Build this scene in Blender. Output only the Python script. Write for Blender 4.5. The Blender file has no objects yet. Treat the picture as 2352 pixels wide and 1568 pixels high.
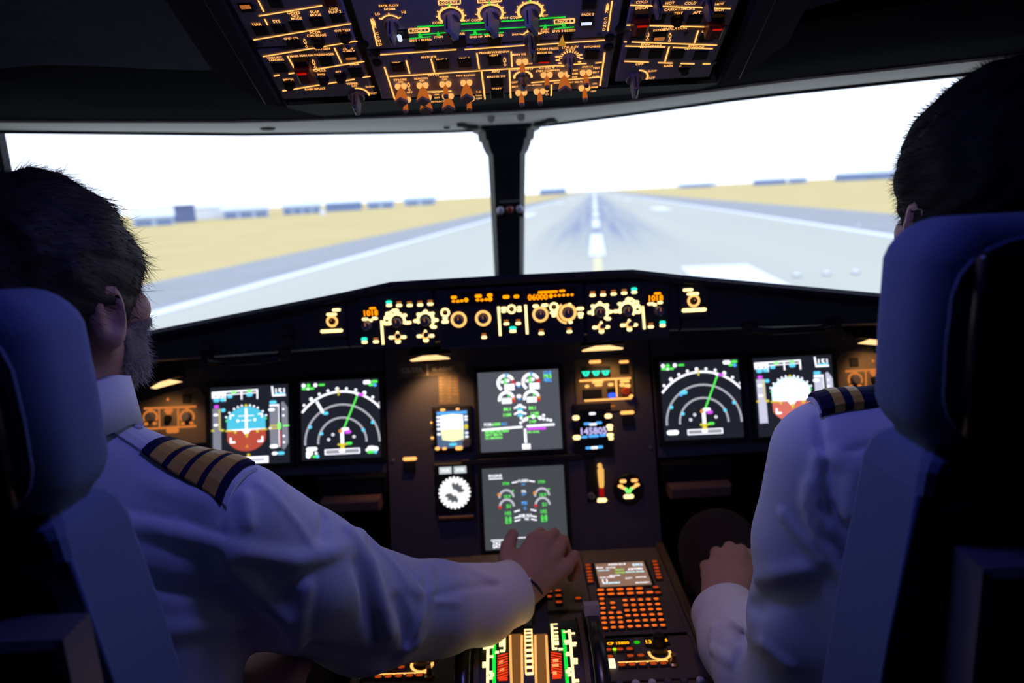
import bpy, math, random
import numpy as np
from mathutils import Vector, Matrix
random.seed(7); np.random.seed(7)
SC = bpy.context.scene
COL = SC.collection
# ------------------------------------------------------------------ camera
FPX, CX, CY = 1600.0, 1176.0, 784.0            # photograph is 2352 x 1568
CAM = np.array((0.0, 0.0, 1.35))
def _n(v):
    v = np.array(v, float); return v / np.linalg.norm(v)
_F = _n((1165 - CX, -(447 - CY), -FPX)); _H = _n((.9986, .052, 0)); _U = _n(np.cross(_H, _F))
if _U[1] < 0: _U = -_U
_R = np.cross(_F, _U)
MW = np.array([_R, _F, _U])                     # camera axes -> world axes
camd = bpy.data.cameras.new('camera'); cam = bpy.data.objects.new('camera', camd); COL.objects.link(cam)
camd.sensor_width = 36.0; camd.lens = 36.0 * FPX / 2352.0; camd.clip_start = 0.02; camd.clip_end = 9000
camd.dof.use_dof = True; camd.dof.focus_distance = 0.86; camd.dof.aperture_fstop = 3.2; camd.dof.aperture_blades = 9
_m = Matrix([[*MW[0], CAM[0]], [*MW[1], CAM[1]], [*MW[2], CAM[2]], [0, 0, 0, 1]])
cam.matrix_world = _m
SC.camera = cam
# ------------------------------------------------------------------ world, exposure
SC.view_settings.view_transform = 'Standard'; SC.view_settings.look = 'None'
SC.view_settings.gamma = 1.0; SC.view_settings.use_curve_mapping = False
SC.view_settings.exposure = 0.0
W = bpy.data.worlds.new('sky'); SC.world = W; W.use_nodes = True
nt = W.node_tree; nt.nodes.clear()
_o = nt.nodes.new('ShaderNodeOutputWorld'); _b = nt.nodes.new('ShaderNodeBackground')
_tc = nt.nodes.new('ShaderNodeTexCoord'); _sx = nt.nodes.new('ShaderNodeSeparateXYZ'); _cr = nt.nodes.new('ShaderNodeValToRGB')
nt.links.new(_tc.outputs['Generated'], _sx.inputs[0]); nt.links.new(_sx.outputs['Z'], _cr.inputs[0])
nt.links.new(_cr.outputs[0], _b.inputs[0]); nt.links.new(_b.outputs[0], _o.inputs[0])
_cr.color_ramp.elements[0].position = 0.0; _cr.color_ramp.elements[0].color = (0.80, 0.87, 1.02, 1)
_cr.color_ramp.elements[1].position = 0.30; _cr.color_ramp.elements[1].color = (0.62, 0.72, 1.0, 1)
_b.inputs[1].default_value = 2.0
# the cockpit's own dome lamp on the ceiling behind the overhead panel, turned low, violet-blue
def lamp(name, kind, loc, rot, energy, color, **kw):
    d = bpy.data.lights.new(name, kind); o = bpy.data.objects.new(name, d); COL.objects.link(o)
    o.location = loc; o.rotation_euler = rot; d.energy = energy; d.color = color
    for k, v in kw.items(): setattr(d, k, v)
    return o
DOME_POS = (0.0, 0.725, 1.650)
DOME_W = 44.0
# ------------------------------------------------------------------ pixel helpers
def ray(px, py): return MW @ _n(((px - CX), -(py - CY), -FPX))
def atd(px, py, d): return CAM + MW @ np.array(((px - CX) * d / FPX, -(py - CY) * d / FPX, -d))
def aty(px, py, y): r = ray(px, py); return CAM + r * (y / r[1])
def atz(px, py, z): r = ray(px, py); return CAM + r * ((z - CAM[2]) / r[2])
# ------------------------------------------------------------------ materials
MATS = {}
def lin(c):
    return tuple((x / 12.92 if x <= .04045 else ((x + .055) / 1.055) ** 2.4) for x in c)
def hexl(r, g, b): return lin((r / 255., g / 255., b / 255.))
def mat(name, col, rough=.6, spec=.3, metal=0., noise=0., nscale=40., bump=0., coat=0.):
    if name in MATS: return MATS[name]
    m = bpy.data.materials.new(name); m.use_nodes = True; n = m.node_tree; b = n.nodes['Principled BSDF']
    b.inputs['Base Color'].default_value = (*col, 1); b.inputs['Roughness'].default_value = rough
    b.inputs['Specular IOR Level'].default_value = spec; b.inputs['Metallic'].default_value = metal
    if coat: b.inputs['Coat Weight'].default_value = coat
    if noise or bump:
        tc = n.nodes.new('ShaderNodeTexCoord'); t = n.nodes.new('ShaderNodeTexNoise'); t.inputs['Scale'].default_value = nscale
        t.inputs['Detail'].default_value = 5
        n.links.new(tc.outputs['Object'], t.inputs['Vector'])
        if noise:
            r = n.nodes.new('ShaderNodeMixRGB'); r.inputs[1].default_value = (*[c * (1 - noise) for c in col], 1)
            r.inputs[2].default_value = (*[min(1, c * (1 + noise)) for c in col], 1)
            n.links.new(t.outputs['Fac'], r.inputs[0]); n.links.new(r.outputs[0], b.inputs['Base Color'])
        if bump:
            bp = n.nodes.new('ShaderNodeBump'); bp.inputs['Strength'].default_value = bump; bp.inputs['Distance'].default_value = .002
            n.links.new(t.outputs['Fac'], bp.inputs['Height']); n.links.new(bp.outputs[0], b.inputs['Normal'])
    MATS[name] = m; return m
def emi(name, rgb, s=1.0, sample=False):
    """backlit legends and screens: rgb is sRGB 0-255"""
    if name in MATS: return MATS[name]
    m = bpy.data.materials.new(name); m.use_nodes = True; n = m.node_tree; n.nodes.clear()
    o = n.nodes.new('ShaderNodeOutputMaterial'); e = n.nodes.new('ShaderNodeEmission')
    e.inputs[0].default_value = (*hexl(*rgb), 1); e.inputs[1].default_value = s
    n.links.new(e.outputs[0], o.inputs[0])
    m.cycles.emission_sampling = 'FRONT_BACK' if sample else 'NONE'
    MATS[name] = m; return m
# ------------------------------------------------------------------ mesh builder
class Frame:
    """a plane: origin o, axes u (right), v (up), n (towards the viewer)"""
    def __init__(s, o, u, v):
        s.o = np.array(o, float); s.u = _n(u); s.v = _n(v); s.n = np.cross(s.u, s.v)
    def P(s, u, v, w=0.0): return s.o + s.u * u + s.v * v + s.n * w
    def uv(s, px, py, w=0.0):
        r = ray(px, py); o = s.o + s.n * w
        p = CAM + r * (np.dot(o - CAM, s.n) / np.dot(r, s.n)); d = p - o
        return float(np.dot(d, s.u)), float(np.dot(d, s.v))
    def scale(s, px, py):
        a = s.uv(px, py); b = s.uv(px + 1, py); c = s.uv(px, py + 1)
        return abs(b[0] - a[0]), abs(c[1] - a[1])
WORLD = Frame((0, 0, 0), (1, 0, 0), (0, 1, 0))
class MB:
    def __init__(s): s.v = []; s.f = []; s.m = []; s.mats = []
    def mi(s, m):
        if m is None: return 0
        if m not in s.mats: s.mats.append(m)
        return s.mats.index(m)
    def add(s, vs, fs, m=None):
        b = len(s.v); s.v.extend([tuple(map(float, p)) for p in vs]); k = s.mi(m)
        for f in fs: s.f.append(tuple(i + b for i in f)); s.m.append(k)
    # boxes given by min/max in a frame (u, v, w)
    def box(s, fr, u0, u1, v0, v1, w0, w1, m=None, bev=0.0, taper=0.0):
        if bev > 0:
            b = min(bev, (u1 - u0) * .45, (v1 - v0) * .45, (w1 - w0) * .9)
            prof = [(u0, v0), (u1, v0), (u1, v1), (u0, v1)]
            def ring(i, w): return [fr.P(u0 + i, v0 + i, w), fr.P(u1 - i, v0 + i, w), fr.P(u1 - i, v1 - i, w), fr.P(u0 + i, v1 - i, w)]
            vs = ring(0, w0) + ring(taper, w1 - b) + ring(taper + b, w1)
            fs = [(3, 2, 1, 0), (8, 9, 10, 11)]
            for r in (0, 4):
                for i in range(4): fs.append((r + i, r + (i + 1) % 4, r + 4 + (i + 1) % 4, r + 4 + i))
            s.add(vs, fs, m); return
        t = taper
        vs = [fr.P(u0, v0, w0), fr.P(u1, v0, w0), fr.P(u1, v1, w0), fr.P(u0, v1, w0), fr.P(u0 + t, v0 + t, w1), fr.P(u1 - t, v0 + t, w1), fr.P(u1 - t, v1 - t, w1), fr.P(u0 + t, v1 - t, w1)]
        s.add(vs, [(3, 2, 1, 0), (4, 5, 6, 7), (0, 1, 5, 4), (1, 2, 6, 5), (2, 3, 7, 6), (3, 0, 4, 7)], m)
    def poly(s, fr, pts, w=0.0, m=None): s.add([fr.P(u, v, w) for u, v in pts], [tuple(range(len(pts)))], m)
    def prism(s, fr, pts, w0, w1, m=None):
        k = len(pts); vs = [fr.P(u, v, w0) for u, v in pts] + [fr.P(u, v, w1) for u, v in pts]
        fs = [tuple(range(k - 1, -1, -1)), tuple(range(k, 2 * k))] + [(i, (i + 1) % k, k + (i + 1) % k, k + i) for i in range(k)]
        s.add(vs, fs, m)
    def line(s, fr, pts, wd, w=0.0, m=None, closed=False, th=0.0):
        """a flat stroke of width wd through pts (mitred)"""
        P = [np.array(p, float) for p in pts]; k = len(P); L = []; R = []
        for i in range(k):
            a = P[i - 1] if (i > 0 or closed) else None; b = P[(i + 1) % k] if (i < k - 1 or closed) else None
            d1 = _n(P[i] - a) if a is not None else None; d2 = _n(b - P[i]) if b is not None else None
            if d1 is None: d1 = d2
            if d2 is None: d2 = d1
            t = d1 + d2
            t = _n(t) if np.linalg.norm(t) > 1e-6 else d2
            nn = np.array((-t[1], t[0])); c = max(.35, abs(np.dot(nn, (-d1[1], d1[0])))); o = nn * (wd / 2 / c)
            L.append(P[i] + o); R.append(P[i] - o)
        vs = [fr.P(*p, w) for p in L] + [fr.P(*p, w) for p in R]; fs = []
        for i in range(k if closed else k - 1): j = (i + 1) % k; fs.append((k + i, k + j, j, i))
        s.add(vs, fs, m)
    def arc(s, fr, cu, cv, r, a0, a1, wd, w=0.0, m=None, n=24):
        full = abs(a1 - a0) >= 359.9
        k = n if full else n + 1
        pts = [(cu + r * math.cos(math.radians(a0 + (a1 - a0) * i / n)), cv + r * math.sin(math.radians(a0 + (a1 - a0) * i / n))) for i in range(k)]
        s.line(fr, pts, wd, w, m, closed=full)
    def disc(s, fr, cu, cv, r, w=0.0, m=None, n=16, ry=None):
        ry = ry or r
        s.poly(fr, [(cu + r * math.cos(2 * math.pi * i / n), cv + ry * math.sin(2 * math.pi * i / n)) for i in range(n)], w, m)
    def pill(s, fr, cu, cv, wd, ht, w=0.0, m=None):
        r = min(wd, ht) / 2; pts = []
        for cx, cy, a in ((wd / 2 - r, ht / 2 - r, 0), (-wd / 2 + r, ht / 2 - r, 90), (-wd / 2 + r, -ht / 2 + r, 180), (wd / 2 - r, -ht / 2 + r, 270)):
            for i in range(4):
                t = math.radians(a + 30 * i); pts.append((cu + cx + r * math.cos(t), cv + cy + r * math.sin(t)))
        s.poly(fr, pts, w, m)
    def lathe(s, fr, cu, cv, prof, m=None, n=20):
        """prof: list of (radius, w)"""
        vs = []; fs = []; k = len(prof)
        for r, w in prof:
            for i in range(n): t = 2 * math.pi * i / n; vs.append(fr.P(cu + r * math.cos(t), cv + r * math.sin(t), w))
        for j in range(k - 1):
            for i in range(n): i2 = (i + 1) % n; fs.append((j * n + i, j * n + i2, (j + 1) * n + i2, (j + 1) * n + i))
        fs.append(tuple(range((k - 1) * n, k * n))); fs.append(tuple(range(n - 1, -1, -1)))
        s.add(vs, fs, m)
    def tube(s, pts, rad, m=None, n=8, caps=True):
        P = [np.array(p, float) for p in pts]; k = len(P); R = rad if hasattr(rad, '__len__') else [rad] * k
        vs = []; fs = []; up = None
        for i in range(k):
            t = _n(P[min(i + 1, k - 1)] - P[max(i - 1, 0)])
            if up is None: up = np.array((0, 0, 1.)) if abs(t[2]) < .9 else np.array((1., 0, 0))
            a = _n(up - t * np.dot(up, t)); b = np.cross(t, a); up = a
            for j in range(n): q = 2 * math.pi * j / n; vs.append(P[i] + (a * math.cos(q) + b * math.sin(q)) * R[i])
        for i in range(k - 1):
            for j in range(n): j2 = (j + 1) % n; fs.append((i * n + j, i * n + j2, (i + 1) * n + j2, (i + 1) * n + j))
        if caps: fs.append(tuple(range(n - 1, -1, -1))); fs.append(tuple(range((k - 1) * n, k * n)))
        s.add(vs, fs, m)
    def grid(s, rows, m=None, closed=False):
        """rows of equally many 3-D points"""
        k = len(rows[0]); vs = [p for r in rows for p in r]; fs = []
        for i in range(len(rows) - 1):
            for j in range(k if closed else k - 1): j2 = (j + 1) % k; fs.append((i * k + j, i * k + j2, (i + 1) * k + j2, (i + 1) * k + j))
        s.add(vs, fs, m)
    def text(s, fr, cu, cv, txt, size=None, width=None, w=0.0, m=None, align='c', sx=1.0):
        vs, fs, tw, th = glyphs(txt)
        if not vs: return
        k = (width / tw) if width else size
        off = -tw / 2 if align == 'c' else (0 if align == 'l' else -tw)
        s.add([fr.P(cu + (x + off) * k * sx, cv + (y - .35) * k, w) for x, y in vs], fs, m)
    def build(s, name, m=None, parent=None, smooth=False, bevel=None):
        me = bpy.data.meshes.new(name); L = ROOTLOC.get(parent.name, (0, 0, 0)) if parent else (0, 0, 0)
        v = np.array(s.v, float).reshape(-1, 3) - np.array(L)
        me.from_pydata([tuple(p) for p in v], [], s.f)
        mats = s.mats if s.mats else [m]
        for q in mats: me.materials.append(q)
        if len(mats) > 1: me.polygons.foreach_set('material_index', s.m)
        if smooth: me.polygons.foreach_set('use_smooth', [True] * len(me.polygons))
        me.update(); o = bpy.data.objects.new(name, me); COL.objects.link(o)
        if parent: o.parent = parent; ROOTLOC[o.name] = L
        if bevel:
            b = o.modifiers.new('bevel', 'BEVEL'); b.width = bevel; b.segments = 2; b.limit_method = 'ANGLE'
        return o
ROOTLOC = {}
_G = {}
def glyphs(txt, off=.026):
    if (txt, off) in _G: return _G[txt, off]
    c = bpy.data.curves.new('t', 'FONT'); c.body = txt; c.resolution_u = 2; c.fill_mode = 'FRONT'; c.offset = off
    o = bpy.data.objects.new('t', c); COL.objects.link(o)
    dg = bpy.context.evaluated_depsgraph_get(); e = o.evaluated_get(dg); me = e.to_mesh()
    vs = [(v.co.x, v.co.y) for v in me.vertices]; fs = [tuple(p.vertices) for p in me.polygons]
    e.to_mesh_clear(); bpy.data.objects.remove(o); bpy.data.curves.remove(c)
    if vs:
        x0 = min(p[0] for p in vs); x1 = max(p[0] for p in vs); vs = [(x - x0, y) for x, y in vs]
        r = (vs, fs, x1 - x0, .7)
    else: r = ([], [], 1, .7)
    _G[txt, off] = r; return r
def thing(name, label, cat, loc, group=None, kind=None):
    o = bpy.data.objects.new(name, None); COL.objects.link(o); o.empty_display_size = .05
    o.location = tuple(float(x) for x in loc); ROOTLOC[o.name] = tuple(float(x) for x in loc)
    return tag(o, label, cat, group, kind)
def tag(o, label=None, cat=None, group=None, kind=None):
    if label: o['label'] = label
    if cat: o['category'] = cat
    if group: o['group'] = group
    if kind: o['kind'] = kind
    return o
def struct(o, label=None): return tag(o, label, None, None, 'structure')
def place(name, mesh, parent, frame, u, v, w=0.0, ang=0.0, mats=None):
    """put a shared local mesh (x right, y up, z out) on a frame under parent"""
    o = bpy.data.objects.new(name, mesh); COL.objects.link(o); o.parent = parent
    L = ROOTLOC.get(parent.name, (0, 0, 0)); p = frame.P(u, v, w) - np.array(L)
    c, s_ = math.cos(ang), math.sin(ang); x = frame.u * c + frame.v * s_; y = -frame.u * s_ + frame.v * c; n = frame.n
    o.matrix_local = Matrix([[x[0], y[0], n[0], p[0]], [x[1], y[1], n[1], p[1]], [x[2], y[2], n[2], p[2]], [0, 0, 0, 1]])
    ROOTLOC[o.name] = None
    return o
def local_mesh(name, mb, m=None, smooth=False):
    o = mb.build(name, m, None, smooth); me = o.data; bpy.data.objects.remove(o); return me
# common materials
NAVY = mat('navy_plastic', (.012, .013, .022), .55, .25, noise=.15, nscale=300, bump=.15)
BLACKP = mat('black_plastic', (.006, .006, .009), .5, .3)
PANEL = mat('panel_paint', (.050, .050, .080), .6, .25, noise=.12, nscale=200)
PEDP = mat('pedestal_paint', (.12, .10, .085), .6, .3, noise=.12, nscale=150)
KNOB = mat('grey_knob', (.10, .10, .13), .45, .4)
LINER = mat('headliner_fabric', (.005, .006, .012), .9, .05, noise=.2, nscale=120, bump=.2)
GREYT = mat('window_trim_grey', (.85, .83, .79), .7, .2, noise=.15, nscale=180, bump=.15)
AMB = emi('amber_legend', (255, 176, 92), 1.7)
AMBW = emi('cream_legend', (255, 222, 150), 2.0)
AMBR = emi('cream_ring', (255, 186, 105), 1.5)
AMBD = emi('dim_amber_legend', (190, 110, 50), .8)
GRN = emi('green_legend', (30, 190, 50), 1.3)
ORG = emi('orange_digits', (255, 140, 0), 2.0)
CYG = emi('cyan_green_light', (40, 235, 190), 1.6)
WHT = emi('white_light', (255, 255, 255), 1.2)
# ================================================================== the setting: cockpit shell
def _pw(x, P):
    if x <= P[0][0]: return P[0][1]
    for (a, u), (b_, v) in zip(P, P[1:]):
        if x <= b_: return u + (v - u) * (x - a) / (b_ - a)
    return P[-1][1]
def ye(x): return _pw(x, [(-1.1, 1.12), (-.87, 1.265), (-.5, 1.46), (-.2, 1.50), (.13, 1.50), (.30, 1.42), (.485, 1.27), (.78, 1.13), (1.1, .99)])             # inner edge of the window soffit (headliner ends here)
def yw(x): return _pw(x, [(-1.1, 1.30), (-.97, 1.395), (-.6, 1.69), (-.16, 1.89), (.06, 1.89), (.33, 1.66), (.50, 1.48), (.88, 1.28), (1.1, 1.18)])             # top line of the windscreens
def yb(x): return yw(x) + .01 + .38 * max(0., 1 - abs(x) / .95)              # base line of the windscreens
ZS = 1.52
def frange(a, b, n): return [a + (b - a) * i / n for i in range(n + 1)]
# floor / rear wall
b = MB(); b.box(WORLD, -1.1, 1.1, -1.35, 2.3, -.05, 0.0); struct(b.build('floor', mat('floor_carpet', (.012, .012, .015), .95, .1, noise=.3, nscale=200)), 'dark cockpit floor carpet')
b = MB(); b.box(WORLD, -1.1, 1.1, -1.40, -1.35, -.05, 2.02); struct(b.build('wall_rear', LINER), 'dark rear bulkhead of the cockpit')
# headliner: from the soffit edge back over the crew
xs = frange(-1.1, 1.1, 22); rows = []
def lin_rows(off):
    R = []
    for k in range(8):
        row = []
        for x in xs:
            e = ye(x); a = abs(x)
            prof = [(e, ZS), (e - .10, ZS + .012), (e - .24, ZS + .05), (min(e - .3, .90), 1.66), (min(e - .4, .66), 1.80), (.30, 1.90), (-.3, 1.95), (-1.36, 1.96)]
            y, z = prof[k]
            z -= max(0, a - .62) ** 2 * (1.1 if k > 1 else 0)
            row.append((x, y, z + off))
        R.append(row)
    return R
b = MB(); b.grid(lin_rows(0.0)); b.grid([r[::-1] for r in lin_rows(.03)]); b.grid([lin_rows(0)[0], lin_rows(.03)[0]])
CEIL = struct(b.build('ceiling', LINER, smooth=True), 'dark headliner above the windscreens')
# a raised headliner panel with a seam on each side of the overhead console
def liner_z(x, y):
    e = ye(x); P = [(e, ZS), (e - .10, ZS + .012), (e - .24, ZS + .05), (min(e - .3, .90), 1.66), (min(e - .4, .66), 1.80), (.30, 1.90), (-.3, 1.95), (-1.36, 1.96)]
    z = 1.96
    for (ya, za), (yc, zc) in zip(P, P[1:]):
        if yc <= y <= ya: z = za + (zc - za) * (ya - y) / (ya - yc)
    return z - max(0, abs(x) - .62) ** 2 * 1.1
for sx in (-1, 1):
    b = MB(); R1 = []; R2 = []
    for x in frange(.42, .80, 6):
        R1.append([(sx * x, y, liner_z(sx * x, y) - .012) for y in frange(.72, ye(sx * x) - .28, 6)])
        R2.append([(sx * x, y, liner_z(sx * x, y) + .004) for y in frange(.715, ye(sx * x) - .275, 6)])
    b.grid(R1); b.grid([R1[0], R2[0]]); b.grid([R1[-1], R2[-1]])
    b.grid([[r[0] for r in R1], [r[0] for r in R2]]); b.grid([[r[-1] for r in R1], [r[-1] for r in R2]])
    b.build('liner_panel', mat('lit_liner_panel_fabric', (.07, .07, .12), .9, .1, noise=.15, nscale=120), CEIL)  # paler than the headliner: violet lamp light put into the panel colour
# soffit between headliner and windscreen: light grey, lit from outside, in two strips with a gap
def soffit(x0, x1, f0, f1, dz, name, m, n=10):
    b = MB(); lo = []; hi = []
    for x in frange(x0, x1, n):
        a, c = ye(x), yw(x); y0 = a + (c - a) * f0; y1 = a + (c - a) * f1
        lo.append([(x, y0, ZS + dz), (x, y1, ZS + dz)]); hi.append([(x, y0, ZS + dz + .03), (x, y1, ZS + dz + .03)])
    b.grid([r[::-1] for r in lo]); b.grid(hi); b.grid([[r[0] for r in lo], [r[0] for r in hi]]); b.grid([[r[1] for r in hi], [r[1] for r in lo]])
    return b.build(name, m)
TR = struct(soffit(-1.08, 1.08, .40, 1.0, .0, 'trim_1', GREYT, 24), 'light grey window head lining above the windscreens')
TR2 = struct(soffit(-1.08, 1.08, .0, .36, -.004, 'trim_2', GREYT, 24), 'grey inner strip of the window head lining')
b = MB(); 
for x in frange(-1.08, 1.08, 24)[:-1]:
    pass
b = MB(); b.grid([[(x, ye(x) + (yw(x) - ye(x)) * .34, ZS + .012) for x in frange(-1.08, 1.08, 24)], [(x, ye(x) + (yw(x) - ye(x)) * .42, ZS + .012) for x in frange(-1.08, 1.08, 24)]])
b.build('seam', BLACKP, TR)
for px, py, r in ((615, 294, .016), (1026, 291, .008), (1274, 276, .008)):
    p = atz(px, py, ZS - .004); b = MB(); fr = Frame((p[0], p[1], ZS - .004), (1, 0, 0), (0, -1, 0)); b.lathe(fr, 0, 0, [(r, 0), (r, .003), (r * .7, .005)], BLACKP, 14); b.build('trim_plug', BLACKP, TR2)
# side walls with a side window each
SIDEG = mat('side_window_glass', (.9, .95, 1.0), .05, .5)
GLASS = bpy.data.materials.new('windscreen_glass'); GLASS.use_nodes = True
_nn = GLASS.node_tree; _nn.nodes.clear(); _oo = _nn.nodes.new('ShaderNodeOutputMaterial'); _mx = _nn.nodes.new('ShaderNodeMixShader')
_tr = _nn.nodes.new('ShaderNodeBsdfTransparent'); _gl = _nn.nodes.new('ShaderNodeBsdfGlossy'); _gl.inputs['Roughness'].default_value = .03
_tr.inputs[0].default_value = (.97, .99, 1, 1); _mx.inputs[0].default_value = .02
_nn.links.new(_tr.outputs[0], _mx.inputs[1]); _nn.links.new(_gl.outputs[0], _mx.inputs[2]); _nn.links.new(_mx.outputs[0], _oo.inputs[0])
for sx, nm in ((-1, 'left'), (1, 'right')):
    fr = Frame((sx * 1.06, 0, 0), (0, 1, 0), (0, 0, 1)); t0, t1 = (0, .04) if sx > 0 else (-.04, 0)
    b = MB(); Y0, Y1, Z0, Z1 = 1.02, 1.26, 1.14, 1.44
    b.box(fr, -1.36, 1.36, -.05, Z0, t0, t1); b.box(fr, -1.36, 1.47, Z1, 1.99, t0, t1)
    b.box(fr, -1.36, Y0, Z0, Z1, t0, t1); b.box(fr, Y1, 1.36, Z0, Z1, t0, t1)
    struct(b.build('wall_' + nm, LINER), 'dark side wall of the cockpit')
    k = 3 if sx < 0 else 4
    w = MB(); w.box(fr, Y0, Y1, Z0, Z1, (t0 + t1) / 2 - .004, (t0 + t1) / 2 + .004); wo = struct(w.build('window_%d' % k, GLASS), 'side window beside the pilot seat')
    g = MB()
    g.line(fr, [(Y0, Z0), (Y1, Z0), (Y1, Z1), (Y0, Z1)], .03, .002 if sx < 0 else -.002, closed=True)
    g.build('window_frame', BLACKP, wo)
    # corner post between windscreen and side window
    xe = -.972 if sx < 0 else .884; yy = yw(xe)
    b = MB(); pts = [(xe, yy + .005), (xe + sx * .03, yy + .07), (sx * 1.07, yy + .04), (sx * 1.07, yy - .14), (xe + sx * .03, yy - .09)]
    if sx < 0: pts = pts[::-1]
    b.prism(Frame((0, 0, 0), (1, 0, 0), (0, 1, 0)), pts, .9, ZS + .03)
    struct(b.build('trim_%d' % (3 if sx < 0 else 4), mat('corner_post_paint', (.005, .005, .009), .8, .1)), 'dark corner post between windscreen and side window')
    # b = MB(); b.prism(Frame((0, 0, 0), (1, 0, 0), (0, 1, 0)), [(sx * .975, 1.292), (sx * 1.055, 1.272), (sx * 1.055, 1.262), (sx * .97, 1.282)][::(1 if sx > 0 else -1)], 1.35, 1.44)
# windscreens: glass pane + black gasket
for sx, k in ((-1, 1), (1, 2)):
    xa, xb = sx * .03, (-.985 if sx < 0 else .90)
    A, B, Cc, D = (xa, yw(xa), ZS), (xb, yw(xb), ZS), (xb, yb(xb), 1.03), (xa, yb(xa), 1.03)
    xs_ = frange(xa, xb, 10)
    tp = [np.array((x, yw(x), ZS)) for x in xs_]; bt = [np.array((x, yb(x), 1.03)) for x in xs_]
    b = MB(); b.grid([tp, bt]); wo = struct(b.build('window_%d' % k, GLASS), 'big forward windscreen pane')
    g = MB(); g.tube(tp, .006); g.build('gasket', BLACKP, wo)
    g = MB(); g.tube(bt, .015); g.build('sill_gasket', BLACKP, wo)
    g = MB(); g.tube([tp[-1], bt[-1]], .012); g.build('side_gasket', BLACKP, wo)
# nose wall below the windscreens
b = MB(); b.grid([[(x, yb(x) + .02, 1.06) for x in frange(-1.1, 1.1, 12)], [(x, yb(x) + .02, -.05) for x in frange(-1.1, 1.1, 12)]]); b.grid([[(x, yb(x) + .05, -.05) for x in frange(-1.1, 1.1, 12)], [(x, yb(x) + .05, 1.06) for x in frange(-1.1, 1.1, 12)]])
struct(b.build('wall_front', NAVY), 'nose structure below the windscreens')
# centre post, flared and stepped at the top, faceted shaft
b = MB(); rows = []
top = np.array((0.006, 1.86, ZS)); bot = np.array((-.008, 2.02, 1.06))
for t, hw, hd in ((-.02, .088, .07), (.02, .086, .07), (.03, .073, .06), (.07, .071, .058), (.075, .064, .052), (.10, .062, .05), (.135, .055, .046), (.15, .049, .042), (.5, .045, .040), (1.0, .041, .036)):
    c = top + (bot - top) * max(0, t); c[2] += .01 if t < 0 else 0
    rows.append([c + np.array(p) for p in ((-hw, .4 * hd, 0), (-hw, -.35 * hd, 0), (-hw * .72, -hd, 0), (hw * .72, -hd, 0), (hw, -.35 * hd, 0), (hw, .4 * hd, 0))])
b.grid(rows, closed=True); b.add(rows[-1], [(5, 4, 3, 2, 1, 0)])
POST = struct(b.build('trim_5', mat('post_paint', (.010, .014, .024), .4, .4)), 'dark centre post between the two windscreens')
b = MB()
for s in (-1, 1):                     # curved bracket arms at the head of the post
    b.tube([top + np.array(p) for p in ((s * .072, -.075, -.004), (s * .085, -.09, -.006), (s * .098, -.12, -.006), (s * .102, -.15, -.004), (s * .112, -.16, -.004))], .006, n=8)
b.build('bracket', BLACKP, POST)
b = MB()
for s in (-1, 1): b.box(Frame(top + np.array((s * .032, -.30, -.006)), (1, 0, 0), (0, -1, 0)), -.008, .008, -.012, .012, 0, .012, bev=.004)
b.build('bracket_clip', GREYT, POST)
# eye-position reference balls on the post
p = aty(1171, 485, 1.86)
eb = thing('eye_reference_indicator', 'small eye position indicator with two pale balls and a red one on the centre post', 'indicator', p)
fr = Frame(p, (1, 0, .02), (0, .33, .94))
b = MB(); b.box(fr, -.036, .036, -.012, .012, -.02, .004, BLACKP, .004); b.pill(fr, -.013, .027, .028, .006, .001, KNOB); b.pill(fr, .013, .027, .028, .006, .001, KNOB); b.build('base', BLACKP, eb)
for dx, m in ((-.024, mat('white_ball', (.45, .45, .6), .3, .5)), (0, mat('red_ball', (.25, .03, .03), .3, .5)), (.026, MATS['white_ball'] if 'white_ball' in MATS else None)):
    b = MB(); b.lathe(fr, dx, 0, [(.010 * math.cos(math.radians(a)), .012 + .010 * math.sin(math.radians(a))) for a in range(-80, 90, 20)], m, 14); b.build('ball', m, eb, smooth=True)
# dome lamp at the rear of the ceiling
dl = thing('dome_light', 'round violet dome lamp on the headliner behind the overhead panel', 'lamp', DOME_POS)
fr = Frame(DOME_POS, (1, 0, 0), (0, -1, 0))
b = MB(); b.lathe(fr, 0, 0, [(.07, -.10), (.07, .006), (.062, .012), (.058, .008)], BLACKP, 24); b.build('housing', BLACKP, dl)
DLE = emi('dome_lens', (116, 120, 255), DOME_W, True)
b = MB(); b.lathe(fr, 0, 0, [(.057, .004), (.05, .012), (.03, .017), (.005, .018)], DLE, 24); b.build('lens', DLE, dl, smooth=True)

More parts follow.
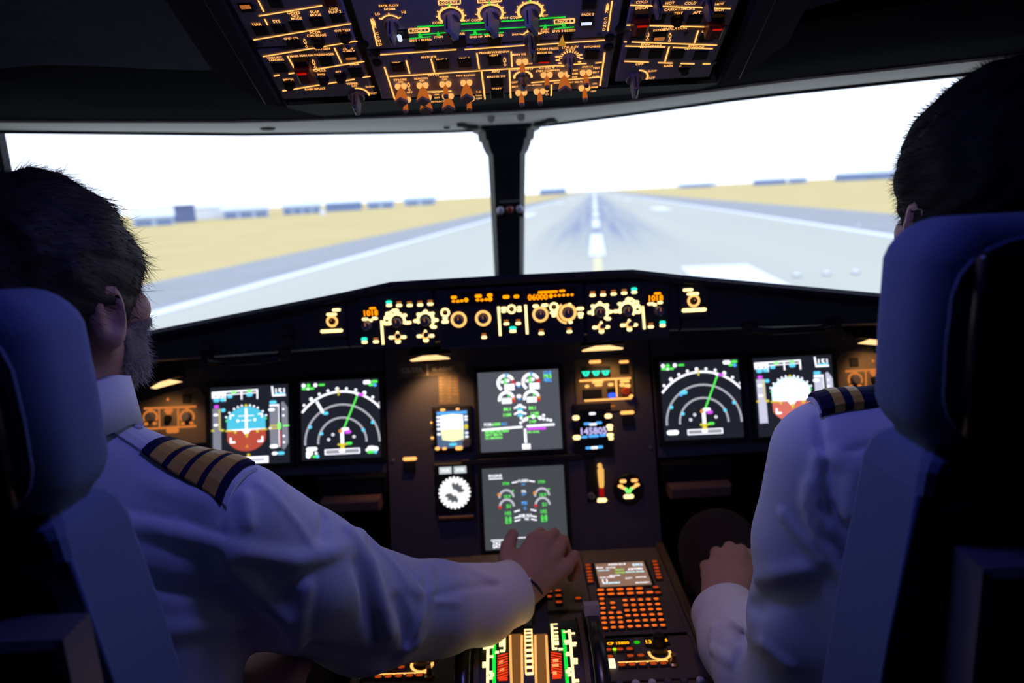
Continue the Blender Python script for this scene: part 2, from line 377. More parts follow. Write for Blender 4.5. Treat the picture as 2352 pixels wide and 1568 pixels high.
# ================================================================== outside: aerodrome
ZG = CAM[2] - 4.75
YAW = math.radians(6.98)
RD = np.array((math.sin(YAW), math.cos(YAW), 0)); RL = np.array((math.cos(YAW), -math.sin(YAW), 0))
RWF = Frame((0, 0, ZG), RL, RD)                 # u lateral, v along the runway, n up
def gpx(px, py):
    p = atz(px, py, ZG); return float(np.dot(p, RL)), float(np.dot(p, RD))
def rw_mat():
    m = bpy.data.materials.new('runway_asphalt'); m.use_nodes = True; n = m.node_tree; bs = n.nodes['Principled BSDF']; bs.inputs['Roughness'].default_value = .95; bs.inputs['Specular IOR Level'].default_value = .05
    tc = n.nodes.new('ShaderNodeTexCoord'); sp = n.nodes.new('ShaderNodeSeparateXYZ'); n.links.new(tc.outputs['Object'], sp.inputs[0])
    def math_(op, a, b_=None, v=None):
        k = n.nodes.new('ShaderNodeMath'); k.operation = op
        for i, q in enumerate((a, b_)):
            if q is None: continue
            if isinstance(q, (int, float)): k.inputs[i].default_value = q
            else: n.links.new(q, k.inputs[i])
        return k.outputs[0]
    X, Y = sp.outputs[0], sp.outputs[1]
    def noise(sx, sy, sc, det=4):
        mp = n.nodes.new('ShaderNodeMapping'); mp.inputs['Scale'].default_value = (sx, sy, 1); n.links.new(tc.outputs['Object'], mp.inputs[0])
        t = n.nodes.new('ShaderNodeTexNoise'); t.inputs['Scale'].default_value = sc; t.inputs['Detail'].default_value = det; n.links.new(mp.outputs[0], t.inputs[0]); return t.outputs['Fac']
    # tyre rubber: streaks along the runway within about 7 m of the centre line
    lat = math_('DIVIDE', math_('ABSOLUTE', math_('SUBTRACT', X, .6)), 7.5); g = math_('SUBTRACT', 1.0, math_('POWER', lat, 2.2))
    def sstep(a, b_, x):
        k = n.nodes.new('ShaderNodeMapRange'); k.interpolation_type = 'SMOOTHSTEP'; k.inputs[1].default_value = a; k.inputs[2].default_value = b_; n.links.new(x, k.inputs[0]); return k.outputs[0]
    along = math_('MULTIPLY', sstep(38, 95, Y), math_('SUBTRACT', 1.0, sstep(500, 900, Y)))
    st = math_('ADD', math_('MULTIPLY', noise(1.0, .02, .9), 1.5), -.22)
    k = math_('MULTIPLY', math_('MULTIPLY', g, along), st)
    cl = n.nodes.new('ShaderNodeClamp'); n.links.new(k, cl.inputs[0])
    base = n.nodes.new('ShaderNodeMixRGB'); base.inputs[1].default_value = (.51, .50, .39, 1); base.inputs[2].default_value = (.63, .60, .46, 1); n.links.new(noise(1, .06, .12, 3), base.inputs[0])
    mx = n.nodes.new('ShaderNodeMixRGB'); n.links.new(cl.outputs[0], mx.inputs[0]); n.links.new(base.outputs[0], mx.inputs[1]); mx.inputs[2].default_value = (.16, .21, .34, 1)
    n.links.new(mx.outputs[0], bs.inputs['Base Color']); return m
def flat(name, u0, u1, v0, v1, w, m, parent=None):
    b = MB(); b.poly(Frame((0, 0, 0), (1, 0, 0), (0, 1, 0)), [(u0, v0), (u1, v0), (u1, v1), (u0, v1)], w)
    o = b.build(name, m)
    o.parent = parent
    if parent is None:
        o.location = (0, 0, ZG); o.rotation_euler = (0, 0, -YAW)
    return o
GRASS = mat('dry_grass', (.68, .53, .235), 1, 0, noise=.16, nscale=.06)
flat('ground', -3500, 3500, -60, 5000, -.06, GRASS); struct(bpy.data.objects['ground'], 'dry golden grass of the aerodrome')
RUN = struct(flat('runway', -30.8, 36.5, -60, 3200, 0.0, rw_mat()), 'grey runway pavement with dark tyre marks')
SHO = mat('shoulder_asphalt', (.40, .40, .37), 1, 0, noise=.12, nscale=.2)
for u0, u1 in ((-30.8, -21.8), (23.8, 36.5)): flat('shoulder', u0, u1, -60, 3200, .01, SHO, RUN)
WPAINT = mat('runway_white_paint', (.86, .88, .88), .9, .05, noise=.06, nscale=2)
YPAINT = mat('runway_cream_paint', (.80, .70, .42), .9, .05)
for u in (-21.2, 23.2): flat('edge_line', u - .6, u + .6, -60, 3000, .02, WPAINT, RUN)
flat('centre_line', -.30 + .1, .30 + .1, 20, 51, .02, YPAINT, RUN)
for v0, v1, hw in ((52, 78, .62), (92, 118, .5), (130, 165, .5), (180, 230, .6), (240, 320, .7), (330, 600, .8), (610, 1600, 1.0)): flat('centre_line', -hw + .1, hw + .1, v0, v1, .02, WPAINT, RUN)
for u in (-15.3, 14.3):
    for v in (148, 300, 450): flat('touchdown_mark', u - 1.6, u + 1.6, v, v + 24, .02, WPAINT, RUN)
A = gpx(1562, 613); Bq = gpx(1716, 607)
flat('aiming_mark', A[0], Bq[0], 22, (A[1] + Bq[1]) / 2, .02, WPAINT, RUN)
for i, (px, py) in enumerate(((1830, 636), (1898, 632), (1965, 629), (1972, 521))):
    u, v = gpx(px, py); c = RWF.P(u, v, 0)
    rl = thing('runway_light', ('small white light dome set in the pavement beyond the broad white mark' if i < 3 else 'small white light dome on the far right edge line of the runway'), 'light', c, 'runway lights')
    b = MB(); b.lathe(Frame(c, (1, 0, 0), (0, 1, 0)), 0, 0, [(.22, .0), (.22, .05), (.16, .10)], SHO, 12); b.build('base', SHO, rl)
    b = MB(); b.lathe(Frame(c, (1, 0, 0), (0, 1, 0)), 0, 0, [(.15, .09), (.14, .16), (.05, .22)], WPAINT, 12); b.build('lens', emi('runway_lamp', (255, 255, 255), 1.6), rl)
# buildings beyond the grass
HB = mat('hangar_blue', (.16, .20, .36), .8, .1, noise=.1, nscale=.3); HW = mat('hangar_white', (.80, .84, .88), .8, .1); HG = mat('hangar_haze_blue', (.50, .60, .76), .8, .1); HD = mat('hangar_dark_blue', (.22, .30, .50), .8, .1)  # the pale blue holds the light-blue outdoor haze in its colour
def building(px0, px1, base, top, name, label, wallm, roofm, doors=2, depth=18, slope=.18, dist=None):
    """base/top pixels give the ground contact and the height; stands facing the runway"""
    cxp = (px0 + px1) / 2
    if dist is None: c = atz(cxp, base, ZG)
    else: r = ray(cxp, base); c = CAM + r * (dist / r[1]); c[2] = ZG
    d = np.linalg.norm((c - CAM)[:2]); w = (px1 - px0) / FPX * d; pt = CAM + ray(cxp, top) * (d / np.linalg.norm(ray(cxp, top)[:2])); h = max(3., pt[2] - ZG)
    f_ = _n((CAM - c) * np.array((1, 1, 0))); u = np.cross((0, 0, 1), f_); u = -u if np.dot(u, (1, 0, 0)) < 0 else u
    fr = Frame(c, u, (0, 0, 1))
    if np.dot(fr.n, f_) < 0: fr.n = -fr.n
    bo = thing(name, label, 'building', c, 'airport buildings')
    b = MB(); b.box(fr, -w / 2, w / 2, 0, h * (1 - slope), -depth, 0, wallm); b.build('wall', wallm, bo)
    b = MB(); hh = h * (1 - slope); e = .04 * w
    b.add([fr.P(-w / 2 - e, hh, 1), fr.P(w / 2 + e, hh, 1), fr.P(w / 2 + e, hh, -depth), fr.P(-w / 2 - e, hh, -depth), fr.P(-w / 2 - e, h, -depth / 2), fr.P(w / 2 + e, h, -depth / 2)], [(0, 1, 5, 4), (2, 3, 4, 5), (0, 4, 3), (1, 2, 5), (3, 2, 1, 0)], roofm); b.build('roof', roofm, bo)
    for i in range(doors):
        dw = w / doors; b = MB(); b.box(fr, -w / 2 + dw * (i + .12), -w / 2 + dw * (i + .88), 0, hh * .7, -.2, .15, HD); b.build('hangar_door', HD, bo)
    return bo
building(376, 444, 511, 470, 'hangar', 'dark blue hangar with a blank wall beside a pale roofed shed', HB, HB, 0, 20, .06)
building(318, 392, 518, 474, 'airport_shed', 'low shed with a broad white pitched roof beside the dark blue hangar', HG, HW, 2, 14, .55)
building(446, 520, 503, 468, 'hangar', 'white hangar right next to the dark blue hangar', HW, HW, 0, 30, .25)
building(521, 612, 500, 466, 'hangar', 'long white roofed hangar with dark blue doors', HG, HW, 3, 30, .45)
building(655, 735, 491, 462, 'terminal_building', 'pale terminal block with a band of dark blue doors', HG, HW, 4, 25, .35)
building(752, 830, 484, 458, 'terminal_building', 'low blue terminal block farther along the grass', HD, HW, 3, 25, .3)
building(845, 905, 478, 456, 'airport_shed', 'small pale blue shed beyond the terminal blocks', HG, HW, 2, 20, .3)
building(930, 1000, 471, 452, 'airport_shed', 'distant grey blue shed near the centre post', HG, HG, 2, 20, .3)
FARLAB = ['distant dark shed first beyond the grass right of the runway end', 'short distant pale shed beside the dark one beyond the far grass', 'wider distant dark shed on the far side nearest the dark-haired pilot, beside a pale one', 'distant pale shed touching the outline of the dark-haired head', 'tiny distant shed beside the centre post at the runway end', 'tiny pale shed on the horizon just right of the runway end']
for i, (a, c, base, top, d) in enumerate(((1735, 1800, 420, 408, 900), (1812, 1850, 416, 405, 950), (1925, 1985, 409, 393, 880), (1990, 2052, 405, 388, 900), (1240, 1300, 443, 430, 1500), (1560, 1640, 428, 419, 1300))):
    building(a, c, base, top, 'airport_shed', FARLAB[i], HG if i % 2 else HD, HW, 1, 30, .3, dist=d)
c = atz(742, 497, ZG); sg = thing('marker_board', 'small white marker board standing in the dry grass', 'sign', c)
fr = Frame(c, (1, 0, 0), (0, 0, 1)); b = MB(); b.box(fr, -1.0, 1.0, .5, 2.9, -.1, .1, HW, .02); b.build('board', HW, sg)
b = MB(); b.box(fr, -.7, -.6, 0, .5, -.05, .05, HG); b.build('leg', HG, sg); b = MB(); b.box(fr, .6, .7, 0, .5, -.05, .05, HG); b.build('leg', HG, sg)
# ================================================================== glareshield
def interp(x, P):
    a = abs(x)
    for (x0, v0), (x1, v1) in zip(P, P[1:]):
        if a <= x1: return v0 + (v1 - v0) * (a - x0) / (x1 - x0)
    return P[-1][1]
ZT = lambda x: interp(x, [(0, 1.206), (.22, 1.205), (.31, 1.190), (.685, 1.136), (1.05, 1.085)])
ZB = lambda x: interp(x, [(0, 1.088), (.30, 1.086), (.685, 1.078), (1.05, 1.05)])
GS = thing('glareshield', 'dark glareshield hood running across under the windscreens', 'glareshield', (0, 1.3, 1.1))
GMAT = mat('glareshield_leather', (.016, .016, .032), .55, .3, noise=.2, nscale=400, bump=.2)
def gsec(x):
    t, z = ZT(x), ZB(x)
    return [(x, 1.50, z - .012), (x, 1.31, z - .008), (x, 1.288, z), (x, 1.291, t - .020), (x, 1.272, t - .014), (x, 1.268, t - .006), (x, 1.276, t), (x, 1.45, t - .02), (x, min(2.1, yb(x) - .01), 1.03)]
for xs_ in (frange(-1.05, -.316, 12), frange(-.312, .312, 14), frange(.316, 1.05, 12)):
    b = MB(); b.grid([gsec(x) for x in xs_]); b.add(gsec(xs_[0]), [tuple(range(9))]); b.add(gsec(xs_[-1]), [tuple(range(8, -1, -1))])
    b.build('hood', GMAT, GS, smooth=False)
GF = Frame((0, 1.284, 1.145), (1, 0, 0), (0, .03, 1))
def G(px, py): return GF.uv(px, py)
def gp(b, px, py, wpx, hpx, m, w=.0045):
    s = GF.scale(px, py); u, v = G(px, py); b.pill(GF, u, v, wpx * s[0], hpx * s[1], w, m)
def gring(b, px, py, rpx, wpx, m, a0=0, a1=360, w=.0045):
    s = GF.scale(px, py)[0]; u, v = G(px, py); b.arc(GF, u, v, rpx * s, a0, a1, wpx * s, w, m, 28)
def gknob(root, px, py, rpx, h=.018, m=None, name='knob'):
    s = GF.scale(px, py)[0]; u, v = G(px, py); r = rpx * s; b = MB()
    b.lathe(GF, u, v, [(r * 1.05, .002), (r * 1.05, .005), (r * .92, .006), (r * .86, h - .002), (r * .74, h)], m or KNOB, 20)
    k = b.build(name, m or KNOB, root, smooth=False); c = MB(); c.box(GF, u - .0009, u + .0009, v + r * .1, v + r * .72, h, h + .0007, AMBD); c.build('pointer', AMBD, k); return k
def gplate(root, x0, x1, y0, y1, name='faceplate'):
    a = G(x0, y0); c = G(x1, y1); b = MB(); b.box(GF, a[0], c[0], c[1], a[1], -.002, .003, PANELD, .001); return b.build(name, PANELD, root)
PANELD = mat('fascia_paint', (.022, .022, .034), .5, .3, noise=.1, nscale=300)
BLUEK = mat('blue_grey_knob', (.10, .10, .17), .45, .4)
def gbutton(root, px, py, wpx=15, lit=None):
    s = GF.scale(px, py); u, v = G(px, py); hw, hh = wpx * .5 * s[0], 13 * .5 * s[1]
    b = MB(); b.box(GF, u - hw * 1.05, u + hw * 1.05, v - hh, v + hh, .002, .007, BLACKP, .001); k = b.build('push_button', BLACKP, root)
    c = MB(); c.pill(GF, u, v - 3 * s[1], hw * 1.9, 7 * s[1], .0074, AMBW); c.pill(GF, u, v + 4 * s[1], hw * (1.9 if lit else 1.6), (8 if lit else 4.5) * s[1], .0074, lit or AMBD); c.build('legend', AMBW, k)
def greading(b, px, py, txt, wpx, m=None):
    s = GF.scale(px, py); u, v = G(px, py); b.text(GF, u, v, txt, width=wpx * s[0], w=.0052, m=m or ORG)
# --- flight control unit, centre
FCU = thing('flight_control_unit', 'backlit flight control panel with four ringed knobs in the middle of the glareshield', 'control panel', GF.P(0, -.06))
gplate(FCU, 1003, 1342, 664, 784)
b = MB()
gring(b, 1023, 717, 8.5, 5, AMBW); gp(b, 1023, 730, 12, 7, AMBW); gp(b, 1023, 738, 17, 8, AMBW)
for x, y in ((1054, 733), (1110, 730), (1241, 721)): gring(b, x, y, 15.5, 6, AMBR)
gring(b, 1304, 717, 17, 6.5, AMBR); gring(b, 1302, 718, 23, 5, AMBR, 120, 265)
gp(b, 1308, 698, 8, 6, AMBW); gp(b, 1310, 739, 10, 7, AMBW)
gring(b, 1175, 709, 8.5, 5, AMBW); gp(b, 1157, 707, 14, 7, AMBW); gp(b, 1157, 714, 12, 7, AMBW); gp(b, 1193, 705, 10, 7, AMBW); gp(b, 1193, 712, 12, 7, AMBW)
for x, y0, y1 in ((1147, 703, 770), (1209, 699, 766)):
    a, c = G(x - 2, y0), G(x + 2, y1); s = GF.scale(x, y0)[0]; b.line(GF, [a, c], 6 * s, .0045, AMBW)
gp(b, 1230, 702, 14, 8, AMBW); gp(b, 1251, 700, 16, 8, AMBW); gring(b, 1272, 704, 8.5, 5, AMBW); gp(b, 1272, 717, 20, 7, AMBW); gp(b, 1272, 724, 11, 7, AMBW)
for x, y, w in ((1332, 708, 18), (1333, 720, 15), (1333, 726, 11)): gp(b, x, y, w, 8, AMBW)
b.build('legend', AMBW, FCU)
for x, y, r in ((1054, 733, 11), (1110, 730, 11), (1241, 720, 10), (1304, 717, 12)): gknob(FCU, x, y, r, .02, BLUEK)
for x, y, r in ((1023, 717, 5), (1175, 709, 5), (1272, 704, 5)): gknob(FCU, x, y, r, .008, BLACKP, 'push_knob')
for x, y in ((1112, 770), (1163, 739), (1190, 738), (1243, 761), (1307, 757)): gbutton(FCU, x, y, 14)
gbutton(FCU, 1178, 756, 17, CYG)
a = G(1030, 672); c = G(1202, 696); b = MB(); b.box(GF, a[0], c[0], c[1], a[1], .002, .004, BLACKP); wn = b.build('display_window', BLACKP, FCU)
b = MB()
gp(b, 1043, 682, 14, 7, ORG, .0048)
for x, y in ((1042, 691), (1052, 691), (1061, 690), (1097, 688), (1107, 688), (1117, 687)): gp(b, x, y, 8, 6, ORG, .0048)
for x, y in ((1071, 688), (1126, 686)): gp(b, x, y, 10, 10, ORG, .0048)
for x, y, w in ((1099, 679, 16), (1125, 677, 13), (1162, 681, 16), (1186, 680, 13)): gp(b, x, y, w, 8, ORG, .0048)
b.build('reading', ORG, wn)
a = G(1206, 662); c = G(1322, 692); b = MB(); b.box(GF, a[0], c[0], c[1], a[1], .002, .004, BLACKP); wn = b.build('display_window', BLACKP, FCU)
b = MB(); greading(b, 1235, 681, '06000', 46); gp(b, 1246, 670, 22, 5, ORG, .0048); gp(b, 1268, 669, 26, 5, ORG, .0048); gp(b, 1291, 667, 14, 5, ORG, .0048)
gp(b, 1265, 679, 9, 10, ORG, .0048)
for i in range(5): gp(b, 1275 + 9.6 * i, 678 - .5 * i, 7, 6, ORG, .0048)
b.build('reading', ORG, wn)
# --- the two display control panels either side
def efis(side):
    r = thing('display_control_panel', 'backlit panel with pressure window reading 1018 and a green button at its %s corner' % ('lower left' if side < 0 else 'lower right'), 'control panel', GF.P(side * .22, -.06))
    if side < 0: gplate(r, 822, 1000, 668, 794)
    else: gplate(r, 1345, 1536, 652, 776)
    b = MB()
    def arcs(cx, cy, mirror, kind):
        m = -1 if mirror else 1
        gring(b, cx, cy, 17, 6, AMBW, -25 if not mirror else -45, 205 if not mirror else 205)
        if kind == 'mode':
            for dx, dy, w in ((-23, 5, 17), (-21, -8, 16), (-19, -18, 16), (-3, -24, 16), (4, -17, 13), (17, -14, 12), (25, 3, 16)): gp(b, cx + m * dx, cy + dy, w, 8, AMBW)
            s = GF.scale(cx, cy)[0]; b.line(GF, [G(cx - m * 30, cy + 4), G(cx - m * 28, cy - 10), G(cx - m * 20, cy - 18), G(cx - m * 10, cy - 26), G(cx, cy - 28)], 4 * s, .0045, AMBW)
        else:
            for dx, dy, w in ((-21, 2, 15), (-16, -13, 10), (0, -20, 10), (16, -15, 10), (24, 0, 12), (19, 16, 14)): gp(b, cx + dx, cy + dy, w, 8, AMBW)
            gring(b, cx, cy, 19, 5, AMBW, -60, 60)
    if side < 0:
        arcs(913, 737, False, 'mode'); arcs(978, 734, False, 'range'); kn = ((913, 739), (978, 736)); sw = ((914, 773), (978, 770)); vl = (879, 735, 790, 2)
        rowb = ((895, 697, CYG), (918, 697, None), (942, 697, None), (966, 696, None), (989, 694, None)); lowb = ((839, 781, CYG), (865, 780, None)); bk = (845, 746); dg = (853, 717); lb = ((840, 732, 15), (862, 730, 14), (852, 735, 10))
    else:
        arcs(1440, 711, True, 'mode'); arcs(1377, 715, False, 'range'); kn = ((1440, 713), (1377, 716)); sw = ((1380, 750), (1444, 745)); vl = (1477, 702, 755, 2)
        rowb = ((1455, 667, CYG), (1432, 669, None), (1408, 671, None), (1384, 673, None), (1360, 674, None)); lowb = ((1520, 743, CYG), (1493, 746, None)); bk = (1511, 712); dg = (1505, 683); lb = ((1494, 697, 17), (1515, 694, 13), (1503, 699, 10))
    s = GF.scale(vl[0], vl[1])[0]; b.line(GF, [G(vl[0] - vl[3], vl[1]), G(vl[0] + vl[3], vl[2])], 6 * s, .0045, AMBW)
    for x, y, w in lb: gp(b, x, y, w, 7, AMBW)
    for x, y in sw:
        gp(b, x - 14, y + 1, 13, 8, AMBW); gp(b, x + 14, y, 13, 8, AMBW); gp(b, x, y - 9, 7, 9, AMBW); gp(b, x + 1, y + 10, 13, 10, AMBW)
    b.build('legend', AMBW, r)
    for x, y in kn: gknob(r, x, y, 11.5, .02)
    for x, y in sw:
        u, v = G(x, y); k = MB(); k.lathe(GF, u, v, [(.007, .002), (.007, .006), (.005, .007)], AMBR, 12); o = k.build('toggle_switch', AMBR, r)
        k = MB(); k.tube([GF.P(u, v, .006), GF.P(u + .003, v + .004, .018)], [.0035, .005], KNOB, 10); k.build('lever', KNOB, o, smooth=True)
    for x, y, l in rowb + lowb: gbutton(r, x, y, 15, l)
    gknob(r, bk[0], bk[1], 11, .024, BLUEK)
    a = G(dg[0] - 20, dg[1] - 14); c = G(dg[0] + 20, dg[1] + 11); k = MB(); k.box(GF, a[0], c[0], c[1], a[1], .002, .004, BLACKP); wn = k.build('display_window', BLACKP, r)
    k = MB(); greading(k, dg[0] - 8.5, dg[1] + 1, '10', 15); greading(k, dg[0] + 9, dg[1], '18', 15); gp(k, dg[0] + 4, dg[1] - 10, 16, 5, ORG, .0048); k.build('reading', ORG, wn)
    return r
efis(-1); efis(1)
# --- outer light / loudspeaker knob panels
for side, (rx, ry), bars in ((-1, (764, 737), ((774, 711, 20, 7), (763, 721, 25, 7), (763, 759, 52, 8))), (1, (1592, 690), ((1579, 665, 24, 7), (1590, 674, 28, 7), (1593, 711, 57, 9)))):
    r = thing('lighting_knob_panel', 'small lighting panel with one ringed knob and a lit bar beside the %s display control panel' % ('green-lit left' if side < 0 else 'right'), 'control panel', GF.P(side * .33, -.05))
    r['label'] = 'small panel with one ringed knob over a lit bar, %s the control panels' % ('left of' if side < 0 else 'right of')
    gplate(r, rx - 32, rx + 34, ry - 34, ry + 36); b = MB(); gring(b, rx, ry, 11 if side < 0 else 12, 5.5, AMBR)
    for q in bars: gp(b, *q, AMBW)
    b.build('legend', AMBW, r); gknob(r, rx, ry, 7, .012, BLACKP)
# hood-side details: small square jacks and the long grab recess under each wing
for side in (-1, 1):
    b = MB(); fr = GF
    pts = [(470, 824), (500, 818), (560, 815), (630, 817), (652, 826), (640, 834), (560, 830), (480, 836)] if side < 0 else [(1722, 762), (1740, 753), (1800, 746), (1870, 744), (1925, 742), (1925, 752), (1830, 758), (1740, 770)]
    P3 = [Frame((0, 1.275, 1.1), (1, 0, 0), (0, 0, 1)).uv(*p) for p in pts]
    h = thing('grab_handle', 'black grab handle under the %s wing of the glareshield' % ('left' if side < 0 else 'right'), 'handle', (side * .55, 1.28, 1.06))
    h['label'] = 'long black grab handle under the hood before the %s' % ('grey-bearded pilot' if side < 0 else 'dark-haired pilot')
    fr2 = Frame((0, 1.282, 1.1), (1, 0, 0), (0, 0, 1)); x0 = min(p[0] for p in P3); x1 = max(p[0] for p in P3); zc = sum(p[1] for p in P3) / len(P3) + 1.1
    b.tube([(x0, 1.30, zc + .006), (x0 + .012, 1.272, zc), (x0 + .04, 1.264, zc - .002), (x1 - .04, 1.264, zc - .002), (x1 - .012, 1.272, zc), (x1, 1.30, zc + .006)], .0065, BLACKP, 10); b.build('bar', BLACKP, h, smooth=True)
    b = MB(); b.box(fr2, x0 - .01, x0 + .012, zc - 1.1 - .008, zc - 1.1 + .014, -.008, .003, BLACKP, .002); b.build('end_bracket', BLACKP, h); b = MB(); b.box(fr2, x1 - .012, x1 + .01, zc - 1.1 - .008, zc - 1.1 + .014, -.008, .003, BLACKP, .002); b.build('end_bracket', BLACKP, h)
for px, py in ((660, 757), (660, 783), (477, 797)):
    u, v = GF.uv(px, py); b = MB(); b.box(GF, u - .010, u + .010, v - .010, v + .010, -.004, .0025, BLACKP, .001); b.box(GF, u - .006, u + .006, v - .006, v + .006, .0025, .004, NAVY, .001)
    b.build('blank_button', BLACKP, GS)

# ================================================================== main instrument panel
T17 = math.radians(17)
PF = Frame((0, 1.42, .898), (1, 0, 0), (0, math.sin(T17), math.cos(T17)))
def Q(px, py): return PF.uv(px, py)
IP = thing('instrument_panel', 'dark main instrument panel board below the glareshield', 'instrument panel', PF.P(0, -.32))
b = MB()
b.prism(PF, [(-.98, -.06), (-.90, -.105), (-.285, -.112), (-.285, .16), (-.98, .16)], -.03, 0, PANEL); b.build('side_board', PANEL, IP)
b = MB(); b.prism(PF, [(.29, -.112), (.90, -.105), (.98, -.06), (.98, .16), (.29, .16)], -.03, 0, PANEL); b.build('side_board', PANEL, IP)
b = MB(); CBM = mat('centre_board_paint', (.062, .060, .085), .6, .25, noise=.12, nscale=200); b.prism(PF, [(-.28, -.325), (.285, -.325), (.285, .16), (-.28, .16)], -.03, .002, CBM); b.build('centre_board', CBM, IP)
b = MB()
for q in ((-.275, .150), (.28, .150), (-.27, -.09), (.275, -.09), (-.27, -.31), (.275, -.31), (-.12, -.10), (.125, -.10), (-.12, -.31), (.13, -.31), (-.15, -.22), (-.19, .10), (.21, .02), (-.9, .02), (.9, .02), (-.68, .12), (.7, .12)):
    k = MB(); k.lathe(PF, q[0], q[1], [(.0045, 0), (.0045, .003), (.003, .004)], KNOB, 8); k.build('screw', KNOB, IP)
b = MB(); b.box(PF, -.125, .13, -.107, -.095, .002, .009, NAVY, .002); b.build('divider_rail', NAVY, IP)
b = MB(); b.box(PF, -.27, .275, -.322, -.305, .002, .016, NAVY, .003); b.build('lower_rail', NAVY, IP)
# ---- display units
SCR = emi('screen_dark', (46, 49, 62), .55, True); SCRG = emi('screen_grey', (92, 95, 104), .85, True)
S = {k: emi('sym_' + k, c, s) for k, c, s in (('w', (245, 245, 255), 1.5), ('wg', (205, 205, 215), 1.0), ('g', (70, 190, 70), 2.0), ('gb', (110, 225, 95), 2.0), ('c', (95, 205, 240), 1.3), ('b', (70, 150, 225), 1.7), ('r', (220, 50, 50), 1.0), ('y', (235, 215, 60), 1.0), ('m', (200, 80, 225), 1.4), ('sky', (85, 205, 238), 1.0), ('gnd', (196, 84, 66), .95), ('sky2', (205, 245, 255), 1.6), ('gnd2', (225, 120, 105), 1.0), ('o', (240, 150, 60), 1.0), ('tape', (150, 152, 168), .8), ('tape2', (215, 215, 240), .95), ('k', (20, 20, 30), .3))}
S['sky'].cycles.emission_sampling = 'FRONT_BACK'; S['gnd'].cycles.emission_sampling = 'FRONT_BACK'
class DU:
    """display unit: x right 0..1, y down 0..1 over the lit screen; layers become named sub-parts"""
    def __init__(s, name, label, cat, cu, cv, w=.168, h=.166, screen=SCR, bez=.011, fr=PF, base=.0):
        s.cu, s.cv, s.w, s.h = cu, cv, w, h; s.fr = fr; s.z = base + .006; s.L = {}
        s.root = thing(name, label, cat, fr.P(cu, cv - h / 2, 0))
        b = MB(); o = [(cu - w / 2 - bez, cv - h / 2 - bez), (cu + w / 2 + bez, cv - h / 2 - bez), (cu + w / 2 + bez, cv + h / 2 + bez), (cu - w / 2 - bez, cv + h / 2 + bez)]
        i = [(cu - w / 2, cv - h / 2), (cu + w / 2, cv - h / 2), (cu + w / 2, cv + h / 2), (cu - w / 2, cv + h / 2)]
        e = .003
        o2 = [(cu + (p[0] - cu) * (1 - e / w), cv + (p[1] - cv) * (1 - e / h)) for p in o]
        vs = [fr.P(*p, -.002) for p in o] + [fr.P(*p, base + .008) for p in o2] + [fr.P(*p, base + .009) for p in i] + [fr.P(*p, base + .005) for p in i]; fs = []
        for r in (0, 4, 8):
            for k in range(4): fs.append((r + k, r + (k + 1) % 4, r + 4 + (k + 1) % 4, r + 4 + k))
        b.add(vs, fs, BLACKP); b.build('bezel', BLACKP, s.root)
        b = MB(); b.poly(fr, i, base + .0055, screen); s.screen = b.build('screen', screen, s.root)
    def U(s, x, y): return s.cu + (x - .5) * s.w, s.cv - (y - .5) * s.h
    def lay(s, n):
        if n not in s.L: s.L[n] = [MB(), len(s.L)]
        return s.L[n]
    def zz(s, n, k=0): return s.z + .00025 * s.lay(n)[1] + .00006 * k
    def rect(s, n, x0, y0, x1, y1, c, k=0):
        a, b_ = s.U(x0, y0), s.U(x1, y1); s.lay(n)[0].poly(s.fr, [(a[0], b_[1]), (b_[0], b_[1]), (b_[0], a[1]), (a[0], a[1])], s.zz(n, k), S[c])
    def blob(s, n, x, y, w, h, c, k=0): u, v = s.U(x, y); s.lay(n)[0].pill(s.fr, u, v, w * s.w, h * s.h, s.zz(n, k), S[c])
    def line(s, n, pts, w, c, k=0, closed=False): s.lay(n)[0].line(s.fr, [s.U(*p) for p in pts], w * s.w, s.zz(n, k), S[c], closed)
    def arc(s, n, x, y, r, a0, a1, w, c, k=0, seg=32): u, v = s.U(x, y); s.lay(n)[0].arc(s.fr, u, v, r * s.w, a0, a1, w * s.w, s.zz(n, k), S[c], seg)
    def poly(s, n, pts, c, k=0): s.lay(n)[0].poly(s.fr, [s.U(*p) for p in pts], s.zz(n, k), S[c])
    def disc(s, n, x, y, r, c, k=0): u, v = s.U(x, y); s.lay(n)[0].disc(s.fr, u, v, r * s.w, s.zz(n, k), S[c])
    def text(s, n, x, y, t, w, c, k=0): u, v = s.U(x, y); s.lay(n)[0].text(s.fr, u, v, t, width=w * s.w, w=s.zz(n, k), m=S[c])
    def done(s):
        for n, (b, i) in s.L.items(): b.build(n.split('#')[0], None, s.screen)
        return s.root
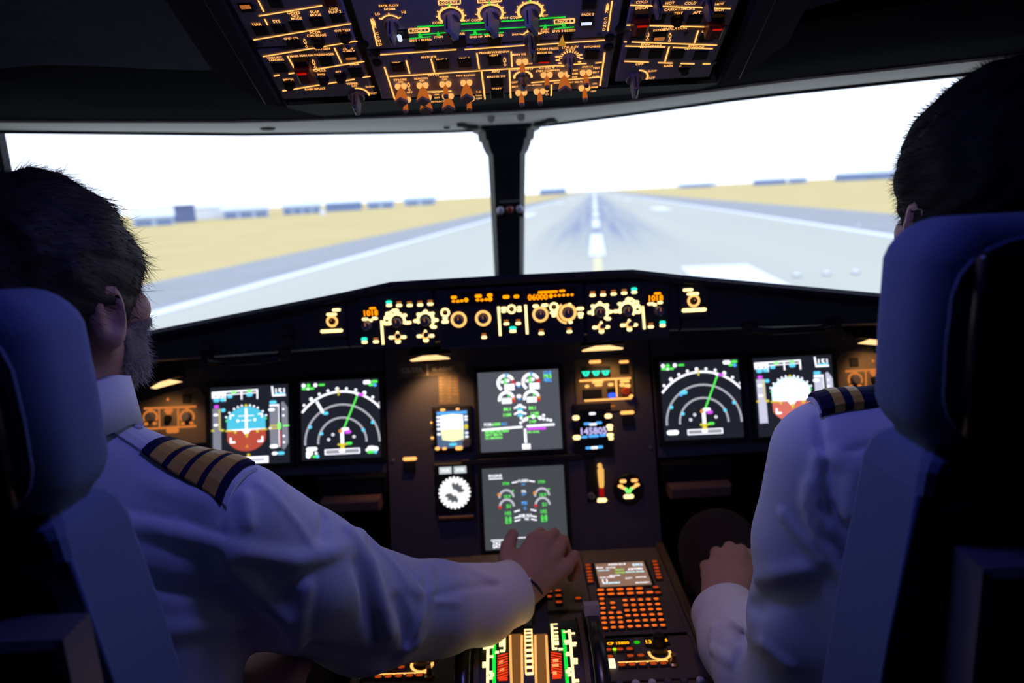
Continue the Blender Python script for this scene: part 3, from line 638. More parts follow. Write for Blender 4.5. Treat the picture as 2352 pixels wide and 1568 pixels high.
def pfd(cu, cv, label, right):
    d = DU('primary_flight_display', label, 'display', cu, cv)
    t = 'tape2' if right else 'tape'; n = 'mode_strip'
    d.line(n, [(.03, .14), (.03, .065), (.60, .055), (.60, .17)], .018, 'w'); d.line(n, [(.19, .06), (.19, .18)], .018, 'w'); d.line(n, [(.40, .06), (.40, .17)], .018, 'w'); d.line(n, [(.03, .105), (.60, .09)], .012, 'w')
    d.rect(n, .04, .07, .17, .14, 'w', 1); d.disc(n, .07, .115, .012, 'k', 2); d.disc(n, .14, .12, .012, 'k', 2); d.blob(n, .08, .165, .08, .045, 'c', 1); d.blob(n, .16, .16, .07, .045, 'c', 1); d.blob(n, .25, .125, .07, .04, 'c', 1); d.blob(n, .50, .115, .08, .045, 'c', 1); d.blob(n, .30, .072, .06, .03, 'gb', 1); d.blob(n, .50, .066, .06, .03, 'gb', 1)
    n = 'altimeter_bracket'; d.line(n, [(.79, .02), (.80, .14), (.96, .14)], .022, 'w'); d.text(n, .89, .09, '151', .12, 'w'); d.blob(n, .89, .118, .13, .02, 'c', 1)
    n = 'speed_tape'; d.rect(n, .03, .27, .135, .83, t); d.blob(n, .08, .245, .065, .04, 'm', 1); d.blob(n, .165, .295, .06, .045, 'c', 1); d.rect(n, .11, .28, .125, .55, 'y', 1); d.blob(n, .03, .55, .04, .025, 'y', 1); d.blob(n, .15, .55, .045, .03, 'y', 1)
    for y in (.35, .48): d.blob(n, .07, y, .06, .03, 'w', 1)
    n = 'attitude_ball'; cx, cy, r, hw = .455, .545, .285, .245
    def edge(a0, a1, k=18): return [(max(cx - hw, min(cx + hw, cx + r * math.cos(math.radians(a0 + (a1 - a0) * i / k)))), cy - r * math.sin(math.radians(a0 + (a1 - a0) * i / k))) for i in range(k + 1)]
    hz = cy + .01
    d.poly(n, [(cx + hw, hz)] + edge(25, 155) + [(cx - hw, hz)], 'sky2' if right else 'sky'); d.poly(n, [(cx - hw, hz)] + edge(205, 335) + [(cx + hw, hz)], 'gnd2' if right else 'gnd')
    d.rect(n, cx - hw, hz - .008, cx + hw, hz + .008, 'w', 1)
    for a in (-1, 1): d.rect(n, cx + a * .22 - .045, hz - .002, cx + a * .22 + .045, hz + .018, 'y', 2); d.disc(n, cx + a * .14, hz + .028, .017, 'y', 2)
    d.rect(n, cx - .016, cy - .26, cx + .016, hz + .03, 'w', 1); d.rect(n, cx - .065, cy - .11, cx + .065, cy - .10, 'w', 1); d.rect(n, cx - .10, cy - .17, cx + .10, cy - .16, 'w', 1); d.disc(n, cx - .105, cy - .105, .018, 'w', 1); d.disc(n, cx + .11, cy - .11, .018, 'w', 1)
    d.poly(n, [(cx - .06, hz), (cx + .06, hz), (cx + .02, hz + .06), (cx - .02, hz + .06)], 'w', 2); d.blob(n, cx + .005, hz + .07, .03, .06, 'y', 3); d.disc(n, cx + .005, hz + .215, .018, 'o', 2)
    for a, c2 in ((-1, 1), (1, 1)):
        d.line(n, [(cx + a * .2, cy - .13), (cx + a * .2, cy - .18), (cx + a * .15, cy - .18)], .016, 'w', 1); d.line(n, [(cx + a * .2, cy + .105), (cx + a * .2, cy + .165), (cx + a * .14, cy + .165)], .024, 'w', 1)
    n = 'roll_scale'
    for a in (-58, -45, -30, -20, -10, 10, 20, 30, 45, 58): d.disc(n, cx + (r + .015) * math.sin(math.radians(a)), cy - (r + .015) * math.cos(math.radians(a)), .013, 'w')
    d.disc(n, cx, cy - r - .01, .018, 'y', 1); d.disc(n, cx - hw - .005, cy - .11, .012, 'g', 1); d.disc(n, cx + hw + .005, cy - .12, .012, 'g', 1)
    n = 'altitude_tape'; d.rect(n, .755, .25, .87, .80, t); d.blob(n, .80, .225, .09, .04, 'c', 1); d.rect(n, .755, .255, .87, .275, 'w', 1); d.blob(n, .78, .32, .08, .035, 'w', 1); d.blob(n, .80, .785, .10, .045, 'w', 1); d.rect(n, .865, .25, .875, .80, 'w', 1)
    d.rect(n, .755, .515, .89, .53, 'y', 2); d.rect(n, .755, .55, .89, .565, 'y', 2); d.blob(n, .875, .53, .04, .09, 'gb', 3); d.rect(n, .878, .58, .892, .79, 'r', 2); d.blob(n, .76, .555, .04, .03, 'w', 1)
    n = 'vertical_speed_scale'; d.poly(n, [(.905, .23), (.935, .22), (.985, .30), (.985, .75), (.935, .83), (.905, .82)], t); d.blob(n, .96, .53, .08, .014, 'gb', 1)
    for y in (.32, .40, .66, .74): d.disc(n, .93, y, .014, 'w', 1)
    n = 'lower_readout'; d.blob(n, .81, .875, .07, .04, 'w'); d.blob(n, .89, .875, .09, .04, 'c'); d.rect(n, .22, .90, .73, .985, 'w'); d.rect(n, .27, .925, .68, .96, 'wg', 1); d.disc(n, .48, .88, .02, 'y', 1)
    return d.done()
def nd(cu, cv, label, right):
    d = DU('navigation_display', label, 'display', cu, cv); cx, cy = .515, .79
    d.arc('compass_arc', cx, cy, .635, 38, 142, .026, 'w', 0, 40); n = 'heading_marks'
    for i in range(-5, 6):
        a = 90 + i * 10 + 4
        if 38 < a < 144: d.disc(n, cx + .68 * math.cos(math.radians(a)), cy - .68 * math.sin(math.radians(a)), .024 if i % 3 == 0 else .018, 'w')
    for r in (.47, .305):
        d.arc('range_ring', cx, cy, r, -2, 182, .022, 'wg')
        for k in range(int(r * 95)): a = math.radians(-2 + 184 * k / int(r * 95)); d.disc('range_ring', cx + r * math.cos(a), cy - r * math.sin(a), .006, 'k', 1)
    d.line('course_line', [(cx + .215, .19), (cx + .01, .65)], .022, 'g'); d.blob('course_line', cx + .25, .20, .09, .035, 'm', 1); d.disc('course_line', cx + .20, .185, .02, 'w', 2)
    d.blob('lubber_line', cx - .03, .155, .022, .085, 'y'); n = 'aircraft_symbol'; d.rect(n, cx - .022, .64, cx + .022, .83, 'w'); d.blob(n, cx + .04, .63, .10, .04, 'w', 1); d.blob(n, cx + .075, .665, .08, .045, 'm', 2); d.disc(n, cx - .02, .65, .024, 'o', 2); d.blob(n, cx, .82, .12, .024, 'y', 3); d.blob(n, cx, .855, .06, .05, 'y', 3); d.blob(n, cx + .085, .81, .08, .035, 'g', 2)
    n = 'bearing_marks'
    for x, y in ((.40, .69), (.345, .75), (.665, .73)): d.arc(n, x, y, .014, 0, 360, .009, 'w', 0, 12)
    for x, y in ((.115, .58), (.255, .67), (.905, .56), (.785, .65)): d.disc(n, x, y, .022, 'c')
    if right: d.blob(n, .285, .40, .09, .05, 'c'); d.disc(n, .245, .43, .02, 'b')
    else: d.line(n, [(.205, .26), (.285, .41)], .035, 'w'); d.blob(n, .315, .415, .07, .04, 'c', 1)
    n = 'corner_readout'; d.disc(n, .045, .05, .025, 'w'); d.blob(n, .105, .05, .05, .045, 'g'); d.disc(n, .195, .05, .025, 'w'); d.blob(n, .275, .05, .08, .025, 'g'); d.blob(n, .10, .09, .16, .03, 'g'); d.disc(n, .10, .095, .015, 'w', 1)
    n = 'corner_readout#b'; d.blob(n, .85, .045, .10, .05, 'w'); d.blob(n, .945, .04, .08, .035, 'g'); d.blob(n, .90, .08, .06, .035, 'g', 1); d.disc(n, .95, .085, .022, 'b', 1)
    n = 'corner_readout#c'
    if right: d.blob(n, .11, .90, .15, .06, 'w')
    else:
        d.blob(n, .13, .86, .14, .05, 'w'); d.blob(n, .10, .91, .09, .06, 'w'); d.disc(n, .085, .945, .03, 'w'); d.blob(n, .16, .955, .05, .03, 'g', 1); d.disc(n, .20, .955, .022, 'c', 1); d.disc(n, .185, .915, .018, 'w', 1)
        n = 'corner_readout#d'; d.blob(n, .88, .885, .10, .055, 'w'); d.disc(n, .94, .895, .03, 'w'); d.disc(n, .825, .905, .018, 'w'); d.blob(n, .87, .93, .09, .04, 'g', 1); d.disc(n, .93, .935, .022, 'c', 2)
    n = 'drift_scale'; d.line(n, [(.30, .88), (.73, .88), (.73, .935), (.30, .935)], .014, 'w', 0, True); d.rect(n, .31, .90, .72, .915, 'wg'); d.blob(n, .51, .905, .08, .03, 'w', 1)
    return d.done()
pfd(-.5705, .0005, 'attitude display with blue sky and brown ground beside the four-striped epaulette', False)
nd(-.3775, .0030, 'navigation display with three arcs and a green course line, white wind marks lower right', False)
nd(.3885, .0060, 'navigation display with three arcs and a green course line, lower right corner empty', True)
pfd(.5865, .0040, 'overexposed attitude display with pale sky partly behind the dark epaulette', True)
# ---- upper engine display
d = DU('engine_display', 'grey engine display with four round gauges and green text, upper of the centre pair', 'display', .003, .002, .172, .168, SCRG)
for i, x in enumerate((.345, .655)):
    n = 'engine_gauge#%d' % i; d.arc(n, x, .145, .095, -20, 235, .036, 'w'); d.arc(n, x, .145, .095, -25, 22, .036, 'r', 1, 10); d.blob(n, x - .005, .12, .04, .08, 'g', 1); d.blob(n, x + .025, .115, .05, .045, 'w', 2); d.disc(n, x - .045, .13, .02, 'w', 2); d.rect(n, x - .02, .16, x + .105, .24, 'w', 3); d.text(n, x + .045, .20, '72.5', .07, 'gb', 4); d.disc(n, x + .01, .045, .02, 'b', 2)
    n = 'temperature_gauge#%d' % i; d.arc(n, x, .355, .088, 10, 190, .036, 'w'); d.arc(n, x, .355, .088, -8, 16, .036, 'o', 1, 8); d.disc(n, x + .085, .375, .02, 'r', 2); d.rect(n, x - .06, .335, x + .062, .405, 'w', 3); d.text(n, x, .37, '552', .07, 'gb', 4); d.blob(n, x + .03, .31, .03, .03, 'g', 2)
    d.text('engine_figures', x, .475, ('84.1', '84.1')[i], .085, 'gb'); d.text('engine_figures', x + (.0 if i == 0 else .03), .545, '1100', .095, 'gb')
n = 'centre_captions'
for y, c in ((.165, .05), (.32, .06)): d.blob(n, .50, y, .06, .045, 'w'); d.blob(n, .505, y + .032, .035, .025, 'b', 1)
for y in (.455, .53): d.line(n, [(.43, y + .015), (.50, y - .015), (.58, y + .015)], .022, 'w'); d.blob(n, .505, y - .02, .06, .035, 'w', 1); d.blob(n, .505, y + .03, .07, .035, 'c', 2)
n = 'thrust_mode'
for y, t, c in ((.04, 'CLB', 'b'), (.085, '79.2', 'gb'), (.13, '40c', 'b')): d.text(n, .865, y, t, .10, c)
n = 'flap_indicator'; d.line(n, [(.545, .615), (.59, .59), (.66, .575), (.73, .59), (.775, .615)], .018, 'gb')
for x, y in ((.515, .595), (.54, .63), (.505, .655), (.79, .575), (.79, .62), (.835, .63), (.875, .64)): d.disc(n, x, y, .018, 'w', 1)
for x, y in ((.575, .61), (.66, .585), (.745, .605)): d.disc(n, x, y, .024, 'w', 1)
d.text(n, .655, .645, '1+F', .08, 'gb', 1)
n = 'fuel_line'; d.text(n, .105, .655, 'FOB:', .10, 'w'); d.text(n, .205, .655, '6300', .10, 'gb'); d.text(n, .30, .655, 'KG', .06, 'b')
n = 'divider'; d.line(n, [(.025, .72), (.525, .705)], .026, 'w'); d.line(n, [(.575, .70), (.92, .695)], .026, 'w'); d.line(n, [(.555, .73), (.555, .91)], .03, 'w'); d.rect(n, .51, .92, .61, .985, 'w')
n = 'memo_text'
for y, t, w in ((.745, 'ADIRS IN NAV', .30), (.785, 'SEAT BELTS', .21), (.825, 'NO SMOKING', .21)): d.text(n, .06 + w / 2, y, t, w, 'gb')
n = 'memo_text#b'; d.rect(n, .585, .72, .81, .75, 'm'); d.text(n, .655, .775, 'APU AVAIL', .15, 'gb')
d.done()
# ---- lower systems display
d = DU('systems_display', 'grey systems display with dim gauges behind the reaching hand, lower of the centre pair', 'display', .003, -.200, .172, .168, emi('screen_grey_dim', (80, 84, 90), .8, True))
d.text('title', .16, .095, 'ENGINE', .16, 'w'); d.rect('title', .08, .125, .245, .137, 'w')
for i, x in enumerate((.285, .72)):
    n = 'gauge#%d' % i; d.arc(n, x, .365, .085, 0, 185, .024, 'wg'); d.disc(n, x - .09, .33, .02, 'o', 1); d.text(n, x + .01, .355, '10.9', .08, 'g', 1); n = 'pressure_gauge#%d' % i; d.arc(n, x, .48, .085, 0, 185, .024, 'wg'); d.disc(n, x - .085, .485, .02, 'r', 1); d.text(n, x + .02, .475, '51', .05, 'g', 1); d.blob(n, x + .085, .29, .02, .02, 'g', 1)
    n = 'figures'; d.text(n, x, .195, '3720', .085, 'g')
    for y, t in ((.56, '102'), (.625, '0.8'), (.665, '0.9')): d.text(n, x + .01, y, t, .075, 'g')
n = 'captions'; d.line(n, [(.36, .19), (.43, .18)], .014, 'w'); d.line(n, [(.57, .175), (.64, .19)], .014, 'w'); d.text(n, .50, .17, 'F.USED', .12, 'w'); d.text(n, .50, .215, 'KG', .04, 'b'); d.text(n, .50, .30, 'OIL', .06, 'w'); d.text(n, .50, .335, 'QT', .05, 'b'); d.text(n, .50, .445, 'PSI', .06, 'b'); d.text(n, .505, .51, 'C', .03, 'b')
for y in (.535, .61, .65): d.line(n, [(.37, y + .012), (.44, y - .005)], .014, 'w'); d.line(n, [(.57, y - .005), (.64, y + .012)], .014, 'w')
d.text(n, .50, .60, 'VIB N1', .15, 'w'); d.text(n, .52, .64, 'N2', .05, 'w')
n = 'status_line'; d.rect(n, .07, .875, .27, .885, 'w'); d.rect(n, .38, .86, .62, .87, 'w'); d.rect(n, .73, .85, .93, .86, 'w'); d.text(n, .14, .915, 'TAT', .10, 'w'); d.text(n, .14, .955, 'SAT', .10, 'w'); d.text(n, .25, .915, '+12', .08, 'g'); d.text(n, .82, .885, '59200', .10, 'g')
d.done()
# ---- standby attitude instrument (overexposed)
c = Q(1040, 985)
d = DU('standby_instrument', 'small glowing standby attitude display with blue rim and knob between the amber corner lights', 'display', c[0], c[1], .066, .078, emi('standby_screen', (95, 120, 160), .8), .010)
n = 'attitude_ball'; d.poly(n, [(.12, .12), (.5, .09), (.85, .12), (.85, .50), (.12, .50)], 'w'); S['pale'] = emi('sym_pale', (255, 246, 190), 1.2); d.poly(n, [(.12, .50), (.85, .50), (.84, .78), (.5, .83), (.16, .78)], 'pale')
d.rect('top_band', .02, .03, .98, .09, 'b'); d.blob('bottom_readout', .5, .91, .25, .07, 'c'); d.blob('side_bug', .94, .45, .12, .14, 'y')
for y in (.16, .26, .36, .48, .62): d.blob('speed_ticks', .06, y, .13, .06, 'w')
for y in (.18, .26, .62, .72): d.blob('altitude_ticks', .95, y, .12, .05, 'w')
r = d.done()
for px, py, w, h in ((1018, 941, 12, 6), (1052, 939, 8, 5), (1006, 1029, 11, 8), (1022, 1029, 10, 6), (1055, 1028, 17, 9), (992, 970, 5, 5), (994, 1005, 7, 6)):
    u, v = Q(px, py); s = PF.scale(px, py); b = MB(); b.pill(PF, u, v, w * s[0], h * s[1], .0095, AMB); b.build('corner_light', AMB, r)
u, v = Q(1073, 1016); b = MB(); b.lathe(PF, u, v, [(.010, .002), (.010, .014), (.008, .018)], KNOB, 16); b.build('knob', KNOB, r)
# ---- radio magnetic indicator (round white dial)
c = Q(1045, 1130); DK = emi('dial_grey', (110, 115, 120), .7)
r = thing('radio_compass', 'round white compass dial with two lit windows above it', 'instrument', PF.P(c[0], c[1] - .05)); b = MB()
b.box(PF, c[0] - .042, c[0] + .042, c[1] - .042, c[1] + .062, .001, .008, BLACKP, .003); b.build('case', BLACKP, r)
b = MB(); b.disc(PF, c[0], c[1], .030, .0085, emi('dial_white', (250, 250, 250), 1.1), 32); dl = b.build('dial', MATS['dial_white'], r)
b = MB()
for k in range(24):
    a = 2 * math.pi * k / 24; b.disc(PF, c[0] + .031 * math.cos(a), c[1] + .031 * math.sin(a), .003, .0087, WHT, 8)
b.build('rim_dots', WHT, dl)
b = MB()
for a0, a1 in ((0, 110), (185, 295)):
    pts = []
    for k in range(9): a = math.radians(a0 + (a1 - a0) * k / 8); rr = .0225 if k % 2 else .017; pts.append((c[0] + rr * math.cos(a), c[1] + rr * math.sin(a)))
    for k in range(8, -1, -1): a = math.radians(a0 + (a1 - a0) * k / 8); pts.append((c[0] + .0065 * math.cos(a), c[1] + .0065 * math.sin(a)))
    b.poly(PF, pts, .0088, DK)
b.build('needle_card', DK, dl)
for dx, t in ((-.0175, 'VOR'), (.0135, 'VOR')): b = MB(); b.box(PF, c[0] + dx - .013, c[0] + dx + .013, c[1] + .040, c[1] + .054, .008, .0088, emi('window_glow', (225, 235, 240), .8)); w_ = b.build('lit_window', MATS['window_glow'], r); b = MB(); b.text(PF, c[0] + dx, c[1] + .047, t, width=.018, w=.009, m=WHT); b.build('reading', WHT, w_)
b = MB(); b.box(PF, c[0] - .036, c[0] + .038, c[1] - .055, c[1] - .048, .001, .010, mat('brown_edge', (.16, .09, .06), .5), .002); b.build('lower_lip', MATS['brown_edge'], r)
# ---- digital clock
c = Q(1362, 987)
d = DU('clock', 'black digital clock reading in violet figures between amber buttons', 'clock', c[0], c[1], .056, .086, emi('clock_face', (14, 14, 20), .5), .014)
d.text('reading', .52, .52, '145805', .98, 'm'); S['lv'] = emi('sym_lavender', (205, 195, 255), 1.1); d.L['reading'][0].mats = [S['lv']]
for x, y, w, c2 in ((.5, .10, .25, 'w'), (.5, .36, .3, 'w'), (.28, .34, .25, 'b'), (.72, .33, .25, 'b'), (.15, .66, .24, 'b'), (.5, .65, .4, 'b'), (.85, .64, .24, 'b'), (.28, .93, .22, 'b'), (.5, .93, .28, 'w'), (.72, .92, .22, 'b')): d.blob('markings', x, y, w, .06, c2)
r = d.done()
for px, py, w, h in ((1322, 959, 16, 11), (1324, 1004, 18, 11), (1396, 955, 17, 11), (1399, 978, 15, 9), (1400, 985, 12, 7), (1400, 998, 16, 8), (1402, 1006, 12, 8)):
    u, v = Q(px, py); s = PF.scale(px, py); b = MB(); b.pill(PF, u, v, w * s[0], h * s[1], .0095, AMBW); b.build('button_light', AMBW, r)
# ---- landing gear panel
c0, c1 = Q(1318, 826), Q(1458, 940)
r = thing('gear_indicator_panel', 'tan lit landing gear panel with three green arrows and a blue light', 'control panel', PF.P((c0[0] + c1[0]) / 2, c1[1]))
TAN = mat('panel_grey_paint', (.16, .13, .10), .6, .25, noise=.15, nscale=150)
b = MB(); b.prism(PF, [(c0[0], c1[1]), (c1[0], c1[1]), (c1[0], c0[1]), (c0[0], c0[1])], .001, .005, TAN); b.build('faceplate', TAN, r)
def qp(b, px, py, w, h, m, z=.0055): u, v = Q(px, py); s = PF.scale(px, py); b.pill(PF, u, v, w * s[0], h * s[1], z, m)
def ql(b, x0, y0, x1, y1, w, m, z=.0055): s = PF.scale(x0, y0); b.line(PF, [Q(x0, y0), Q(x1, y1)], w * s[1], z, m)
def qbox(root, px, py, w, h, m, name, z0=.004, z1=.008, cap=None):
    u, v = Q(px, py); s = PF.scale(px, py); b = MB(); b.box(PF, u - w / 2 * s[0], u + w / 2 * s[0], v - h / 2 * s[1], v + h / 2 * s[1], z0, z1, m, .001); return b.build(name, m, root)
b = MB(); qp(b, 1366, 831, 28, 7, AMB); qp(b, 1432, 831, 22, 6, AMB); ql(b, 1330, 875, 1448, 868, 4, AMB); ql(b, 1414, 872, 1416, 912, 4, AMB); ql(b, 1342, 920, 1450, 914, 4, AMB); ql(b, 1340, 937, 1412, 932, 4, AMBD)
for px, py, w, h in ((1372, 877, 26, 7), (1348, 887, 10, 7), (1374, 884, 18, 6), (1402, 883, 13, 7), (1434, 875, 22, 7), (1428, 884, 12, 8), (1440, 886, 14, 9), (1448, 909, 11, 7)): qp(b, px, py, w, h, AMB)
b.build('legend', AMB, r)
k = qbox(r, 1368, 854, 66, 24, BLACKP, 'arrow_window')
for px, py in ((1345, 858), (1368, 857), (1390, 856)):
    u, v = Q(px, py); s = PF.scale(px, py)[0]; b = MB(); b.poly(PF, [(u - 10 * s, v + 5 * s), (u - 4 * s, v - 6 * s), (u + 4 * s, v - 6 * s), (u + 10 * s, v + 5 * s)], .0086, CYG); b.poly(PF, [(u - 4 * s, v + 2 * s), (u, v - 2 * s), (u + 4 * s, v + 2 * s)], .0088, BLACKP); b.build('arrow_light', CYG, k)
qbox(r, 1432, 847, 20, 22, BLACKP, 'push_button'); qbox(r, 1360, 904, 44, 20, BLACKP, 'display_window'); k = qbox(r, 1404, 902, 20, 22, BLACKP, 'push_button')
b = MB(); qp(b, 1405, 908, 20, 12, emi('blue_light', (60, 100, 255), 1.2), .0086); b.build('blue_light', MATS['blue_light'], k)
u, v = Q(1436, 900); b = MB(); b.lathe(PF, u, v, [(.010, .004), (.010, .016), (.007, .020)], mat('red_knob', (.35, .05, .02), .4), 16); b.build('knob', MATS['red_knob'], r)
# ---- landing gear lever
c = Q(1377, 1105)
r = thing('landing_gear_lever', 'upright amber lit lever with a red tip and a lit foot in its slot', 'lever', PF.P(c[0], c[1] - .05))
k = qbox(r, 1358, 1100, 22, 100, BLACKP, 'slot', .0, .006)
b = MB(); pts = [(1374, 1062, 3.5), (1375, 1067, 6), (1376, 1072, 4.5), (1377, 1076, 7.5), (1378, 1095, 7), (1379, 1112, 6), (1379, 1117, 5)]
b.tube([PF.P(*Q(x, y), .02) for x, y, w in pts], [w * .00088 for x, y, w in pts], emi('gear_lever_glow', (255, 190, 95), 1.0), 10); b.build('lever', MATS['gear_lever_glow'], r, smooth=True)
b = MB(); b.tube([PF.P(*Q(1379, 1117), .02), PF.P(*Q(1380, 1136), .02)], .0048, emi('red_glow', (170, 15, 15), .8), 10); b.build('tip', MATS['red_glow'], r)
b = MB(); b.tube([PF.P(*Q(1377, 1100), .003), PF.P(*Q(1377, 1100), .02)], .004, BLACKP, 8); b.build('stem', BLACKP, r)
b = MB(); qp(b, 1382, 1148, 24, 10, AMBW, .003); b.build('legend', AMBW, r)
b = MB(); u, v = Q(1357, 1138); b.lathe(PF, u, v, [(.008, .002), (.008, .010), (.006, .013)], KNOB, 12); b.build('knob', KNOB, r)
# ---- triple pressure gauge
c = Q(1442, 1122)
r = thing('brake_pressure_gauge', 'small gauge with forked amber scale and green arc beside the gear lever', 'gauge', PF.P(c[0], c[1] - .03)); b = MB(); b.lathe(PF, c[0], c[1], [(.032, .001), (.032, .006), (.029, .009), (.028, .005)], BLACKP, 24); b.build('case', BLACKP, r)
b = MB(); qp(b, 1430, 1104, 15, 8, AMB, .0065); qp(b, 1456, 1102, 16, 7, AMB, .0065); qp(b, 1443, 1139, 24, 10, AMBW, .0065); ql(b, 1421, 1115, 1436, 1122, 6, AMB, .0065); ql(b, 1464, 1112, 1449, 1121, 6, AMB, .0065); qp(b, 1424, 1115, 12, 7, AMB, .0065); qp(b, 1462, 1112, 12, 7, AMB, .0065); b.build('scale', AMB, r)
b = MB(); ql(b, 1435, 1120, 1442, 1130, 7, S['gb'], .0067); ql(b, 1450, 1119, 1443, 1130, 7, S['gb'], .0067); b.build('green_arc', S['gb'], r)
# ---- registration placard, selector placards
r = thing('registration_placard', 'engraved registration placard under the lit lamp beside the engine display', 'placard', PF.P(*Q(985, 870)))
a, c = Q(915, 836), Q(1072, 860); b = MB(); b.box(PF, a[0], c[0], c[1], a[1], .001, .004, TAN, .001); b.build('plate', TAN, r)
ENG = mat('engraved_white', (.75, .70, .6), .6); b = MB(); u, v = Q(948, 850); b.text(PF, u, v, 'CS-TFA', width=.045, w=.0045, m=ENG); ql(b, 982, 837, 983, 862, 3.5, ENG, .0045); u, v = Q(1016, 847); b.text(PF, u, v, 'BL-AGHS', width=.042, w=.0045, m=ENG); b.build('lettering', ENG, r)
for px, py in ((924, 851), (1041, 844)): u, v = Q(px, py); b = MB(); b.lathe(PF, u, v, [(.004, .004), (.003, .006)], mat('brass_screw', (.4, .25, .12), .35, .5, .8), 8); b.build('screw', MATS['brass_screw'], r)
r = thing('limits_placard', 'small speed limits placard with fine brown lines above the standby instrument', 'placard', PF.P(*Q(1031, 925)))
a, c = Q(1006, 863), Q(1057, 928); b = MB(); b.box(PF, a[0], c[0], c[1], a[1], .001, .003, TAN, .001); b.build('plate', TAN, r)
PR = mat('brown_print', (.26, .18, .11), .7); b = MB()
for i in range(8):
    for px, w in ((1014, 10), (1033, 9), (1047, 14)):
        if random.random() < .85: qp(b, px + random.uniform(-1, 1), 868 + i * 7.4, w * random.uniform(.6, 1), 4, PR, .0034)
b.build('print', PR, r)
# ---- stray push buttons on the centre boards
for px, py, lx, lab in ((942, 1070, 942, 'lone black button under an amber caption left of the compass dial'), (1441, 964, 1440, 'lone black button under an amber caption beside the clock')):
    r = thing('annunciator_button', lab, 'button', PF.P(*Q(px, py + 8))); qbox(r, px, py, 26, 22, BLACKP, 'cap', .001, .008); b = MB(); qp(b, lx, py - 17, 32, 8, AMB, .004); b.build('legend', AMB, r)
# ---- outer loudspeaker / light panels beside the flight displays
def outer(side):
    sg = 'attitude display nearest the grey beard' if side < 0 else 'pale attitude display'
    if side < 0: X = lambda x: x; Y = lambda y: y
    r = thing('audio_unit', 'tan flood-lit audio panel with ringed knobs outside the %s' % sg, 'control panel', PF.P(side * .76, -.1))
    if side < 0: pts = [(320, 925), (380, 905), (440, 888), (462, 892), (474, 910), (478, 1015), (318, 1030)]
    else: pts = [(1922, 910), (1918, 830), (1928, 812), (1950, 806), (2010, 812), (2090, 830), (2095, 905)]
    b = MB(); P2 = [Q(*p) for p in pts]; P2 = P2 if side < 0 else P2; ar = sum(P2[i][0] * P2[(i + 1) % len(P2)][1] - P2[(i + 1) % len(P2)][0] * P2[i][1] for i in range(len(P2)))
    if ar < 0: P2 = P2[::-1]
    b.prism(PF, P2, .001, .006, TAN); b.build('faceplate', TAN, r)
    qbox(r, 433 if side < 0 else 1958, 915 if side < 0 else 832, 20, 20, BLACKP, 'push_button', .005, .009)
    b = MB(); O = emi('orange_rail', (225, 130, 60), .85)
    if side < 0:
        ql(b, 334, 938, 454, 933, 5, O, .0065); ql(b, 334, 985, 454, 978, 5, O, .0065)
        for x in (369, 412): ql(b, x, 938, x + 1, 980, 4, O, .0065)
        ks = ((349, 958), (391, 960), (433, 957)); qp(b, 389, 917, 6, 7, O, .0065); qp(b, 400, 988, 30, 12, O, .0065)
    else:
        ql(b, 1938, 853, 2056, 846, 5, O, .0065); ql(b, 1944, 898, 2060, 890, 5, O, .0065)
        for x in (1985, 2027): ql(b, x, 851, x + 1, 893, 4, O, .0065)
        ks = ((1961, 872), (2004, 872), (2050, 869)); qp(b, 2002, 829, 6, 7, O, .0065)
    s = PF.scale(*ks[0])[0]
    for i, (x, y) in enumerate(ks):
        u, v = Q(x, y)
        if i != 1: b.arc(PF, u, v, 15 * s, -30, 210, 5 * s, .0065, O); qp(b, x - 10, y + 15, 10, 8, O, .0065); qp(b, x + 10, y + 14, 10, 8, O, .0065); qp(b, x, y - 17, 9, 12, O, .0065)
        else: qp(b, x, y - 17, 20, 9, O, .0065); qp(b, x, y - 10, 12, 8, O, .0065)
    b.build('legend', O, r)
    for i, (x, y) in enumerate(ks):
        u, v = Q(x, y); k = MB(); rr = (.010 if i != 1 else .0075); k.lathe(PF, u, v, [(rr, .004), (rr, .012), (rr * .8, .016)], KNOB if i != 1 else BLACKP, 16); k.build('knob', KNOB, r)
outer(-1); outer(1)
# ---- flood lamps under the hood
FL = emi('flood_lens', (255, 205, 140), 1.5)
def flood(px0, px1, py0, py1, y, label, aim, energy, tilt=0):
    a, c = aty(px0, py0, y), aty(px1, py1, y); cen = (a + c) / 2; hw = (c[0] - a[0]) / 2
    r = thing('flood_lamp', label, 'lamp', cen, 'flood lamps under the glareshield')
    fr = Frame(cen, _n(c - a), (0, .3, 1)); b = MB()
    b.prism(fr, [(-hw * 1.08, .004), (hw * 1.08, .004), (hw * .9, .022), (-hw * .9, .022)], -.03, -.004, BLACKP); b.build('housing', BLACKP, r)
    b = MB(); b.add([fr.P(-hw, -.004, .0), fr.P(hw, -.004, .0), fr.P(hw * .35, .003, -.004), fr.P(-hw * .35, .003, -.004)], [(0, 1, 2, 3)], FL); b.add([fr.P(-hw, -.004, 0), fr.P(hw, -.004, 0), fr.P(hw, -.006, -.02), fr.P(-hw, -.006, -.02)], [(3, 2, 1, 0)], FL); b.build('lens', FL, r)
    L = lamp('flood_light', 'SPOT', (0, 0, -.012), (0, 0, 0), energy, (1.0, .50, .18), spot_size=math.radians(105), spot_blend=.7, shadow_soft_size=.012)
    L.parent = r; dv = Vector(tuple(np.array(aim) - cen)); L.rotation_euler = dv.to_track_quat('-Z', 'Y').to_euler()
    return r
flood(941, 1031, 822, 816, 1.385, 'lit amber flood lamp above the registration placard', PF.P(-.165, -.02), 1.5)
flood(1338, 1432, 799, 794, 1.385, 'lit amber flood lamp above the landing gear panel', PF.P(.20, -.02), .65)
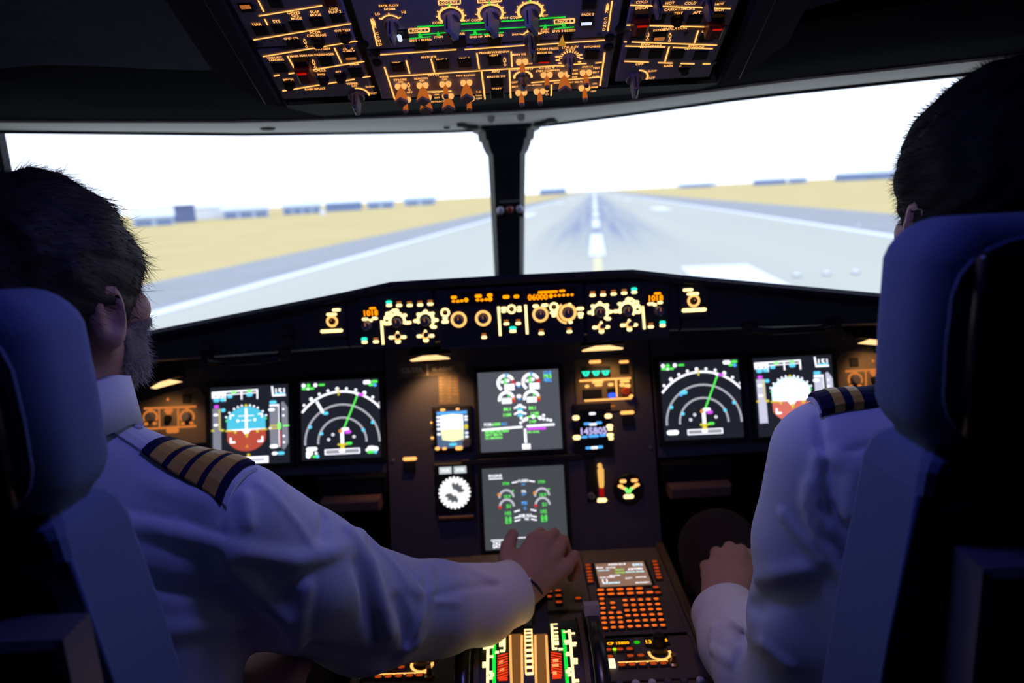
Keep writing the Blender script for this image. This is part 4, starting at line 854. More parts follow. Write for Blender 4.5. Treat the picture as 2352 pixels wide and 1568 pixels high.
flood(344, 408, 886, 869, 1.37, 'lit amber flood lamp by the beard of the grey-haired pilot', PF.P(-.75, -.05), .5)
flood(1980, 2040, 780, 785, 1.37, 'lit amber flood lamp beside the right seat headrest', PF.P(.77, .0), .5)
# ---- pull-out table edges and foot wells
for side in (-1, 1):
    pts = ((735, 1168), (872, 1160)) if side < 0 else ((1540, 1136), (1682, 1126))
    y = 1.33; a, c = aty(*pts[0], y), aty(*pts[1], y)
    r = thing('pull_out_table', 'brown edge of a stowed pull-out table under the %s' % ('navigation display with white wind marks' if side < 0 else 'navigation display with the empty corner'), 'table', ((a[0] + c[0]) / 2, y, a[2] - .02))
    b = MB(); fr = Frame((0, y, 0), (1, 0, 0), (0, 0, 1)); z = (a[2] + c[2]) / 2; b.box(fr, a[0] - 0, c[0] + 0, z - .013, z + .013, -.18, 0, mat('table_edge', (.14, .085, .07), .5, .3), .004); b.build('leaf', MATS['table_edge'], r)
    b = MB(); b.box(fr, a[0] - .01, c[0] + .01, z + .014, z + .05, -.2, -.03, BLACKP); b.box(fr, a[0] - .01, c[0] + .01, z - .10, z - .014, -.2, -.16, BLACKP); b.build('housing', BLACKP, r)
# ================================================================== overhead panel
T28 = math.radians(28)
OF = Frame((-.009, 1.12, 1.491), (1, 0, 0), (0, -math.cos(T28), math.sin(T28)))
def O_(px, py): return OF.uv(px, py)
OH = thing('overhead_panel', 'overhead switch panel with amber backlit legends, knobs and red guards', 'overhead panel', OF.P(0, .2, -.05))
OPM = mat('overhead_paint', (.30, .28, .32), .6, .25, noise=.12, nscale=200)
HOUS = mat('overhead_housing', (.030, .031, .045), .65, .2, noise=.15, nscale=150)
# housing: side cheeks, front lip
b = MB()
for s in (-1, 1):
    o = .009
    pts = [(s * .325 + o, .012), (s * .36 + o, .035), (s * .40 + o, .10), (s * .40 + o, .37), (s * .325 + o, .37)]
    if s > 0: pts = pts[::1]
    else: pts = pts[::-1]
    b = MB(); b.prism(OF, pts, -.06, .002, HOUS); b.build('housing_cheek', HOUS, OH)
    b = MB(); b.box(OF, s * .342 + o - .012, s * .342 + o + .012, .03, .36, .002, .008, HOUS, .003); b.build('edge_rail', HOUS, OH)
b = MB(); b.add([OF.P(-.33, .012, -.003), OF.P(.345, .012, -.003), (.36, ye(.36) - .03, ZS + .001), (-.36, ye(-.36) - .03, ZS + .001), OF.P(-.33, -.004, -.03), OF.P(.345, -.004, -.03)], [(0, 1, 2, 3)], LINER); b.build('front_fairing', None, OH)
def oplate(poly, name='switch_panel'):
    P = [O_(*p) for p in poly]; ar = sum(P[i][0] * P[(i + 1) % len(P)][1] - P[(i + 1) % len(P)][0] * P[i][1] for i in range(len(P)))
    if ar < 0: P = P[::-1]
    b = MB(); b.prism(OF, P, -.05, 0, OPM); return b.build(name, OPM, OH)
# panel columns in panel coordinates (constant u edges, running on towards the rear)
def ocol(u0, u1, v0, v1): b = MB(); b.box(OF, u0, u1, v0, v1, -.03, 0.0, OPM, .002); return b.build('switch_panel', OPM, OH)
LC = [ocol(-.322, -.182, .030, .14), ocol(-.322, -.182, .143, .35)]
CC = [ocol(-.172, .168, .018, .125), ocol(-.172, .168, .128, .35)]
RC = [ocol(.178, .318, .030, .135), ocol(.178, .318, .138, .35)]
b = MB(); b.box(OF, -.33, .326, .008, .36, -.05, -.012, BLACKP); b.build('backing', BLACKP, OH)
LEG = MB(); LEGG = MB()
def ol(x0, y0, x1, y1, w=3.6, m=AMB, B=LEG): s = OF.scale(x0, y0)[0]; B.line(OF, [O_(x0, y0), O_(x1, y1)], w * s, .0008, m)
TXT = MB()
def ot(px, py, t, w, m=AMB):
    s = OF.scale(px, py)[0]; u, v = O_(px, py); vs, fs, tw, th = glyphs(t, .008); k = w * s / tw; k2 = min(k, .0115)
    TXT.add([OF.P(u + (x - tw / 2) * k, v + (y - .35) * k2 * 1.12, .0009) for x, y in vs], fs, m)
def overt(px, py, t, dy, dx=2.6):
    for i, ch in enumerate(t): ot(px + dx * i, py + dy * i, ch, 6.5)
for q in ((594, 36, 740, 12), (582, 91, 807, 53), (604, 129, 821, 93), (629, 174, 642, 171), (663, 169, 684, 165), (720, 159, 837, 140), (649, 208, 815, 181), (833, 177, 851, 174), (593, 0, 606, 26), (608, 43, 615, 57), (660, 127, 680, 163), (768, 109, 785, 145),
          (852, 43, 867, 105), (1406, 1, 1396, 71), (873, 125, 1048, 113), (1067, 113, 1205, 103), (1233, 102, 1393, 91), (933, 138, 941, 168), (990, 134, 998, 165), (1095, 121, 1101, 158), (1174, 117, 1176, 153), (1389, 120, 1378, 196), (883, 153, 907, 227), (895, 175, 1294, 149), (1317, 147, 1347, 145), (1367, 144, 1382, 142), (1106, 163, 1114, 227), (1170, 159, 1173, 224), (979, 210, 1037, 208), (1220, 189, 1378, 176), (1267, 193, 1266, 219),
          (1447, 11, 1678, 19), (1439, 57, 1448, 57), (1487, 58, 1620, 61), (1604, 69, 1595, 98), (1433, 95, 1647, 103), (1436, 105, 1528, 107), (1545, 108, 1637, 111), (1537, 106, 1527, 141), (1434, 140, 1490, 142), (1512, 143, 1545, 144), (1563, 145, 1595, 146), (1614, 146, 1631, 146)): ol(*q)
for q in ((958, 61, 1023, 57), (1059, 54, 1113, 51), (1151, 48, 1204, 45), (1240, 42, 1299, 38)): ol(*q, 4.5, GRN, LEGG)
for q in ((960, 79, 1034, 73), (1059, 70, 1212, 61), (1240, 59, 1299, 55)): ol(*q, 3, GRN, LEGG)
for q in ((940, 88, 990, 83), (1080, 79, 1107, 77), (1111, 78, 1157, 73), (1272, 65, 1319, 61)): ol(*q, 3.5, GRN, LEGG)
for x, y in ((965, 80), (1007, 78), (1091, 73), (1132, 71), (1252, 61), (1295, 56), (1032, 12), (1124, 8), (1217, 1)):
    u, v = O_(x, y); LEGG.poly(OF, [(u - .003, v - .003), (u + .003, v - .003), (u, v + .006)], .0009, GRN)
for t in (('TERR', 589, 55, 23), ('SYS', 635, 48, 17), ('GPWS', 674, 28, 30), ('G/S', 678, 34, 17), ('MODE', 681, 41, 25), ('FLAP', 723, 26, 20), ('MODE', 725, 33, 25), ('LDG', 766, 19, 18), ('FLAP 3', 769, 26, 28), ('RCDR', 724, 73, 26), ('GND CTL', 669, 87, 35), ('CVR ERASE', 727, 80, 45), ('CVR TEST', 787, 69, 38), ('OXYGEN', 740, 111, 36), ('HIGH ALT', 631, 131, 35), ('LANDING', 635, 136.5, 34), ('MASK MAN ON', 693, 127, 55), ('PASSENGER', 745, 124, 46), ('CREW', 800, 111, 24), ('SUPPLY', 802, 117, 28), ('CALLS', 734, 160.5, 28), ('FWD', 738, 170, 17), ('AFT', 777, 164, 14), ('MECH', 662, 182, 23), ('EMER', 814, 146, 22), ('RAIN RPLNT', 724, 203, 48), ('WIPER', 809, 191, 27), ('OFF', 814, 196.5, 13), ('SLOW', 850, 198, 21), ('FAST', 857, 213, 18),
          ('PACK FLOW', 893, 12, 46), ('NORM', 895, 20, 25), ('LO', 867, 31, 11), ('HI', 927, 27, 9), ('COCKPIT', 1032, 4, 40), ('FWD CABIN', 1124, -1, 44), ('COLD', 1005, 51, 24), ('HOT', 1071, 46, 16), ('COLD', 1094, 45, 24), ('HOT', 1160, 40, 16), ('COLD', 1183, 39, 24), ('HOT', 1250, 35, 17), ('PACK 1', 962, 69, 30), ('PACK 2', 1296, 48, 30), ('PACK 2', 1350, 32, 28), ('ENG 1 BLEED', 966, 91, 50), ('START', 1007, 84, 22), ('RAM AIR', 1052, 76.5, 32), ('GND HP', 1093, 83.5, 30), ('APU BLEED', 1134, 80.5, 44), ('AUTO', 1219, 69, 20), ('SHUT', 1185, 78, 18), ('START', 1252, 67, 20), ('OPEN', 1251, 73, 20), ('ENG 2 BLEED', 1295, 69.5, 52),
          ('ANTI ICE', 984, 130, 36), ('WING', 910, 143, 20), ('ENG 1', 1014, 136, 24), ('ENG 2', 1067, 133, 24), ('PROBE/WINDOW', 1135, 119, 70), ('HEAT', 1135, 126, 20), ('MAN V/S', 1192, 124, 32), ('CABIN PRESS', 1258, 111, 50), ('MODE SEL', 1252, 120, 35), ('LDG ELEV', 1310, 107, 38), ('AUTO', 1309, 112.5, 22), ('DITCHING', 1360, 106, 36), ('EXT LT', 996, 171, 26), ('STROBE', 919, 182, 30), ('ON', 920, 187, 11), ('BEACON', 967, 179, 31), ('ON', 969, 184, 11), ('WING', 1019, 175.5, 21), ('ON', 1021, 181, 11), ('NAV & LOGO', 1070, 172, 44), ('LAND', 1002, 210, 20), ('ON', 1003, 216, 10), ('OFF', 1004, 223, 13), ('RETRACT', 1006, 232, 31), ('T.O', 1099, 210, 12), ('TAXI', 1099, 218, 14), ('OFF', 1100, 225, 14), ('APU', 1138, 163, 18), ('MASTER SW', 1140, 175, 43), ('START', 1141, 203, 22), ('OVHD INTEG LT', 1199, 158, 52), ('ICE IND &', 1256, 154, 36), ('STBY COMPASS', 1258, 161, 55), ('DOME', 1288, 151, 18), ('ANN LT', 1349, 152, 25), ('BRT', 1322, 160, 11), ('DIM', 1321, 168, 12), ('OFF', 1320, 176, 12), ('TEST', 1370, 155, 17), ('BRT', 1369, 165, 14), ('DIM', 1368, 175, 14), ('SIGNS', 1281, 189, 19), ('SEAT BELTS', 1320, 187.5, 36), ('NO SMOKING', 1228, 194, 32), ('ON', 1366, 191, 10), ('ARM', 1365, 199, 15), ('OFF', 1363, 208, 12), ('OFF', 1182, 188, 14), ('BRT', 1183, 198, 14), ('AFT', 941, 211, 14), ('OFF', 917, 213, 10), ('ON', 1217, 145, 10),
          ('COLD', 1474, 3.5, 26), ('HOT', 1539, 6, 20), ('COLD', 1586, 6, 26), ('HOT', 1653, 8, 20), ('DISCH', 1474, 17, 28), ('DISCH', 1649, 21.5, 26), ('CARGO SMOKE', 1561, 19.5, 70), ('TEST', 1558, 29, 20), ('AFT', 1601, 28, 18), ('VENTILATION', 1548, 64.5, 58), ('EXTRACT', 1518, 68, 34), ('BLOWER', 1465, 66.5, 32), ('CAB', 1620, 71, 16), ('FANS', 1647, 73, 12), ('ENG', 1483, 100, 20), ('MAN START', 1495, 105.5, 48), ('ENG', 1592, 103, 20), ('N1 MODE', 1595, 109, 42), ('RAIN', 1535, 150, 20), ('RPLNT', 1569, 151, 16), ('OFF', 1469, 146, 18), ('SLOW', 1498, 162, 20), ('FAST', 1495, 178, 18)): ot(t[1], t[2], t[0], t[3])
overt(856, 43, 'AIR', 8.7); overt(866, 76, 'COND', 8.2); overt(1396, 9, 'AIR', 8, -1.2); overt(1391, 42, 'COND', 8.2, -1.2); overt(699, 90, 'AUTO', 5.2, 1.8); overt(719, 138, 'AUTO', 5.2, 1.8); overt(1159, 133, 'AUTO', 5, .3); overt(1488, 75, 'AUTO', 5, -.4); overt(1539, 77, 'AUTO', 5, -.4); overt(938, 190, 'AUTO', 5, .6); overt(1257, 200, 'AUTO', 5.2, -.3)
def obox(px, py, w, h): ol(px - w / 2, py - h / 2 + .03 * w, px + w / 2, py - h / 2 - .03 * w, 3); ol(px - w / 2, py + h / 2 + .03 * w, px + w / 2, py + h / 2 - .03 * w, 3); ol(px - w / 2, py - h / 2 + .03 * w, px - w / 2 + 1, py + h / 2 + .03 * w, 3); ol(px + w / 2, py - h / 2 - .03 * w, px + w / 2 + .5, py + h / 2 - .03 * w, 3)
obox(962, 69, 46, 9); obox(1296, 48, 46, 9); obox(1032, 4, 50, 10); obox(1124, -1, 54, 10)
def oarc(px, py, r, a0, a1, w=4.5, m=AMB, ticks=()):
    s = OF.scale(px, py)[0]; u, v = O_(px, py); LEG.arc(OF, u, v, r * s, a0, a1, w * s, .0009, m, 18)
    for a in ticks: c, q = math.cos(math.radians(a)), math.sin(math.radians(a)); LEG.line(OF, [(u + c * r * s, v + q * r * s), (u + c * (r + 7) * s, v + q * (r + 7) * s)], 3 * s, .0009, m)
OK = mat('overhead_knob', (.16, .15, .15), .45, .4)
def oknob(px, py, ang, r=14, h=.030, w=8, big=True):
    """skirted rotary knob with a tall bar grip"""
    s = OF.scale(px, py)[0]; u, v = O_(px, py); b = MB(); R = r * s
    b.lathe(OF, u, v, [(R, 0), (R, .004), (R * .9, .006)], OK, 20); k = b.build('rotary_knob', OK, OH)
    fr = Frame(OF.P(u, v, 0), OF.u * math.cos(ang) + OF.v * math.sin(ang), -OF.u * math.sin(ang) + OF.v * math.cos(ang)); b = MB(); hw = w * s
    b.box(fr, -hw, hw, -R * 1.02, R * 1.12, .005, h, OK, .004, taper=.0015); b.build('grip', OK, k)
    b = MB(); b.box(fr, -.0009, .0009, R * .2, R * .98, h, h + .0006, BLACKP); b.box(fr, -.0009, .0009, R * 1.06, R * 1.13, .008, h - .006, BLACKP); b.build('pointer', BLACKP, k)
oarc(898, 50, 22, 30, 150, 4, AMB, (30, 90, 150)); oknob(900, 52, .05, 19, .032)
for x, y in ((1036, 36), (1127, 30), (1218, 25)): oarc(x, y, 28, -40, 220, 6, AMB, (-30, 0, 30, 60, 90, 120, 150, 180, 210)); oknob(x + 1, y + 1, .45, 20, .034, 10)
oarc(1220, 84, 20, 25, 155, 4, AMB, (25, 90, 155)); oknob(1220, 86, 0, 19, .034)
oarc(823, 217, 25, -10, 95, 4); oknob(819, 219, 0, 19, .030); oarc(1462, 177, 25, -20, 85, 4); oknob(1456, 178, .05, 19, .032)
oarc(1201, 176, 20, -10, 190, 5); oknob(1202, 180, 0, 13, .020, 9)
oknob(1509, -4, 0, 16, .030); oknob(1625, 0, 0, 16, .030)
for a in range(0, 190, 18): oarc(1308, 131, 17, a, a + .1, 4, AMB, (a,))
for dx, dy, t in ((-27, -2, 12), (-27, 6, 10), (-22, 13, 9), (26, -6, 8), (27, 2, 9), (23, 10, 8)):
    u, v = O_(1308 + dx, 131 + dy); s = OF.scale(1308, 131)[0]; LEG.pill(OF, u, v, t * s, 4 * s, .0009, AMB)
oknob(1307, 132, .0, 15, .026, 7)
# square push buttons
def obut(px, py, w=33, h=21, m=BLACKP, name='push_button', z=.002, lit=None):
    s = OF.scale(px, py); u, v = O_(px, py); b = MB(); b.box(OF, u - w / 2 * s[0], u + w / 2 * s[0], v - h / 2 * s[1], v + h / 2 * s[1], 0, z, m, .0015); k = b.build(name, m, OH)
    if lit: c = MB(); c.box(OF, u - w * .36 * s[0], u + w * .36 * s[0], v - h * lit[2] * s[1], v - h * lit[1] * s[1], z, z + .0006, lit[0]); c.build('lit_caption', lit[0], k)
    return k
REDG = mat('red_guard', (.16, .012, .010), .4, .4); REDL = emi('red_caption', (200, 25, 12), .8)
for p in ((599, 70), (642, 66), (682, 59), (729, 50), (776, 41), (633, 7), (675, 99), (642, 155), (750, 141), (818, 166), (970, 103), (1054, 94), (1136, 93), (1353, 10), (915, 153), (1017, 146), (1067, 143), (1136, 139), (1359, 125), (1142, 187), (1142, 214), (1512, 43), (1595, 44), (1465, 80), (1624, 84), (1455, 122), (1506, 123), (1556, 124), (1610, 126), (922, 78)): obut(*p)
obut(805, 128, lit=(AMBD, .05, .3)); obut(1515, 83, lit=(AMBD, .0, .3)); obut(1299, 82); obut(1347, 48, lit=(emi('white_caption', (225, 235, 255), 1.0), .02, .32)); obut(1249, 133, m=mat('navy_cap', (.01, .012, .05), .4), lit=(REDL, .3, .4)); obut(566, 17, lit=(AMBD, -.4, .0)); obut(760, 5, m=REDG)
u, v = O_(1290, 82); b = MB(); b.poly(OF, [(u - .006, v - .010), (u + .006, v - .010), (u, v + .012)], .0085, emi('amber_flag', (190, 130, 40), .9)); b.build('amber_flag', MATS['amber_flag'], OH)
u, v = O_(918, 76); b = MB(); b.pill(OF, u, v, .006, .014, .0078, MATS['white_caption']); b.build('lit_caption', MATS['white_caption'], OH)
for p in ((731, 93), (792, 81), (742, 180), (782, 174), (664, 191), (1555, 43), (1572, 156)):
    u, v = O_(*p); b = MB(); b.lathe(OF, u, v, [(.0085, 0), (.0085, .005), (.006, .007), (.006, .009)], BLACKP, 14); b.build('round_button', BLACKP, OH)
# guarded red covers, hinged, with a lit caption at the hinge
for px, py in ((698, 150), (1470, 40), (1640, 48)):
    s = OF.scale(px, py); u, v = O_(px, py); hw = 18 * s[0]; hh = 19 * s[1]; b = MB()
    b.box(OF, u - hw, u + hw, v - hh, v + hh * .6, 0, .020, REDG, .004); k = b.build('red_guard', REDG, OH)
    b = MB(); b.box(OF, u - hw * .9, u + hw * .9, v + hh * .6, v + hh, 0, .010, BLACKP, .002); b.build('hinge', BLACKP, k)
    b = MB(); b.box(OF, u - hw * .6, u + hw * .6, v + hh * .35, v + hh * .55, .020, .0206, REDL); b.build('lit_caption', REDL, k)
# toggle switches: lit twin-lobed collar, orange stem, grey tip
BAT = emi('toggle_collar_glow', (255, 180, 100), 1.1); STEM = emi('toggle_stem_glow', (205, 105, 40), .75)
def otog(px, py, L=.020, block=False):
    s = OF.scale(px, py)[0]; u, v = O_(px, py); b = MB()
    for q in (-1, 1):
        b.lathe(OF, u + q * 7 * s, v + 2 * s, [(.0042, .002), (.0046, .004), (.0036, .007), (.0016, .008)], BAT, 10)
    k = b.build('toggle_switch', BAT, OH, smooth=True)
    b = MB(); w = .0036 if not block else .0075
    b.tube([OF.P(u, v, .004), OF.P(u, v - .002, L * .6), OF.P(u, v - .003, L)], [.003, w, w * (1.1 if not block else 1.3)], STEM, 4 if block else 8); b.build('stem', STEM, k)
    b = MB(); b.tube([OF.P(u, v - .003, L), OF.P(u, v - .003, L + .004)], [w * (1.1 if not block else 1.35), w * (1.0 if not block else 1.3)], OK, 4 if block else 8); b.build('tip', OK, k)
for p in ((1023, 189), (931, 225), (1199, 138), (1255, 168), (1345, 163), (1197, 209), (1239, 206), (1342, 198), (1077, 222)): otog(*p)
for p in ((921, 194), (971, 192), (1071, 186), (1295, 167)): otog(*p, .026, True)
for p in ((978, 220), (1029, 217)): otog(*p, .022, True)
LEG.build('legend_rule', AMB, OH); LEGG.build('green_schematic', GRN, OH); tl = TXT.build('lettering', AMB, OH); tl['kind'] = 'stuff'
for p in ((598, 100), (800, 108), (850, 128), (890, 3), (944, 132), (1093, 96), (1375, 78), (1577, 77), (585, 15), (1445, 95), (1640, 142), (700, 215)):
    u, v = O_(*p); b = MB(); b.lathe(OF, u, v, [(.0035, 0), (.0035, .0015), (.002, .002)], KNOB, 8); b.build('screw', KNOB, OH)
# dzus latches along the column joints
for p in ((835, 100), (862, 120), (866, 143), (1424, 65), (1400, 85), (1398, 107), (578, 100)):
    u, v = O_(*p); b = MB(); b.lathe(OF, u, v, [(.007, -.004), (.007, .002), (.005, .003)], BLACKP, 12); b.build('latch', BLACKP, OH)

# small map lamp behind the overhead panel, aimed at the pedestal
mp = (0.0, .70, 1.690); ml = thing('map_lamp', 'small amber map lamp behind the overhead panel pointing at the pedestal', 'lamp', mp)
fr = Frame(mp, (1, 0, 0), (0, -1, .0)); b = MB(); b.lathe(fr, .14, 0, [(.022, -.09), (.022, .004), (.018, .010), (.016, .006)], BLACKP, 18); b.build('housing', BLACKP, ml)
b = MB(); b.lathe(fr, .14, 0, [(.0155, .003), (.012, .006), (.004, .007)], emi('map_lens', (255, 190, 110), 2.0), 16); b.build('lens', MATS['map_lens'], ml)
L = lamp('map_light', 'SPOT', (.14, 0, -.012), (0, 0, 0), 3.2, (1.0, .55, .25), spot_size=math.radians(36), spot_blend=.6, shadow_soft_size=.012); L.parent = ml
L.rotation_euler = Vector((.0, .38, -1.02)).to_track_quat('-Z', 'Y').to_euler()
# ================================================================== centre pedestal
ZP = .62
ZF = Frame((0, 1.0, ZP), (1, 0, 0), (0, 1, 0))
def Z_(px, py, w=0.0): return ZF.uv(px, py, w)
PD = thing('pedestal', 'centre pedestal console between the pilot seats', 'console', (0, 1.0, 0))
PSIDE = mat('pedestal_side', (.022, .020, .020), .6, .25)
b = MB(); b.box(ZF, -.275, .280, -.36, .335, -ZP + .001, -.012, PSIDE, .006); b.build('body', PSIDE, PD)
for s, x in ((-1, -.275), (1, .280)): b = MB(); b.box(ZF, x - .008, x + .008, -.36, .335, -.03, .006, mat('worn_edge', (.12, .085, .05), .5, .4, .3), .003); b.build('edge_trim', MATS['worn_edge'], PD)
b = MB(); b.box(ZF, -.267, .272, -.36, .335, -.012, -.004, PEDP); b.build('deck', PEDP, PD)
OKEY = emi('orange_key', (255, 110, 35), 1.1); OKEYD = emi('dim_orange_key', (205, 75, 25), .7)
KEYC = mat('key_cap', (.05, .04, .035), .5)
def key_mesh(w, d, glow):
    b = MB(); b.box(WORLD, -w / 2, w / 2, -d / 2, d / 2, 0, .004, KEYC, .001); b.pill(WORLD, 0, 0, w * .8, d * .62, .0043, glow); return local_mesh('key', b)
KM = key_mesh(.0115, .0105, OKEY); KMW = key_mesh(.016, .0105, OKEY); KMD = key_mesh(.0135, .011, OKEYD)
def zkey(root, px, py, me=None, w=.003): u, v = Z_(px, py); return place('key', me or KM, root, ZF, u, v, w)
def zplate(root, pts, z0=-.004, z1=.003, m=PEDP, name='faceplate'):
    P = [Z_(*p) for p in pts]; us = sorted(p[0] for p in P); vs = sorted(p[1] for p in P)
    u0, u1 = (us[0] + us[1]) / 2, (us[-1] + us[-2]) / 2; v0, v1 = (vs[0] + vs[1]) / 2, (vs[-1] + vs[-2]) / 2
    b = MB(); b.box(ZF, u0, u1, v0, v1, z0, z1, m, .0015); return b.build(name, m, root), (u0, u1, v0, v1)
# ---- keyboard display unit (lit)
C4 = lambda X, Y: (1300 + .1964 * X, 1260 + .1964 * Y)
KD = thing('keyboard_display_unit', 'pedestal keypad unit with a bright text screen and rows of orange keys', 'keypad', ZF.P(.19, .05))
zplate(KD, [(1342, 1286), (1518, 1278), (1568, 1462), (1372, 1474)])
a = Z_(1366, 1301); c = Z_(1497, 1349); u0, u1, v0, v1 = a[0] + .0, c[0] + .0005, c[1], a[1]
b = MB(); b.box(ZF, u0 - .006, u1 + .006, v0 - .005, v1 + .005, .002, .006, BLACKP, .002); b.build('bezel', BLACKP, KD)
MS = emi('keypad_screen', (165, 125, 105), .75, True); b = MB(); b.poly(ZF, [(u0, v0), (u1, v0), (u1, v1), (u0, v1)], .0064, MS); scn = b.build('screen', MS, KD)
def mtext(t, x, y, w, m): b = MB(); b.text(ZF, u0 + (u1 - u0) * x, v1 - (v1 - v0) * y, t, width=(u1 - u0) * w, w=.0067, m=m); return b
MWH = emi('keypad_text', (250, 250, 255), 1.6); MCY = emi('keypad_text_cyan', (205, 245, 255), 1.5); MGR = emi('keypad_text_green', (150, 225, 100), 1.2)
for t, x, y, w, m in (('A320-214', .44, .08, .36, MWH), ('ENG', .08, .2, .14, MWH), ('CFM56-5B4', .14, .32, .24, MCY), ('ACTIVE', .30, .22, .2, MWH), ('28JAN', .46, .32, .18, MGR), ('25FEB', .46, .45, .2, MGR), ('SECOND', .34, .56, .22, MWH), ('EIS2', .86, .14, .2, MCY), ('AB7080', .78, .32, .3, MWH), ('DATA BASE', .76, .44, .36, MCY), ('CHG CODE', .18, .62, .3, MWH), ('[ ]', .12, .75, .1, MWH), ('IDLE/PERF', .24, .86, .34, MCY), ('SOFT', .6, .70, .14, MWH), ('STATUS', .84, .68, .2, MWH), ('XLOAD>', .83, .9, .28, MWH)):
    mtext(t, x, y, w, m).build('text_line', m, scn)
keys = [(405, 520), (518, 517), (632, 512), (745, 509), (857, 502), (413, 573), (527, 568), (640, 565), (753, 560), (867, 555), (980, 549), (420, 625), (425, 680), (435, 735), (545, 672), (555, 730), (690, 642), (780, 637), (870, 634), (963, 631), (1055, 626), (698, 698), (792, 697), (884, 694), (977, 690), (1072, 687), (713, 762), (803, 760), (897, 754), (991, 748), (1085, 747), (724, 821), (819, 818), (910, 815), (1005, 810), (1100, 806), (738, 886), (832, 882), (927, 876), (1020, 873), (1114, 870), (752, 950), (847, 946), (940, 941), (1036, 937), (1133, 935), (433, 793), (527, 790), (622, 788), (443, 851), (537, 848), (631, 845), (449, 906), (546, 901), (641, 899), (459, 970), (557, 961), (650, 957)]
for X, Y in keys: zkey(KD, *C4(X, Y), KMW if Y < 600 else KM)
for X, Y in ((1050, 487), (1075, 550)): zkey(KD, *C4(X, Y), KMD)
for i in range(6):
    zkey(KD, *C4(258 + 6 * i, 228 + 38 * i), KMD); zkey(KD, *C4(1038 + 10 * i, 185 + 38 * i), KMD)
# ---- the same unit on the far side, mostly under the sleeve
KD2 = thing('keyboard_display_unit', 'pedestal keypad unit mostly hidden under the white sleeve', 'keypad', ZF.P(-.19, .05))
b = MB(); b.box(ZF, -.262, -.118, .05, .295, -.004, .003, PEDP, .0015); b.build('faceplate', PEDP, KD2); b = MB(); b.box(ZF, -.238, -.142, .195, .275, .003, .006, BLACKP, .001); b.build('screen', BLACKP, KD2)
for i in range(5):
    for j in range(4): place('key', KM, KD2, ZF, -.235 + .022 * i, .075 + .022 * j, .003)
# ---- system control panel between the keypads
SP = thing('system_display_panel', 'grey panel with a few orange buttons behind the reaching hand', 'control panel', ZF.P(.0, .24))
b = MB(); b.box(ZF, -.113, .113, .115, .325, -.004, .002, PEDP, .0015); b.build('faceplate', PEDP, SP)
for p in ((1282, 1362), (1283, 1374), (1284, 1389), (1262, 1364), (1261, 1376), (1309, 1296), (1328, 1380)): zkey(SP, *p, KMD, .002)
for p in ((1213, 1392), (1196, 1392), (1200, 1380)): zkey(SP, *p, KMD, .002)
# ---- radio panels
def radio(name, label, side):
    m = 1 if side > 0 else -1
    r = thing(name, label, 'radio', ZF.P(m * .19, -.02))
    b = MB(); b.box(ZF, m * .19 - .073, m * .19 + .073, -.075, .036, -.004, .003, PEDP, .0015); b.build('faceplate', PEDP, r)
    X = lambda px, py: Z_(px, py)
    cu = m * .19; off = 0 if side > 0 else -.38
    def pp(px, py): u, v = Z_(px, py); return u + off, v
    def disp(x0, y0, x1, y1, t, w):
        a, c = pp(x0, y0), pp(x1, y1); k = MB(); k.box(ZF, a[0], c[0], c[1], a[1], .002, .005, BLACKP); o = k.build('display_window', BLACKP, r); k = MB(); k.text(ZF, (a[0] + c[0]) / 2, (a[1] + c[1]) / 2, t, width=(c[0] - a[0]) * w, w=.0054, m=emi('radio_digits', (255, 170, 10), 1.8)); k.build('reading', MATS['radio_digits'], o)
    disp(1390, 1474, 1450, 1492, 'CP 15800', .92); disp(1478, 1470, 1502, 1490, '13', .75); disp(1520, 1466, 1540, 1486, '5', .5)
    k = MB(); u, v = pp(1463, 1480); k.pill(ZF, u, v, .010, .008, .0045, emi('green_lamp', (40, 190, 20), 1.0)); k.build('green_lamp', MATS['green_lamp'], r)
    k = MB(); u, v = pp(1412, 1500); k.pill(ZF, u, v, .006, .008, .0075, emi('lime_lamp', (170, 255, 20), 1.2)); k.build('green_lamp', MATS['lime_lamp'], r)
    for x, y in ((1398, 1500), (1424, 1499), (1446, 1498), (1401, 1516), (1448, 1514), (1472, 1513), (1429, 1535), (1452, 1534), (1476, 1533), (1501, 1532), (1524, 1531)): u, v = pp(x, y); place('key', KMD, r, ZF, u, v, .003)
    k = MB(); a, c = pp(1420, 1526), pp(1534, 1521); k.line(ZF, [a, c], .004, .0036, AMB); k.build('rule', AMB, r)
    k = MB(); u, v = pp(1515, 1503); k.arc(ZF, u, v, .0165, 165, 375, .0045, .0036, AMB); k.build('ring_legend', AMB, r)
    k = MB(); k.lathe(ZF, u, v + .004, [(.0125, .003), (.0125, .014), (.010, .015), (.0095, .030), (.0075, .033)], BLACKP, 18); k.build('knob', BLACKP, r)
    u, v = pp(1547, 1531); k = MB(); k.lathe(ZF, u, v, [(.008, .003), (.008, .007), (.005, .009), (.0035, .016), (.0045, .022)], mat('brass_toggle', (.5, .33, .15), .3, .5, .8), 14); k.build('toggle_switch', MATS['brass_toggle'], r)
    k = MB(); a, c = pp(1393, 1523), pp(1415, 1538); k.box(ZF, a[0], c[0], c[1], a[1], .003, .010, emi('white_button', (255, 235, 195), 1.3), .002) if side > 0 else k.box(ZF, a[0], c[0], c[1], a[1], .003, .010, BLACKP, .002); k.build('transmit_button', None, r)
    for x, y in ((1373, 1481), (1374, 1494), (1380, 1536), (1378, 1525), (1381, 1548)): u, v = pp(x, y); k = MB(); k.lathe(ZF, u, v, [(.005, .002), (.005, .004), (.003, .005)], mat('steel_screw', (.4, .36, .3), .35, .5, .9), 10); k.build('screw', MATS['steel_screw'], r)
radio('radio_unit', 'radio panel with amber digits, green lamp and a white square button', 1)
radio('radio_unit', 'radio panel with amber digits partly under the white sleeve, no white button', -1)
